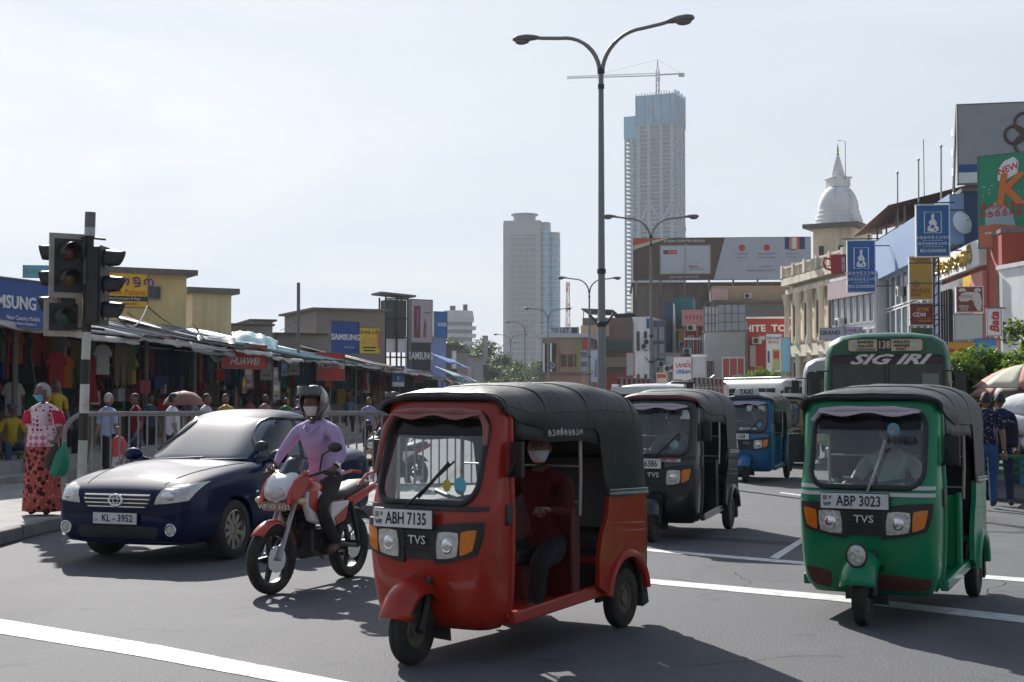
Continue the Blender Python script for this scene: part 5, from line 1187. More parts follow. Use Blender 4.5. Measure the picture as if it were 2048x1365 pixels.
# roof canopy and poles above it
t = thing('roof_canopy', 'rusty sheet canopy on posts above the cream and blue buildings', 'canopy', at(1770, 450, 92)*V((1, 1, 0)) if False else (at(1770, 450, 92).x, 92, at(1770, 462, 92).z), R(-95), g)
q = MB(); q.grid(lambda u, v: V((-7+14*u, -1+6*v, .4+1.5*v+.3*u+.03*sin(u*160))), 60, 2); q.build('roof_sheet', TIN[2], t, 60, solid=.05); 
for x in (-6.5, -3, 0.5, 4, 6.8): q = MB(); q.tube([(x, 0, -2.2), (x, 0, .6+.02*x)], .06, 6); q.build('post', GREYM, t)
q = MB(); q.box((0, -.2, -.9), (14, .05, .05)); q.box((0, -.2, -.4), (14, .05, .05)); q.build('railing', BLACKM, t)
for x, y0, y1, d, lb in ((1795, 346, 452, 88, 'shortest flagpole above the blue parapet'), (1837, 320, 420, 84, 'grey flagpole above the second blue banner'), (1849, 279, 420, 90, 'thinnest tall aerial leaning a little'), (1882, 293, 400, 78, 'stout flagpole nearest the grey billboard')):
    p = at(x, y1, d); top = at(x-(2 if x == 1849 else 0), y0, d); q = MB(); q.tube([(p.x, p.y, p.z-1), top], [.055, .045] if x != 1849 else .025, 6); o = q.build('flagpole', STEEL if x != 1849 else BLACKM); tag(o, lb, 'flagpole', 'poles on the shop roofs')
    if x != 1849: q = MB(); q.ball(top, .09, 8, 6); q.build('finial', STEEL, o)
def figure_sign(label, x0, y0, x1, y1, d):
    s = sign('hanging_sign', label, x0, y0, x1, y1, d, R(-6), SG2, .25, 'sign', 'signs hung out over the street', WHITE)
    w, h = s['w'], s['h']
    zs = [(-.26, .46), (.26, .46), (.26, .86), (-.26, .86)]
    q = MB(); q.tube([(a*w, -.14, b*h) for a, b in zs], .012*h, 4, loop=True); q.build('printed_frame', WHITE, s)
    shape(s, [(-.17, .50), (-.08, .48), (.1, .48), (.18, .51), (.17, .57), (.10, .60), (.13, .64), (.08, .70), (.03, .73), (.05, .77), (.04, .82), (.0, .835), (-.05, .80), (-.05, .75), (-.03, .72), (-.09, .70), (-.13, .65), (-.08, .61), (-.16, .57)], WHITE, 'printed_figure')
    shape(s, [(-.08, .55), (.06, .56), (.02, .62), (-.06, .60)], SG2, 'printed_shape', .014); shape(s, [(.02, .50), (.12, .52), (.06, .55)], SG2, 'printed_shape', .014)
    script(s, 9, 0, .37, .065, WHITE, 1.1, .08, 2); script(s, 11, 0, .25, .06, WHITE, 1.0, .08, 6); patch(s, 0, .31, .6, .006, WHITE, 'printed_line'); patch(s, 0, .19, .6, .006, WHITE, 'printed_line')
    on(s, 'M.D.GUNASENA', 0, .11, .09, WHITE, bold=.01, sx=.75); 
    b = MB()
    for z in (.12, .9): b.box((w*.5+.5, .02, z*h), (1.0, .06, .06))
    b.box((0, 0, h+.12), (w+.6, .06, .06)); b.build('bracket', BLACKM, s); return s
figure_sign('blue banner sign with a white statue hung beside the red mug', 1696, 482, 1751, 585, 88)
figure_sign('larger blue banner sign with a white statue below the flagpoles', 1835, 411, 1900, 514, 69)
# red mug sign
p = at(1675, 548, 90); t = thing('mug_sign', 'red mug shaped sign hung by the cream building', 'sign', p, R(-8), 'signs hung out over the street'); q = MB()
q.prism([(-.40, 0), (.62, 0), (.62, 1.25), (-.46, 1.18)], -.12, .12, 'y'); q.build('panel', paint(.45, .02, .03), t, bevel=.02); q = MB(); q.tube([(-.42, 0, .95), (-.80, 0, 1.0), (-.88, 0, .7), (-.72, 0, .35), (-.40, 0, .25)], .075, 8); q.build('mug_handle', paint(.45, .02, .03), t)
txt('NESCAFE', .26, WHITE, t, (.36, -.135, .6), (pi/2, -pi/2, 0), bold=.02, sx=.82)
s = sign('hanging_sign', 'ochre bank sign with dark lettering above the ATM sign', 1820, 514, 1865, 600, 72, R(-6), paint(.50, .30, .04), .2, 'sign', 'signs hung out over the street', WHITE)
RD = paint(.30, .04, .02); script(s, 9, 0, .94, .05, RD, .9, .09, 7); script(s, 8, .1, .885, .045, RD, .9, .09, 8); ring(s, -.22, .36, .07, .012, paint(.22, .13, .03)); ring(s, -.22, .36, .035, .01, paint(.22, .13, .03)); on(s, "PEOPLE'S", -.02, .20, .12, RD, bold=.02, sx=.86); on(s, 'BANK', -.22, .11, .09, RD, bold=.01)
s = sign('hanging_sign', 'dark red ATM sign hung below the ochre bank sign', 1820, 607, 1866, 651, 72, R(-6), paint(.20, .015, .02), .2, 'sign', 'signs hung out over the street', WHITE)
on(s, 'ATM', .05, .70, .26, GOLD, bold=.03); on(s, 'CDM', -.1, .47, .26, WHITE, bold=.03); on(s, 'KIOSK', .16, .22, .22, GOLD, bold=.03)
s = sign('hanging_sign', 'plain dark green board below the ATM sign', 1822, 657, 1864, 690, 72, R(-6), paint(.02, .10, .04), .2, 'sign', 'signs hung out over the street')
t = thing('sign_mast', 'black lattice mast carrying the bank signs', 'mast', (at(1875, 797, 70).x, 70, .15), 0, g); q = MB()
for sx in (-.12, .12): q.tube([(sx, 0, 0), (sx, 0, 8.6)], .05, 6)
for k in range(16): q.tube([(-.12, 0, .5+.5*k), (.12, 0, .75+.5*k)], .025, 4)
for z in (4.4, 5.4, 6.1, 7.2, 8.2): q.tube([(-1.3, .1, z), (.5, .1, z)], .03, 5)
q.build('lattice', BLACKM, t); q = MB(); 
for k in range(3): q.ball((-.5-.4*k, -.1, 4.35), (.16, .1, .1), 8, 6)
q.build('flood_lamp', GREYM, t)
# striped shop front, red wall
t = block('shop_building', 'shop front of grey, yellow and pink panels under gold letters', 1890, 2006, 492, 68, 14, R(-95), mat('red_wall', (.34, .05, .025), .7, var=.1, dirt=(.2, .04, .03), da=.3, ds=1), group=g, roof=GREYM, over=.05)
w, h = t['w'], t['h']
for a, b, m in ((-.5, -.30, mat('silver_panel', (.36, .36, .37), .3, .5, var=.15, vs=1)), (-.30, -.06, mat('silver_panel_2', (.30, .30, .31), .35, .5, var=.15, vs=1)), (-.06, .09, paint(.75, .45, .02)), (.09, .28, paint(.60, .22, .18))):
    q = MB(); q.box((w*(a+b)/2, -.12, h*.42), (w*(b-a)-.05, .2, h*.84)); q.build('panel', m, t)
for k in range(4): band(t, -.42+.05*k, .4, .012, .8, BLACKM, 'fin', .4)
band(t, -.12, .935, .78, .13, WHT, 'sign_band', .35)
T_ = t; t['th'] = .8; script(t, 8, -.16, .935, .085, GOLD, 1.3, .12, 12)
# white building at the end
t = block('shop_building', 'white rendered building at the edge with a rounded parapet', 2000, 2120, 530, 60, 8, R(-80), WHT, group=g, roof=WHT, over=.1); wins(t, 2, 1, -.40, -.30, .62, .62, .02, .13, GREYM, DGLASS)
t2 = block('shop_building', 'pale green shop house between the red wall and white building', 1985, 2040, 560, 64, 8, R(-85), mat('pale_green_wall', (.42, .50, .44), .85, var=.1, dirt=(.25, .28, .25), da=.5, ds=1), group=g, roof=paint(.5, .2, .16), over=.25); wins(t2, 3, 1, -.3, .1, .7, .7, .06, .14, GREYM, DGLASS)
s = sign('hanging_sign', 'brown shop sign with a pale figure blowing a horn', 1913, 574, 1966, 625, 62, R(-8), paint(.20, .045, .035), .2, 'sign', 'signs hung out over the street', WHITE)
CRM = paint(.60, .56, .50); 
for a, b in ((-.28, .86), (.3, .86)): shape(s, [(a-.15, b), (a-.06, b-.08), (a, b-.03), (a+.1, b-.07), (a+.15, b+.02), (a+.05, b+.09), (a-.06, b+.07)], CRM)
shape(s, [(-.42, .55), (-.35, .42), (-.1, .42), (.1, .5), (.14, .36), (.22, .2), (.3, .05), (.42, .05), (.46, .4), (.4, .7), (.3, .8), (.15, .78), (-.1, .80), (-.3, .74)], CRM); shape(s, [(.05, .38), (.2, .4), (.12, .3)], paint(.2, .045, .035), lift=.014); on(s, 'OMOD', -.22, .22, .12, CRM, bold=.03); on(s, 'TOYS', -.22, .10, .12, CRM, bold=.03); on(s, 'OTOC', -.1, .6, .16, paint(.3, .1, .08), bold=.02)
s = sign('hanging_sign', 'blank pale grey-green board below the brown horn sign', 1909, 629, 1966, 681, 62, R(-8), paint(.50, .55, .52), .2, 'sign', 'signs hung out over the street', GREYM)
s = sign('hanging_sign', 'narrow white sign with upright red script lettering', 1974, 618, 2003, 672, 60, R(-8), WHITE, .15, 'sign', 'signs hung out over the street', STEEL); txt('Bata', .5, paint(.5, .02, .02), s, (.02, -.095, s['h']*.5), (pi/2, -pi/2, 0), bold=.03, shear=.25)
b = MB()
for z in (3.4, 4.2, 5.6): b.tube([(at(1970, 797, 60.3).x, 60.3, z), (at(2000, 797, 64).x+.5, 63, z)], .03, 5)
tag(b.build('sign_bracket', BLACKM), 'thin black brackets holding the red script sign', 'bracket')
s = sign('shop_banner', 'orange banner with red script above the bush', 1895, 684, 1950, 735, 58, R(-20), paint(.75, .33, .04), .06, 'banner'); script(s, 5, 0, .62, .3, paint(.6, .08, .03), 1.2, .09, 3)
s = sign('shop_banner', 'blue banner beside the orange banner above the bush', 1950, 678, 2000, 730, 57, R(-20), paint(.08, .28, .55), .06, 'banner'); script(s, 4, -.1, .65, .2, WHITE, 1.1, .09, 5); patch(s, .42, .5, .14, .9, paint(.7, .3, .2))
# billboards above
s = sign('billboard', 'large grey billboard with a brown ring emblem high above the shops', 1920, 207, 2140, 366, 70, R(-12), paint(.34, .34, .37), .4, 'billboard'); 
BR = paint(.10, .06, .05); w, h = s['w'], s['h']; cx = (2034-1920)/220-.5; cz = (366-272)/159
for a, b, r in ((0, 0, .11), (.05*159/220*3.0, .15, .12), (.05*159/220*3.0, -.13, .12), (.14, 0.0, .08)): 
    ring(s, cx+a*.9, cz+b, r, .022, BR)
patch(s, 0, .19, 1, .10, paint(.02, .08, .26)); patch(s, 0, .07, 1, .14, WHITE)
b = MB(); 
for dy in (.5, 1.4): b.tube([(-w/2-.25, dy, -3), (-w/2+.0, .3, h)], .05, 5); b.tube([(w*.2, dy, -6), (w*.2, .3, h)], .08, 5)
for k in range(4): b.tube([(-w/2-.2, .5, k*1.0-.5), (-w/2-.1, 1.4, k*1.0)], .03, 4)
b.build('scaffold', GREYM, s)
s = sign('billboard', 'green drinks billboard with orange letter and white cap', 1963, 306, 2130, 492, 63.5, R(-38), mat('billboard_green', (.004, .24, .12), .4, var=.35, vs=.5), .3, 'billboard')
ORG = paint(.66, .16, .03); w, h = s['w'], s['h']
on(s, 'Kist', .12, .60, .46, ORG, bold=.03, shear=.15, ext=.03); shape(s, [(-.26, .72), (-.20, .70), (-.02, .78), (0, .9), (-.06, .96), (-.18, .92), (-.25, .84)], WHITE, 'printed_cap', .01); on(s, 'NEW', -.13, .835, .10, paint(.6, .03, .03), bold=.03, rot=(pi/2, R(-14), 0))
shape(s, [(-.40, 0), (.5, 0), (.5, .06), (.2, .14), (-.05, .22), (-.3, .25), (-.5, .24), (-.5, 0)], paint(.55, .16, .07), 'printed_swoosh', .01); on(s, 'www.kist.lk', -.28, .16, .055, WHITE, bold=.01)
shape(s, [(-.42, .24), (-.2, .22), (-.05, .22), (-.08, .34), (-.18, .46), (-.3, .48), (-.42, .40)], paint(.36, .46, .50), 'printed_splash', .006); script(s, 8, -.12, .44, .07, paint(.65, .05, .03), 1.1, .1, 9); script(s, 7, -.17, .36, .07, paint(.65, .05, .03), 1.1, .1, 10)
for k in range(14): a = rnd.uniform(-.46, .0); b = rnd.uniform(.48, .7); patch(s, a, b, rnd.uniform(.01, .04), rnd.uniform(.006, .016), paint(.4, .6, .55), 'printed_drop')
# white glazed building between banner signs
t = block('shop_building', 'white framed glass building below the mug sign', 1664, 1752, 556, 96, 10, R(-80), WHT, group=g, roof=WHT, over=.1); wins(t, 7, 3, -.43, .43, .30, .78, .11, .20, WHITE, BGLASS); band(t, 0, .93, 1, .12, paint(.6, .45, .45), 'sign_band', .3)
s = sign('shop_sign', 'silver name board with dark lettering on white glass building', 1640, 656, 1690, 679, 92, R(-25), paint(.40, .43, .48), .12); on(s, 'GRAND', -.08, .55, .5, BLACKP, bold=.03)
s = sign('shop_sign', 'orange board at the foot of the cream building', 1608, 726, 1630, 757, 100, R(-20), paint(.6, .14, .05), .12)
s = sign('shop_sign', 'pale script board over the street by the silver board', 1688, 655, 1725, 668, 90, R(-25), paint(.5, .5, .6), .1); script(s, 4, 0, .5, .6, paint(.3, .15, .4), 1.2, .1, 4)
# cream colonial building
t = block('colonial_building', 'ornate cream colonial building with columns and a balustrade', 1582, 1706, 541, 116, 22, R(-84), CREAM, group=g, roof=CREAM2, over=.3, rt=.3)
w, h = t['w'], t['h']
band(t, 0, .97, 1.02, .05, CREAM2, 'cornice', .8); band(t, 0, .90, 1.01, .035, CREAM2, 'cornice', .45); band(t, 0, .47, 1.0, .08, CREAM2, 'string_course', .45); band(t, 0, .04, 1.02, .10, CREAM2, 'plinth', .5)
nb = 5
for i in range(nb+1):
    x = -w/2+w*i/nb
    q = MB(); q.lathe([(.36, h*.05), (.36, h*.09), (.26, h*.11), (.24, h*.42), (.36, h*.45)], (x, -.35, 0), 'z', 12, cap=True); q.lathe([(.34, h*.51), (.34, h*.54), (.24, h*.56), (.22, h*.80), (.27, h*.81), (.36, h*.86), (.4, h*.885)], (x, -.35, 0), 'z', 12, cap=True); q.box((x, -.6, h+.55), (.5, .5, 1.1)); q.build('column', CREAM2, t, 40)
    if i < nb:
        for fz, fh in ((.27, .26), (.69, .24)):
            window(t, x+w/nb/2, h*fz, w/nb*.5, h*fh, CREAM2, mat('shutter_brown', (.10, .045, .03), .7, var=.3), 0, 1)
        q = MB()
        for k in range(9): q.lathe([(.09, h+.05), (.15, h+.25), (.08, h+.5), (.13, h+.8)], (x+w/nb*(.1+.1*k), -.6, 0), 'z', 8, cap=True)
        q.box((x+w/nb/2, -.6, h+.88), (w/nb-.5, .3, .16)); q.build('balustrade', CREAM2, t)
t = block('dome_tower', 'cream corner tower carrying the white dome', 1628, 1706, 456, 118, 6, R(-30), CREAM, 'tower', g, roof=SLAB, over=.7, rt=.35); wins(t, 2, 1, -.28, .22, .86, .86, .16, .10, CREAM2, DGLASS, 0)
p = at(1677, 455, 122); t = thing('stupa_dome', 'white dome shrine with a ringed spire on a cream tower', 'dome', p, R(15), g)
WD = mat('dome_white', (.80, .80, .78), .8, var=.08, dirt=(.27, .27, .26), da=.6, ds=.9, streak=True)
q = MB(); q.lathe([(2.2, -.2), (2.2, .25), (2.05, .3), (2.05, .6), (1.95, .65), (1.93, .95), (1.8, 1.0), (1.8, 1.35), (1.7, 1.4), (1.72, 1.7), (1.64, 2.2), (1.42, 2.8), (1.08, 3.25), (.85, 3.42), (.05, 3.45)], n=40); q.build('bell', WD, t, 40)
q = MB(); q.box((0, 0, 3.8), (1.55, 1.55, .75)); q.box((0, 0, 4.22), (1.8, 1.8, .14)); q.build('square_chamber', WD, t, bevel=.04)
q = MB(); q.lathe([(.62, 4.3)]+[(r, z) for k in range(7) for r, z in ((.62-.07*k, 4.35+.26*k), (.62-.07*k, 4.5+.26*k), (.52-.07*k, 4.53+.26*k))]+[(.1, 6.2)], n=20); q.build('ringed_spire', WD, t, 40)
q = MB(); q.lathe([(.04, 6.1), (.14, 6.3), (.06, 6.5), (.10, 6.65), (.02, 7.2)], n=10); q.build('pinnacle', GOLD, t)
t = thing('lightning_pole', 'thin hooked pole beside the dome spire', 'pole', at(1691, 352, 121), 0, g); q = MB(); q.tube([(0, 0, -.3), (0, 0, 3.0), (-.65, 0, 3.02)], .03, 5); q.build('rod', BLACKM, t)
s = sign('flag_board', 'small board of orange, white and blue flag stripes', 1571, 475, 1611, 499, 118, R(-10), paint(.60, .25, .16), .3, 'board'); 
for a, b, c in ((-.38, .22, (.03, .05, .2)), (-.02, .2, (.68, .66, .6)), (.36, .26, (.03, .05, .16)), (.18, .1, (.6, .12, .06))): patch(s, a, .5, b, .96, paint(*c))
# wide brown billboard on a stained block
ST = mat('stained_render', (.20, .165, .14), .95, var=.25, vs=.5, dirt=(.045, .04, .035), da=.8, ds=.5, streak=True)
t = block('old_block', 'old brown block with black rain stains under the wide billboard', 1266, 1620, 568, 172, 16, R(-4), ST, group=g, roof=SLAB, over=.2)
s = sign('billboard', 'wide brown and pale grey billboard above the stained old block', 1267, 476, 1622, 560, 170, R(-4), mat('billboard_wood', (.085, .045, .032), .5, var=.35, vs=.6), .5, 'billboard')
shape(s, [(-.045, 0), (.5, 0), (.5, 1), (.02, 1)], paint(.42, .47, .56), 'printed_ground'); shape(s, [(-.5, .82), (-.5, 1), (-.33, 1)], paint(.5, .05, .04), 'printed_corner', .012); shape(s, [(-.5, .72), (-.5, .82), (-.33, 1), (-.29, 1)], paint(.5, .5, .3), 'printed_band', .012)
patch(s, -.205, .48, .29, .70, paint(.3, .28, .2), 'printed_border', .012); patch(s, -.205, .48, .275, .65, paint(.46, .52, .60), 'printed_card', .02); shape(s, [(-.22, .16), (-.2, .16), (-.195, .85), (-.205, .85)], paint(.38, .40, .44), 'printed_fold', .03)
LR = paint(.5, .03, .03); LG = paint(.18, .18, .2)
def o2(S_, fx, fz, fs, m, **k): w_, h_, th_ = s['w'], s['h'], s['th']; return txt(S_, fs*h_, m, s, (fx*w_, -th_/2-.05, fz*h_), **k)
o2('A NEW CHAPTER BEGINS', -.21, .92, .085, WHITE); o2('NEW NAME. SAME TRUST.', -.21, .06, .06, WHITE); patch(s, -.315, .66, .03, .10, paint(.12, .04, .04), lift=.035); patch(s, -.275, .66, .05, .10, LR, lift=.035); o2('IDEAL FINANCE', -.275, .66, .035, WHITE); o2('is now', -.15, .40, .05, LG); o2('Mahindra', -.155, .315, .065, LR, bold=.02); o2('IDEAL FINANCE', -.14, .25, .05, LG)
for a, t1, t2 in ((.115, 'Wide Branch', 'Network'), (.255, 'Fitch Rating AA-', '(Outlook Stable)'), (.40, 'Being there', 'for you')):
    q = MB(); q.lathe([(.001, 0), (.075*s['h'], 0), (.075*s['h'], .03)], (a*s['w'], -s['th']/2-.05, .75*s['h']), 'y', 20); q.build('printed_disc', LR, s); o2(t1, a, .61, .062, LG); o2(t2, a, .52, .062, LG)
o2('www.mahindra.lk', .25, .31, .045, LG); o2('Hotline Number  0114', .22, .21, .07, LG)
b = MB()
for k in range(8): b.tube([(-s['w']*.48+s['w']*.137*k, .4, -2), (-s['w']*.48+s['w']*.137*k, .4, s['h'])], .12, 5)
b.build('support_post', GREYM, s)
# two storey shops at the bend
g2 = 'small shops at the street bend'
t = block('shop_building', 'tan slab-edged shop block under the billboard end', 1425, 1582, 572, 160, 10, R(-6), mat('tan_parapet', (.42, .31, .19), .85, var=.1, dirt=(.3, .23, .15), da=.3, ds=.5), group=g2, roof=None, ybot=602); band(t, -.40, .42, .2, .8, paint(.55, .36, .34), 'parapet_end', .5)
t = block('shop_building', 'grey roofed building behind the red shop', 1420, 1600, 606, 158, 12, R(-6), mat('slate_wall', (.17, .16, .155), .9, var=.15, dirt=(.09, .09, .085), da=.5, ds=1), group=g2, roof=SLAB, over=.3)
t = block('shop_building', 'narrow white shop with dark slit windows', 1266, 1301, 638, 132, 8, R(-16), WHT, group=g2, roof=WHT, over=.05); wins(t, 2, 2, -.2, .22, .33, .77, .17, .2, GREYM, DGLASS); band(t, .4, .95, .18, .1, SB, 'sign_band', .2)
t = block('shop_building', 'glass fronted blue grey shop beside the slit window shop', 1301, 1332, 646, 133, 8, R(-16), paint(.08, .13, .24), group=g2, roof=GREYM, over=.05); wins(t, 2, 5, -.22, .22, .15, .88, .40, .16, GREYM, mat('pale_glass', (.26, .34, .36), .15, var=.2, spec=.8)); band(t, -.05, .2, .3, .3, paint(.6, .3, .2), 'poster', .1)
TEAL = mat('teal_cladding', (.015, .14, .17), .5, var=.1, vs=.5); PET = mat('petrol_cladding', (.02, .06, .13), .5, var=.1, vs=.5)
t = thing('shop_building', 'shop with slanted petrol and teal tower panels', 'building', at(1357, 797, 136).xy.to_3d(), R(-10), g2); s_ = 136/F_PX
q = MB(); q.prism([(-26*s_, 0), (-8*s_, 0), (-10*s_, 10.8), (-28*s_, 10.9)], -.3, 5, 'y'); q.build('petrol_panel', PET, t); q = MB(); q.prism([(-6*s_, 0), (26*s_, 0), (29*s_, 11.4), (-10*s_, 11.3)], .6, 6, 'y'); q.build('teal_panel', TEAL, t); q = MB(); q.prism([(-12*s_, 3), (2*s_, 3), (-7*s_, 10.6), (-9*s_, 10.8)], -.5, .55, 'y'); q.build('white_panel', WHT, t)
t = block('shop_building', 'low pale glass shop with a grey canopy', 1330, 1362, 710, 128, 8, R(-14), paint(.35, .42, .42), group=g2, roof=GREYM, over=.4); wins(t, 3, 1, -.3, .3, .4, .4, .26, .7, GREYM, mat('pale_glass', (.26, .34, .36)))
t = block('shop_building', 'narrow shop with an ochre door frame', 1357, 1377, 662, 134, 8, R(-10), paint(.50, .33, .05), group=g2, roof=paint(.5, .33, .05), over=.2); wins(t, 1, 1, 0, 0, .5, .5, .55, .75, paint(.5, .33, .05), DGLASS)
PK = mat('pink_stucco', (.58, .26, .24), .85, var=.1, dirt=(.35, .2, .18), da=.4, ds=1); RB = mat('brick_red_stucco', (.34, .05, .045), .85, var=.12, vs=2)
t = block('shop_building', 'pink and red shop house with an ornate parapet', 1366, 1411, 624, 131, 9, R(-12), RB, group=g2, roof=PK, over=.15)
band(t, 0, .93, 1.06, .14, PK, 'parapet', .35); 
for k in range(5): band(t, -.32+.16*k, .945, .06, .04, paint(.25, .04, .04), 'parapet_opening', .37)
wins(t, 2, 1, -.15, .36, .64, .64, .26, .26, WHITE, DGLASS, 1); band(t, -.12, .42, .32, .3, paint(.45, .04, .03), 'shop_board', .3); band(t, .0, .74, .9, .02, WHITE, 'cornice', .25)
for a in (-.42, .14, .47): band(t, a, .55, .05, .6, PK, 'pilaster', .2)
t = block('shop_building', 'corner shop with pale gridded hoardings above a red upper floor', 1410, 1493, 664, 126, 9, R(-4), paint(.33, .34, .35), group=g2, roof=GREYM, over=.1)
w, h = t['w'], t['h']; wins(t, 2, 1, -.38, -.38, .50, .5, .2, .34, WHITE, paint(.42, .08, .06), 3); wins(t, 1, 1, .18, .18, .52, .52, .55, .36, WHITE, paint(.42, .08, .06), 2); wins(t, 1, 1, -.32, -.32, .16, .16, .3, .26, GREYM, BGLASS, 1); wins(t, 1, 1, .2, .2, .16, .16, .5, .28, GREYM, DGLASS, 0); band(t, 0, .33, 1.02, .03, CONC, 'ledge', .6); script_t = t; t['th'] = .9; script(t, 6, .15, .28, .07, paint(.6, .15, .2), 1.4, .1, 5)
for x0, x1, d, rz, lb in ((1408, 1436, 124, 24, 'white gridded hoarding facing the lane, rusted at its joints'), (1437, 1491, 123, -14, 'pale grey gridded hoarding with a torn corner')):
    s = sign('hoarding', lb, x0, 610 if x0 > 1410 else 614, x1, 664 if x0 < 1410 else 662, d, R(rz), paint(.52, .54, .57) if x0 < 1410 else paint(.33, .35, .39), .2, 'hoarding'); q = MB(); w, h = s['w'], s['h']
    for k in (1, 2, 3): q.box((-w/2+w*k/4, -.13, h/2), (.06, .06, h))
    for k in (1, 2): q.box((0, -.135, h*k/3), (w, .05, .06))
    q.build('frame_bar', GREYM, s)
t = block('shop_building', 'plain red shop front with white name lettering', 1493, 1582, 638, 128, 9, R(-6), mat('shop_red', (.36, .035, .03), .7, var=.08, dirt=(.25, .03, .03), da=.3, ds=1), group=g2, roof=WHT, over=.1); t['th'] = 0
on(t, 'WHITE  TOWER', .05, .90, .095, WHITE, bold=.03, sx=1.1, ext=.03); on(t, 'MOBILE', .05, .80, .07, WHITE, bold=.02); band(t, -.36, .62, .13, .22, paint(.45, .4, .4), 'pale_board', .1)
s = sign('shop_sign', 'white and red price board in front of the red shop', 1532, 668, 1563, 745, 118, R(-8), WHITE, .2); on(s, 'DISCOUNT', 0, .88, .10, SB, bold=.02, sx=.7); on(s, 'MOBILE', 0, .78, .10, ORG, bold=.02, sx=.8); patch(s, .15, .33, .5, .55, paint(.45, .5, .2)); patch(s, .15, .45, .35, .2, LR, lift=.012); patch(s, -.34, .4, .14, .3, SB)
s = sign('shop_sign', 'pale blue board beside the price board', 1563, 676, 1580, 745, 119, R(-8), paint(.14, .38, .55), .2)
s = sign('shop_sign', 'white framed board with red and blue words on street level', 1346, 714, 1383, 760, 110, R(-6), WHITE, .2, edge=paint(.5, .1, .08)); on(s, 'LANDS', .05, .62, .26, LR, bold=.03, sx=.8); on(s, 'BY', .3, .8, .1, LR); on(s, 'URBAN', .05, .34, .24, SB, bold=.03, sx=.8)
block('side_kiosk', 'grey dotted side wall of the framed board kiosk', 1383, 1410, 714, 112, .6, R(-20), paint(.45, .46, .48), group=g2, roof=WHT, over=.05)
s = sign('shop_sign', 'small yellow and red street level board', 1312, 745, 1334, 770, 112, R(-6), paint(.62, .56, .4), .1); patch(s, 0, .7, .8, .3, paint(.5, .05, .05))
s = sign('shop_sign', 'red rimmed pale board on a stained post', 1253, 706, 1268, 752, 126, R(-10), paint(.38, .42, .46), .4, edge=LR)
s = sign('shop_sign', 'tall red sign by the far shop houses', 1164, 678, 1175, 700, 150, R(-6), LR, .2); s = sign('shop_sign', 'grey stacked notice board by the far shop houses', 1160, 700, 1176, 765, 149, R(-6), paint(.34, .34, .40), .2); 
for k in range(3): patch(s, 0, .85-.3*k, .8, .16, paint(.12, .14, .17))
t = block('shop_building', 'brown and dark green market house with roof clutter', 1165, 1268, 636, 165, 14, R(-8), mat('umber_wall', (.17, .12, .10), .9, var=.25, vs=.6, dirt=(.08, .06, .055), da=.5, ds=.5), group=g2, roof=None); w, h = t['w'], t['h']
for a, b, c_, d_, m in ((-.25, .86, .55, .12, mat('tan_wall', (.42, .30, .21), .85, var=.1)), (.2, .70, .6, .1, paint(.02, .06, .06)), (.25, .53, .6, .10, paint(.28, .23, .20)), (.1, .30, .75, .2, RB), (-.25, .62, .4, .14, paint(.06, .10, .09))): band(t, a, b, c_, d_, m, 'facade_band', .5)
q = MB(); q.box((-w*.2, 4, h+.9), (w*.62, 10, .15), ry=R(3)); q.box((w*.28, 5, h+.5), (w*.42, 8, .12), ry=R(-3)); q.build('roof', TIN[4], t); q = MB()
for k in range(5): q.tube([(-w*.48+w*.14*k, 0, h), (-w*.48+w*.14*k, 0, h+.9)], .06, 5)
q.build('roof_post', STEEL, t); q = MB(); q.prism([(-w*.5, .58*h), (-w*.18, .58*h), (-w*.34, .72*h)], -3, -.6, 'y'); q.build('gable_roof', paint(.25, .36, .40), t); band(t, .22, .12, .2, .2, DARK, 'doorway', .55)
s = sign('shop_poster', 'pale poster of a figure in purple beside the brown house', 1180, 700, 1200, 765, 140, R(-8), paint(.38, .46, .58), .1, 'poster'); shape(s, [(-.1, .15), (.2, .15), (.25, .6), (.12, .8), (0, .6)], paint(.2, .14, .35)); shape(s, [(-.45, .3), (-.2, .3), (-.25, .55)], paint(.2, .5, .25))
t = block('shop_building', 'shop with a big letting board on its roof and posters below', 1085, 1164, 676, 152, 12, R(-10), mat('buff_wall', (.42, .35, .24), .85, var=.1, dirt=(.3, .24, .17), da=.3, ds=.6), group=g2, roof=paint(.5, .52, .55), over=.8, rt=.4); wins(t, 3, 2, .04, .38, .42, .70, .12, .16, RB, DGLASS)
for k in range(4): band(t, -.44+.09*k, .5, .045, .85, WHITE if k % 2 == 0 else BLACKP, 'pylon_stripe', .8)
band(t, -.15, .55, .17, .62, paint(.42, .22, .12), 'poster', .3); q = MB(); q.prism([(-w*0-.25*t['w'], .35*t['h']), (-.16*t['w'], .35*t['h']), (-.12*t['w'], .7*t['h']), (-.16*t['w'], .8*t['h']), (-.2*t['w'], .7*t['h'])], -.34, -.31, 'y'); q.build('poster_figure', paint(.62, .45, .05), t); band(t, .43, .5, .12, .85, paint(.34, .36, .08), 'banner', .3)
s = sign('letting_board', 'white roof board with the words to let in dark letters', 1097, 655, 1158, 668, 153, R(-10), paint(.42, .46, .52), .2, 'board'); on(s, 'TO LET', -.12, .5, .9, mat('dark_letter', (.03, .04, .06), .5), bold=.03); patch(s, .36, .5, .2, .8, BLACKP)
s = sign('shop_sign', 'round dark badge board on the striped pylon', 1098, 725, 1112, 738, 140, R(-8), paint(.05, .05, .12), .1); ring(s, 0, .5, .3, .05, WHITE)
t = block('market_house', 'low reddish stall roof line under the letting board', 1085, 1166, 748, 138, 6, R(-8), paint(.35, .2, .15), group=g2, roof=GREYM, over=.3)
ACM = mat('ac_case', (.55, .55, .52), .6, var=.1, dirt=(.25, .23, .2), da=.5, ds=4)
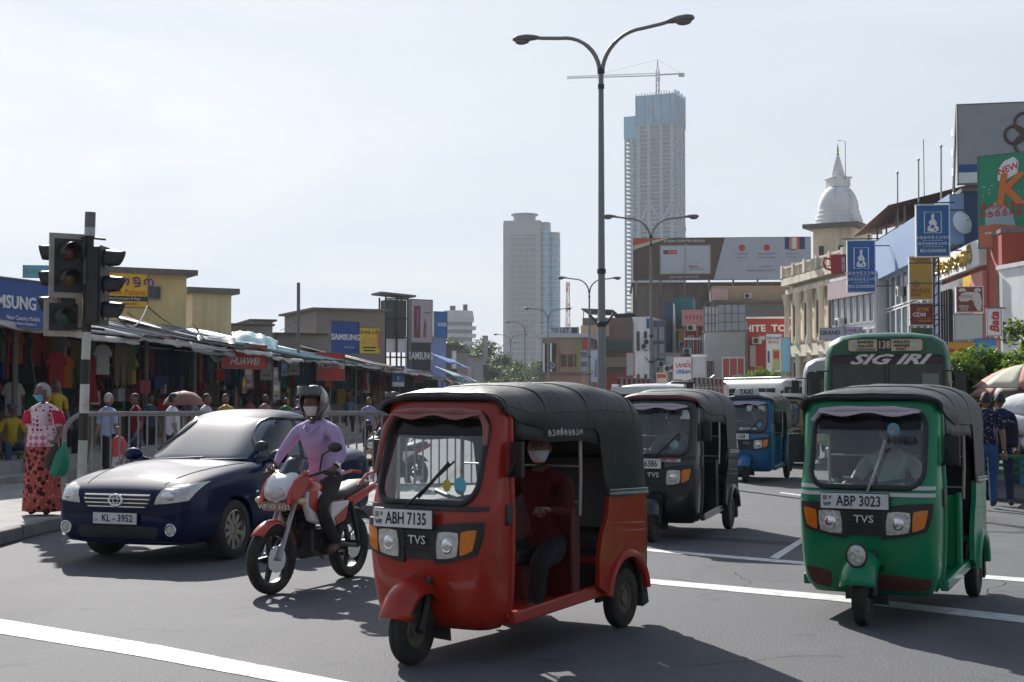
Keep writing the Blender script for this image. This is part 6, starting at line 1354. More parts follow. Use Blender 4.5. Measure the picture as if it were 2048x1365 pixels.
def aircons(t, spots):
    w, h = t['w'], t['h']
    for fx, fz in spots:
        q = MB(); q.box((fx*w, -.28, fz*h), (.85, .35, .6)); o = q.build('air_conditioner', ACM, t, bevel=.03); q = MB(); q.lathe([(.24, 0), (.22, -.03), (.02, -.03)], (fx*w-.08, -.457, fz*h), 'y', 14); q.build('fan_grille', BLACKP, o)
def pipes(t, xs, m=GREYM):
    for fx in xs: q = MB(); q.tube([(fx*t['w'], -.09, 0), (fx*t['w'], -.09, t['h']*.97)], .06, 6); q.build('downpipe', m, t)
for o in [q for q in bpy.data.objects if q.get('group') in (g, g2) and q.get('category') == 'building']:
    r = random.Random(len(o.children)*7+int(o.location.y)); k = r.randrange(1, 4)
    if 'th' in o: aircons(o, [(r.uniform(-.42, .42), r.uniform(.3, .85)) for _ in range(k)]); pipes(o, [r.choice((-.485, .485))])
# ------------------------------------------------------------------ far towers, crane
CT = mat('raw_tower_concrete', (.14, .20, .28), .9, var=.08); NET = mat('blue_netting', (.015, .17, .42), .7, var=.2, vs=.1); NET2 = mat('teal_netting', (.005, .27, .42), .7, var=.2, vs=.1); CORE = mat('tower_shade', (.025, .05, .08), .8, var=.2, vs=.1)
D = 1000; p = at(1312, 797, D); t = thing('unfinished_tower', 'very tall concrete tower under construction with blue netting at its top', 'tower', (p.x, D, 0), R(-24)); w, dp, H = 27.0, 25.5, 198.0
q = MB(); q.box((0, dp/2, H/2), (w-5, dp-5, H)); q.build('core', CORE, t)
fl = MB(); fl.box((0, dp/2, 0), (w, dp, .6)); f0 = None; nf = 66
for i in range(nf):
    o = fl.build('floor_slab', CT, t, 0) if f0 is None else f0.copy()
    if f0 is None: f0 = o
    else: COL.objects.link(o)
    o.location = (0, 0, 3*(i+1))
cb = MB(); cb.box((0, 0, H/2), (2.3, 1.6, H)); c0 = None
for x, y in [(-w/2+1.2, .2), (-w*.17, .2), (w*.17, .2), (w/2-1.2, .2), (w/2-.2, dp*.34), (w/2-.2, dp*.66), (w/2-.2, dp-1)]:
    o = cb.build('column', CT, t, 0) if c0 is None else c0.copy()
    if c0 is None: c0 = o
    else: COL.objects.link(o)
    o.location = (x, y, 0)
for a, b in (((-w*.45, -.7, 122), (-w*.17, -.7, 140)), ((-w*.17, -.7, 140), (w*.17, -.7, 126)), ((w*.17, -.7, 126), (w*.5, -.7, 140)), ((w/2+.6, 0, 126), (w/2+.6, dp*.4, 140)), ((w/2+.6, dp*.4, 140), (w/2+.6, dp, 122))):
    q = MB(); q.tube([a, b], 1.0, 6); q.build('brace', CT, t)
q = MB(); q.box((0, dp/2, H+8), (w+1.6, dp+1.6, 21)); q.build('netting', NET, t)
for k in range(14): q = MB(); q.box((-w/2+w*k/13, -1.1, H+8.5), (.45, .4, 22+rnd.uniform(0, 3))); q.build('form_post', NET2 if k % 3 else CORE, t)
for k in range(12): q = MB(); q.box((w/2+1.1, dp*k/11, H+9), (.4, .6, 22+rnd.uniform(0, 4))); q.build('form_post', CORE if k % 2 else NET, t)
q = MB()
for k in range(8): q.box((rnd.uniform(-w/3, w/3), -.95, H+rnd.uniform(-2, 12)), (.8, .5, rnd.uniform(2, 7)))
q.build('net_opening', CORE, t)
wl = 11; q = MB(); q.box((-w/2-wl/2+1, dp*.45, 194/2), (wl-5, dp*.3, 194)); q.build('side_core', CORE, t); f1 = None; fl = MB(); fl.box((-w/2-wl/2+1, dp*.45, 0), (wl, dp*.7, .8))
for i in range(63):
    o = fl.build('side_slab', CT, t, 0) if f1 is None else f1.copy()
    if f1 is None: f1 = o
    else: COL.objects.link(o)
    o.location = (0, 0, 3*(i+1))
q = MB()
for x in (-w/2-wl+1.5, -w/2-wl/2+1): q.box((x, dp*.1, 95), (1.2, 1.2, 190)); q.box((x, dp*.8, 95), (1.2, 1.2, 190))
q.build('side_column', CT, t); q = MB(); q.box((-w/2-wl/2+1, dp*.45, 195), (wl+1, dp*.75, 16)); q.build('netting', NET2, t); q = MB(); q.box((-w/2-wl/2+1, dp*.45, 60), (wl+.6, dp*.72, 6)); q.build('netting', NET2, t)
t = thing('tower_crane', 'pale tower crane with a long jib above the unfinished tower', 'crane', (at(1318, 797, 1010).x, 1010, 0), R(8)); q = MB(); CW = mat('crane_white', (.45, .44, .44), .6)
for x, y in ((-1, -1), (1, -1), (1, 1), (-1, 1)): q.tube([(x, y, 200), (x, y, 236)], .25, 4)
for k in range(9): q.tube([(-1, -1, 200+4*k), (1, -1, 204+4*k)], .18, 4); q.tube([(1, 1, 200+4*k), (1, -1, 204+4*k)], .18, 4)
q.build('mast', mat('crane_red', (.30, .14, .12), .6), t)
q = MB(); q.box((0, 0, 230), (3, 3, 3)); q.build('cab', CW, t); q = MB(); q.tube([(-.9, 0, 233), (0, 0, 244)], .3, 4); q.tube([(.9, 0, 233), (0, 0, 244)], .3, 4); q.build('apex', CW, t)
q = MB(); a, b = V((0, 0, 232.5)), V((-66, 0, 228.5))
for dz, dy in ((0, -.8), (0, .8), (1.8, 0)): q.tube([a+V((0, dy, dz)), b+V((0, dy, dz*.6))], .28, 4)
for k in range(26): u, v = a.lerp(b, k/26), a.lerp(b, (k+.5)/26); q.tube([u+V((0, -.8, 0)), v+V((0, 0, 1.7)), a.lerp(b, (k+1)/26)+V((0, -.8, 0))], .16, 4)
q.build('jib', CW, t); q = MB(); q.tube([(0, 0, 233), (19, 0, 234.5)], .6, 5); q.box((17.5, 0, 233.5), (4, 2, 2.4)); q.build('counter_jib', mat('crane_dark', (.16, .14, .15), .6), t); q = MB(); q.tube([(0, 0, 244), (-44, 0, 231.5)], .1, 4); q.tube([(0, 0, 244), (17, 0, 235)], .1, 4); q.build('stay', CW, t)
# twin tower of glass and pale panels
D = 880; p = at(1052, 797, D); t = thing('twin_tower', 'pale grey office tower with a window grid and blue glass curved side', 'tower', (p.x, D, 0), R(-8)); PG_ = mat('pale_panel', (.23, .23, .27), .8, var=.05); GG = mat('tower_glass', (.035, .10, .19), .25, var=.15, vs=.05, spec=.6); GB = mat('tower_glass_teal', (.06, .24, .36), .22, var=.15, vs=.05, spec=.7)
Hh = 110.0
def slab(x0, x1, y0, y1, z1, m, nm): q = MB(); q.box(((x0+x1)/2, (y0+y1)/2, z1/2), (x1-x0, y1-y0, z1)); q.build(nm, m, t, 0)
slab(-13.6, 6.6, 0, 18, Hh, GG, 'glazed_core'); slab(-14.2, -10.4, -.6, 18, Hh+.3, PG_, 'end_pier'); slab(6.4, 9.2, -.6, 16, Hh+.3, PG_, 'end_pier')
q = MB(); q.box((-2.5, 9, Hh-2.5), (23, 19.4, 9)); q.build('crown_band', PG_, t)
fb_ = MB(); fb_.box((-2, -.35, 0), (17, .7, .9)); fp = MB(); fp.box((0, -.3, Hh/2-4), (.55, .75, Hh-8)); o0 = None
for i in range(30):
    o = fb_.build('floor_band', PG_, t, 0) if o0 is None else o0.copy()
    if o0 is None: o0 = o
    else: COL.objects.link(o)
    o.location = (0, 0, 3.4*(i+1))
o0 = None
for i in range(15):
    o = fp.build('mullion', PG_, t, 0) if o0 is None else o0.copy()
    if o0 is None: o0 = o
    else: COL.objects.link(o)
    o.location = (-10.2+16.4*i/14, 0, 0)
for x0, x1, y0, z1 in ((9.2, 14.5, 1.5, Hh-3), (14.3, 20.0, 4, Hh-9)):
    q = MB(); c_, r_ = ((x0+x1)/2, 0), (x1-x0)/2; q.rings([[V((c_[0]+r_*1.15*cos(a), y0+5+6*sin(a), z)) for a in [2*pi*k/24 for k in range(24)]] for z in (0, z1)]); q.build('glass_bay', GB, t, 50)
    for i in range(int(z1/3.4)):
        q = MB(); q.rings([[V((c_[0]+r_*1.19*cos(a), y0+5+6.15*sin(a), z)) for a in [2*pi*k/24 for k in range(24)]] for z in (3.4*i+3, 3.4*i+3.5)]); q.build('floor_band', mat('tower_band', (.30, .36, .42), .6), t, 50)
    q = MB(); q.rings([[V((c_[0]+r_*1.1*cos(a), y0+5+5.5*sin(a), z)) for a in [2*pi*k/16 for k in range(16)]] for z in (z1, z1+4)]); q.build('roof_drum', PG_, t, 50)
q = MB(); q.lathe([(7, Hh+2), (7, Hh+6), (8.5, Hh+6.2), (8.5, Hh+7)], (-2, 9, 0), 'z', 24, cap=True); q.build('roof_drum', PG_, t)
# round white hotel
D = 560; p = at(915, 797, D); t = thing('hotel_block', 'white many-sided hotel block of stacked balconies above the trees', 'building', (p.x, D, 0), R(10)); WB = mat('hotel_white', (.48, .52, .54), .8, var=.05); HG = mat('hotel_dark_glass', (.16, .22, .26), .6, var=.2, vs=.1)  # core of darker glass between the white balcony bands
oct_ = lambda r, z: [V((r*cos(pi/8+a*pi/4), r*.8*sin(pi/8+a*pi/4), z)) for a in range(8)]
q = MB(); q.rings([oct_(6.0, 0), oct_(6.0, 34)]); q.build('core', HG, t, 0)
for i in range(11):
    r = 6.6+(.9 if i in (8, 9) else 0); q = MB(); q.rings([oct_(r, 3*i+1.5), oct_(r+.25, 3*i+2.9)]); q.build('balcony_band', WB, t, 0)
q = MB(); q.rings([oct_(6.8, 33), oct_(6.2, 36)]); q.build('roof_drum', WB, t, 0); q = MB(); q.box((-2, 0, 37), (2, 2, 2)); q.box((3, 0, 37.3), (1.6, 2, 2.6)); q.build('roof_plant', CORE, t)
t = thing('radio_mast', 'red and white lattice mast beyond the letting board', 'mast', (at(1136, 797, 420).x, 420, 0)); 
for k in range(12):
    q = MB(); z0 = 3*k; r0 = 1.5-.07*k
    for x, y in ((-1, -1), (1, -1), (0, 1)): q.tube([(x*r0*.6, y*r0*.6, z0), (x*r0*.55, y*r0*.55, z0+3)], .14, 4)
    q.tube([(-r0*.6, -r0*.6, z0), (r0*.55, -r0*.55, z0+3)], .08, 4); q.build('lattice_section', paint(.5, .1, .06) if k % 2 else WHITE, t)
# ------------------------------------------------------------------ trees
def leaves_mesh(name, n, R_, m, ls, seed, squash=.8, lobes=9):
    r = random.Random(seed); cs = []
    for i in range(lobes):
        a, b = r.uniform(0, 2*pi), r.uniform(-.5, 1); cs.append((V((cos(a)*R_*.55, sin(a)*R_*.55, b*R_*squash*.55)), R_*r.uniform(.28, .52)))
    q = MB()
    for i in range(n):
        c, rr = cs[r.randrange(lobes)]; d = V((r.gauss(0, 1), r.gauss(0, 1), r.gauss(0, 1))).normalized(); p = c+d*rr*(r.random()**.45)
        u = V((r.gauss(0, 1), r.gauss(0, 1), r.gauss(0, .6))).normalized(); w = u.cross(d+V((.1, .2, .3))).normalized(); s = ls*r.uniform(.6, 1.4)
        q.k = 1 if r.random() < .3 else 0
        o = len(q.v); q.v += [p-u*s, p+w*s*.45+d*s*.12, p+u*s, p-w*s*.45+d*s*.12]; q.f.append((o, o+1, o+2, o+3)); q.m.append(q.k)
    return q, cs
def leafmat(n, c): 
    m = mat(n, c, .5, var=.3, vs=3, spec=.35); t, l = m.node_tree.nodes, m.node_tree.links; b = t['Principled BSDF']; o = t['Material Output']
    tr = t.new('ShaderNodeBsdfTranslucent'); tr.inputs[0].default_value = (c[0]*2.2, c[1]*2.0, c[2]*1.2, 1); mx = t.new('ShaderNodeMixShader'); mx.inputs[0].default_value = .45
    l.new(b.outputs[0], mx.inputs[1]); l.new(tr.outputs[0], mx.inputs[2]); l.new(mx.outputs[0], o.inputs[0]); return m
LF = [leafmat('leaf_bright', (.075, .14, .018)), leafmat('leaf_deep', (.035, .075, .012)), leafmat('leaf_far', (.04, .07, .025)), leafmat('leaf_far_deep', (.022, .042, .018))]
BARK = mat('bark', (.09, .07, .055), .9, var=.3, bump=.4)
def tree(label, base, h, R_, n, ls, ms, seed, group, cat='tree'):
    T = thing('leafy_tree' if cat == 'tree' else 'bush', label, cat, base, 0, group); q, cs = leaves_mesh('crown', n, R_, ms, ls, seed)
    o = q.build('crown', ms, T, 0); o.location = (0, 0, h-R_*.75)
    t = MB(); z = h-R_*.8; t.tube([(0, 0, 0), (.05, .02, z*.5), (0, 0, z)], [R_*.09, R_*.07, R_*.05], 8)
    for c, r in cs[:6]: t.tube([(0, 0, z*.8), c*.5+V((0, 0, h-R_*.75)), c+V((0, 0, h-R_*.75))], [R_*.04, R_*.028, R_*.012], 6)
    t.build('trunk', BARK, T); return T
tree('bright leafy tree beside the green bus above the parasols', (at(1978, 797, 36).x, 36, .15), 2.85, 1.5, 7000, .085, LF[:2], 3, 'street greenery')
tree('tall loose sapling at the picture edge above the parasols', (at(2062, 797, 38).x, 38, .15), 3.7, .8, 600, .09, LF[:2], 8, 'street greenery')
for x, yt, d, r, sd, lb in ((940, 676, 330, 7.5, 1, 'dark rounded tree below the white hotel block'), (975, 706, 300, 6.0, 2, 'dark tree beside the grey upright hoarding'), (1000, 728, 270, 5.0, 5, 'lower tree at the foot of the pale tower'), (1030, 736, 300, 6.0, 6, 'hazy tree in front of the pale tower'), (1062, 712, 330, 7.0, 7, 'tall hazy tree beside the striped pylon'), (1045, 748, 230, 4.0, 9, 'light green street tree at the vanishing point'), (1012, 752, 220, 3.6, 12, 'small street tree at the end of the market'), (1078, 744, 240, 4.2, 14, 'street tree before the striped pylon')):
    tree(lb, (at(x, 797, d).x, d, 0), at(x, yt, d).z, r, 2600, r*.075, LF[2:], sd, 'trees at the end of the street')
for x, y, d, sd, lb in ((1500, 748, 100, 21, 'low bright bush behind the buses'), (1532, 752, 100, 22, 'second low bush nearer the price board')):
    tree(lb, (at(x, 797, d).x, d, .15), at(x, y-10, d).z, 1.3, 1200, .12, LF[:2], sd, 'street greenery', 'bush')
# ------------------------------------------------------------------ traffic
def fwheel(fw, deg):                                                   # origin of a three-wheeler from where its front wheel stands
    return (fw[0]-1.13*sin(R(deg)), fw[1]+1.13*cos(R(deg)), 0)
RED = mat('red_paint', (.38, .021, .008), .34, var=.08, spec=.3, coat=.4, dirt=(.24, .06, .03), da=.45, ds=4.5); GRN = mat('green_paint', (.001, .23, .095), .34, var=.08, spec=.3, coat=.4, dirt=(.015, .11, .05), da=.4, ds=2.6)
BLK = mat('black_paint', (.008, .008, .011), .22, var=.1, coat=.5); BLU = mat('blue_paint', (.006, .12, .30), .3, var=.08, coat=.35, dirt=(.03, .07, .11), da=.4, ds=2.5); BEI = mat('beige_paint', (.33, .24, .15), .4, var=.08, coat=.3)
DRED = mat('dark_red_inside', (.075, .007, .005), .5, var=.15); SBLUE = paint(.12, .42, .55); SWHT = paint(.6, .62, .62); SYEL = paint(.6, .45, .03)  # inside red is body red darkened to carry the cab's shade in its colour
BRV = paint(.30, .10, .075); PALE = paint(.50, .42, .46)
def driver(T, label, shirt, mask=None, yaw=.1, skin=SKIN, hair=HAIR, sleeve='short', dx=0, pants=(.05, .05, .06)):
    J = dict(pelvis=(0, .05, .71), belly=(0, .03, .86), chest=(0, .0, 1.05), collar=(0, -.01, 1.19), neck=(0, -.03, 1.285), shL=(-.19, 0, 1.155), shR=(.19, 0, 1.155), elL=(-.285, -.17, .96), elR=(.285, -.17, .96), wrL=(-.25, -.37, 1.0), wrR=(.25, -.37, 1.0),
             hiL=(-.1, .0, .69), hiR=(.1, .0, .69), knL=(-.17, -.34, .66), knR=(.17, -.34, .66), anL=(-.17, -.40, .36), anR=(.17, -.40, .36), toL=(-.17, -.50, .335), toR=(.17, -.50, .335))
    J = {k: (v[0]+dx, v[1]+dx*.3, v[2]-dx*.25) for k, v in J.items()}
    return human('person', label, 'person', T.location, T.rotation_euler.z, J, shirt, cloth(*pants), skin, sleeve, hair, yaw=yaw, mask=mask, barefoot=True, grip=True, group='drivers at the wheel', stature=1.0)
MASKW = mat('white_mask', (.68, .68, .68), .85, var=.04); MASKB = mat('blue_mask', (.10, .42, .60), .85, var=.06)
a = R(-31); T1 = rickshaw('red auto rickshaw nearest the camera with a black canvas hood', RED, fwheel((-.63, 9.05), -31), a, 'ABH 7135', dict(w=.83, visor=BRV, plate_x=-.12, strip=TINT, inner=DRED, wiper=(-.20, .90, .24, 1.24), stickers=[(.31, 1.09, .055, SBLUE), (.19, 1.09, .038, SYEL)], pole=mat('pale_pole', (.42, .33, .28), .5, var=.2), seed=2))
q = MB(); x_ = -.30
for k in range(9):
    for st in GL[k*5 % 6]: q.tube([(.624, x_+a_*.045, 1.385+b_*.045) for a_, b_ in st], .004, 4)
    x_ += .055
q.build('lettering', mat('sticker_white', (.7, .62, .64), .4), T1)
driver(T1, 'person in dark red shirt and pale mask driving the red three wheeler', cloth(.06, .006, .008), mat('pale_blue_mask', (.5, .58, .62), .85), yaw=.35, skin=SKIN2, sleeve='long', dx=.26, pants=(.018, .018, .02))
a = R(-25.5); T2 = rickshaw('green auto rickshaw with white belt lines and a round fender lamp', GRN, fwheel((2.60, 10.6), -25.5), a, 'ABP 3023', dict(w=.92, visor=PALE, visor_short=1, lamp=1, belt=mat('belt_white', (.6, .6, .58), .4), belt2=1, strip=TINT, wiper=(.02, .93, .14, 1.28), wipermat=STEEL, plate_x=-.07, stickers=[(.20, 1.40, .05, SBLUE), (.20, 1.40, .036, SWHT)], seed=5, pole=mat('pale_pole', (.42, .33, .28))))
txt('King', .06, STEEL, T2, (.28, FY(.28, 1.0)-.006, .985-.03), ext=.002, shear=.3, name='badge'); txt('408994', .085, DARK, T2, (.28, FY(.28, 1.3)-.012, 1.32), (pi/2, 0, 0), ext=.0005, sx=-1)
m = MB(); cab_patch(m, [(.02, .225), (.47, .235), (.52, .33), (.06, .36)], .003, 10, 4, .15); m.build('rust_patch', mat('brown_primer', (.10, .03, .022), .7, var=.3, vs=8), T2); m = MB(); cab_patch(m, [(-.46, .26), (-.30, .23), (-.28, .36), (-.52, .40)], .003, 8, 4, .2); m.build('rust_patch', MATS['brown_primer'], T2)
driver(T2, 'person in a pale shirt driving the green three wheeler', cloth(.42, .44, .42), yaw=-.1)
for tt, lo in ((T1, (.10, -.30, .31)), (T2, (.42, -.36, .31))):
    q = MB(); q.lathe([(.001, 0), (.045, 0), (.047, .15), (.04, .2), (.016, .25), (.016, .27), (.001, .27)], n=14); q.k = 1; q.lathe([(.018, .265), (.018, .295), (.001, .297)], n=12)
    o = q.build('water_bottle', [mat('bottle_plastic', (.30, .36, .40), .15, var=.3) if tt is T1 else mat('bottle_amber', (.25, .09, .02), .2), SBLUE]); tag(o, 'clear water bottle with a blue cap on the red floor' if tt is T1 else 'amber bottle in the doorway of the green three wheeler', 'bottle'); o.location = tt.matrix_basis @ V(lo)
a = R(-20); T3 = rickshaw('black auto rickshaw with red hood piping and meter taxi sticker', BLK, fwheel((1.64, 16.7), -20), a, 'UT - 6386', dict(visor=PALE, visor_short=1, edge=paint(.25, .04, .035), plate_x=-.16, belt=BLACKP, stickers=[(.26, 1.10, .06, paint(.3, .45, .42)), (.28, 1.115, .034, BLACKP)], hood=mat('grey_black_canvas', (.045, .045, .05), .5, var=.2, bump=.2, bs=8, dirt=(.1, .1, .1), da=.4, ds=2), seed=8))
m = MB(); m.add([(x, FY(x, z)-.012, z) for x, z in ((-.02, .955), (.36, .955), (.36, .905), (-.02, .905))], [(0, 1, 2, 3)]); st = m.build('taxi_sticker', SWHT, T3); txt('METER TAXI', .055, LR, st, (.17, FY(.17, .93)-.022, .93), ext=.001, bold=.02)
driver(T3, 'person in a striped grey shirt driving the black three wheeler', cloth(.16, .14, .15), yaw=-.2)
a = R(-20); T4 = rickshaw('blue auto rickshaw with a white taxi sign on its roof', BLU, fwheel((4.67, 28.5), -20), a, 'YE 1268', dict(visor=PALE, visor_short=1, plate_x=-.2, stickers=[(.28, 1.12, .06, SBLUE)], hood=mat('grey_black_canvas', (.045, .045, .05)), seed=11))
m = MB(); m.prism([(-.30, 0), (.30, 0), (.24, .14), (-.24, .14)], -.07, .07, 'y'); sg = m.build('taxi_sign', SWHT, T4, bevel=.015, loc=(-.05, -.70, 1.68)); txt('TAXI', .14, BLACKP, sg, (0, -.076, .07), ext=.002, bold=.03)
m = MB(); m.add([(x, FY(x, z)-.01, z) for x, z in ((-.16, 1.06), (.22, 1.06), (.22, 1.015), (-.16, 1.015))], [(0, 1, 2, 3)]); st = m.build('taxi_sticker', SWHT, T4); txt('METER TAXI', .05, SB, st, (.03, FY(0, 1.04)-.02, 1.038), ext=.001)
driver(T4, 'person in a dark shirt driving the blue taxi three wheeler', cloth(.05, .05, .07))
rickshaw('beige auto rickshaw half hidden behind the blue taxi', BEI, fwheel((6.6, 35), -20), R(-20), 'AAG 4471', dict(seed=14))
t = R(-20); saloon('dark navy saloon car with a chrome grille turning past the railing', (-2.97-(.745*cos(t)+1.33*sin(t)), 14.93-(.745*sin(t)-1.33*cos(t)), 0), t)
# green bus with its route board
def route(d):
    k = BLACKP
    txt('138', .21, mat('destination_panel', (.62, .48, .30)), d, (-.02, -.092, 0), bold=.02, ext=.001, sx=.75); q = MB(); q.box((-.02, -.079, 0), (.26, .012, .23)); q.build('number_panel', k, d)
    d['w'], d['h'], d['th'] = 1.4, .25, .15
    script(d, 5, -.26, .24, .26, k, .95, .09, 3); script(d, 6, -.26, -.06, .22, k, .9, .09, 4); txt('KADAWATHA', .055, k, d, (-.36, -.082, -.085), bold=.02); script(d, 5, .22, .24, .26, k, .95, .09, 5); script(d, 6, .22, -.04, .22, k, .9, .09, 6); txt('FORT', .075, k, d, (.30, -.082, -.08), bold=.02)
    q = MB(); q.lathe([(.001, 0), (.06, 0), (.06, .01)], (-.55, -.085, 0), 'y', 16); q.build('crest', paint(.45, .42, .42), d); q = MB(); q.box((.54, -.08, 0), (.16, .01, .07)); q.build('side_label', paint(.5, .6, .6), d)
a = R(-15.5); B1 = bus('green bus with a cream route board behind the green three wheeler', mat('bus_green', (.002, .11, .05), .35, var=.08, coat=.4, dirt=(.02, .07, .04), da=.35, ds=1.2), (7.20, 27.3, 0), a, dict(dest=route, H=2.96, stripe=WHITE, frame=MATS['bus_green'], ws=(1.50, 2.50)))
txt('SIG IRI', .26, mat('sticker_white', (.7, .62, .64), .4), B1, (0, -.062, 2.415), bold=.035, shear=.45, ext=.002, sx=1.9); 
for x, z, w, h, c in ((-.75, 1.62, .45, .12, (.3, .34, .36)), (-.35, 1.6, .35, .2, (.2, .3, .2)), (-.1, 1.58, .1, .3, (.12, .2, .4)), (.25, 1.62, .25, .18, (.25, .22, .2)), (.8, 1.9, .3, .5, (.16, .2, .17))):
    q = MB(); q.box((x, -.052, z), (w, .004, h)); q.build('dashboard_card', paint(*c), B1)
human('person', 'person in a white shirt driving the green bus', 'person', B1.matrix_basis @ V((-.55, 1.05, .62)), B1.rotation_euler.z, dict(pelvis=(0, .05, .71), belly=(0, .03, .86), chest=(0, .0, 1.05), collar=(0, -.01, 1.19), neck=(0, -.03, 1.285), shL=(-.19, 0, 1.155), shR=(.19, 0, 1.155), elL=(-.285, -.17, .96), elR=(.285, -.17, .96), wrL=(-.2, -.37, 1.05), wrR=(.2, -.37, 1.05), hiL=(-.1, .0, .69), hiR=(.1, .0, .69), knL=(-.17, -.34, .66), knR=(.17, -.34, .66), anL=(-.17, -.40, .36), anR=(.17, -.40, .36), toL=(-.17, -.50, .335), toR=(.17, -.50, .335)), cloth(.5, .5, .5), cloth(.05, .05, .06), grip=True, group='drivers at the wheel')
SILV = mat('bus_silver', (.42, .43, .44), .35, .5, var=.08, dirt=(.2, .19, .17), da=.35, ds=1)
bus('silver bus queued behind the green bus', SILV, (8.85, 37.5, 0), R(-16), dict(H=2.8, bumper=STEEL))
def board(d): d['w'], d['h'], d['th'] = 1.4, .25, .15; script(d, 8, 0, 0, .5, BLACKP, 1, .09, 3)
WB_ = mat('bus_white', (.62, .62, .60), .4, var=.06, coat=.3, dirt=(.34, .32, .3), da=.35, ds=1)
for x, yt, d, rz, m, lb in ((1598, 768, 88, 22, WB_, 'white bus with a brown board nearest the silver bus'), (1486, 766, 98, 22, WB_, 'white and brown bus second in the queue'), (1424, 768, 108, 20, SILV, 'silver bus third in the queue'), (1385, 774, 118, 18, WB_, 'small pale bus at the back of the queue')):
    bus(lb, m, (at(x, 797, d).x, d, 0), R(rz), dict(dest=board, H=2.9, rack=(x == 1598), frame=paint(.2, .1, .06)))
bus('white van with a rounded roof behind the red hood', mat('van_white', (.70, .70, .69), .3, var=.04, coat=.4), (at(1296, 797, 42).x, 42, 0), R(-24), dict(H=2.12, L=4.8, ws=(1.15, 1.78), group='vans'))['category'] = 'van'
t = thing('cargo_lorry', 'dark covered lorry with a slanting grey pole among buses', 'lorry', (at(1395, 797, 56).x, 56, 0), R(-10)); q = MB(); q.box((0, -1.2, 1.35), (2, 1.4, 1.3)); q.build('cab', BLACKP, t, bevel=.08); q = MB(); q.box((0, 1.6, 1.55), (2.1, 4, 1.6)); q.build('cargo_cover', mat('dark_tarp', (.06, .06, .065)), t, bevel=.1); q = MB(); q.tube([(-.3, -1.8, 1.75), (.75, -1.6, 2.5)], .10, 8); q.build('loading_pole', GREYM, t); q = MB(); q.box((0, -1.91, 1.6), (1.7, .03, .5)); q.build('windscreen', DGLASS, t)
for x, y in ((-.9, -1.2), (.9, -1.2), (-.9, 2.6), (.9, 2.6)): wheel_parts(t, (x, y, .42), .42, .24, .22, RIMM)
# motorcycles and riders
MR = mat('bike_red', (.48, .032, .010), .28, var=.06, coat=.6); BL = V((-1.80, 12.85, 0)); ba = R(-24)
motorcycle('red and white motorcycle with its rider beside the navy car', BL, ba, MR, WHITEG, 'WP VX 6132')
RJ = dict(pelvis=(0, .24, .93), belly=(0, .20, 1.08), chest=(0, .12, 1.28), collar=(0, .07, 1.42), neck=(0, .03, 1.505), shL=(-.20, .07, 1.375), shR=(.20, .07, 1.375), elL=(-.33, -.02, 1.16), elR=(.33, -.02, 1.16), wrL=(-.315, -.12, 1.075), wrR=(.315, -.12, 1.075),
          hiL=(-.11, .16, .90), hiR=(.11, .16, .90), knL=(-.20, -.20, .72), knR=(.20, -.20, .72), anL=(-.215, .07, .37), anR=(.215, .07, .37), toL=(-.22, -.07, .315), toR=(.22, -.07, .315))
def helmet(o, m, vis=True):
    h = V(o['_hc']); q = MB()
    def hf(u, v): a = 2*pi*u; t = pi*v*.74; return h+V((.125*sin(t)*sin(a), .01-.148*sin(t)*cos(a), .02+.150*cos(t)))
    q.grid(hf, 28, 14, lambda u, v: not (v > .50 and (u < .19 or u > .81))); sh = q.build('helmet', m, o, 60, solid=.012)
    q = MB(); q.grid(lambda u, v: h+V((.128*sin((u-.5)*2.6), -.004-.165*cos((u-.5)*2.6)-.02*v, .165-.085*v-.05*cos((u-.5)*2.6)*0+.0)), 14, 4); q.build('visor', mat('smoked_visor', (.07, .065, .06), .1, var=.3, coat=.7), sh, 60, solid=.006)
    q = MB(); q.tube([h+V((-.11, .0, -.06)), h+V((-.06, -.04, -.13)), h+V((.06, -.04, -.13)), h+V((.11, 0, -.06))], .009, 5); q.build('chin_strap', BLACKP, sh)
r1 = human('person', 'person in a lilac shirt and grey helmet riding the red motorcycle', 'person', BL, ba, RJ, cloth(.47, .35, .56), cloth(.045, .042, .045), SKIN2, 'long', HAIR, mask=MASKW, barefoot=True, grip=True, fat=1.16, yaw=-.15)
helmet(r1, mat('helmet_silver', (.22, .215, .21), .22, .4, var=.55, vs=9, coat=.6, dirt=(.05, .045, .05), da=.6, ds=6))
q = MB(); w_, e_ = V(RJ['wrR']), V(RJ['elR']); q.tube([w_.lerp(e_, .06), w_.lerp(e_, .26)], .036, 12); q.build('wristwatch', CHROME, r1)
q = MB(); q.tube([V((-.075, .09, 1.46)), V((-.08, .02, 1.445)), V((-.05, -.06, 1.40)), V((0, -.085, 1.345)), V((.05, -.06, 1.40)), V((.08, .02, 1.445)), V((.075, .09, 1.46))], .013, 6); q.build('shirt_collar', cloth(.47, .35, .56), r1)
B2 = V((-2.1, 25.2, 0)); motorcycle('maroon motorcycle waiting beyond the railing', B2, R(-35), mat('bike_maroon', (.25, .03, .03), .3, coat=.5), BLACKP, ''); r2 = human('person', 'person in a dark top and black helmet on the maroon motorcycle', 'person', B2, R(-35), RJ, cloth(.14, .03, .04), cloth(.03, .03, .04), SKIN2, 'long', HAIR, grip=True); helmet(r2, BLACKP)
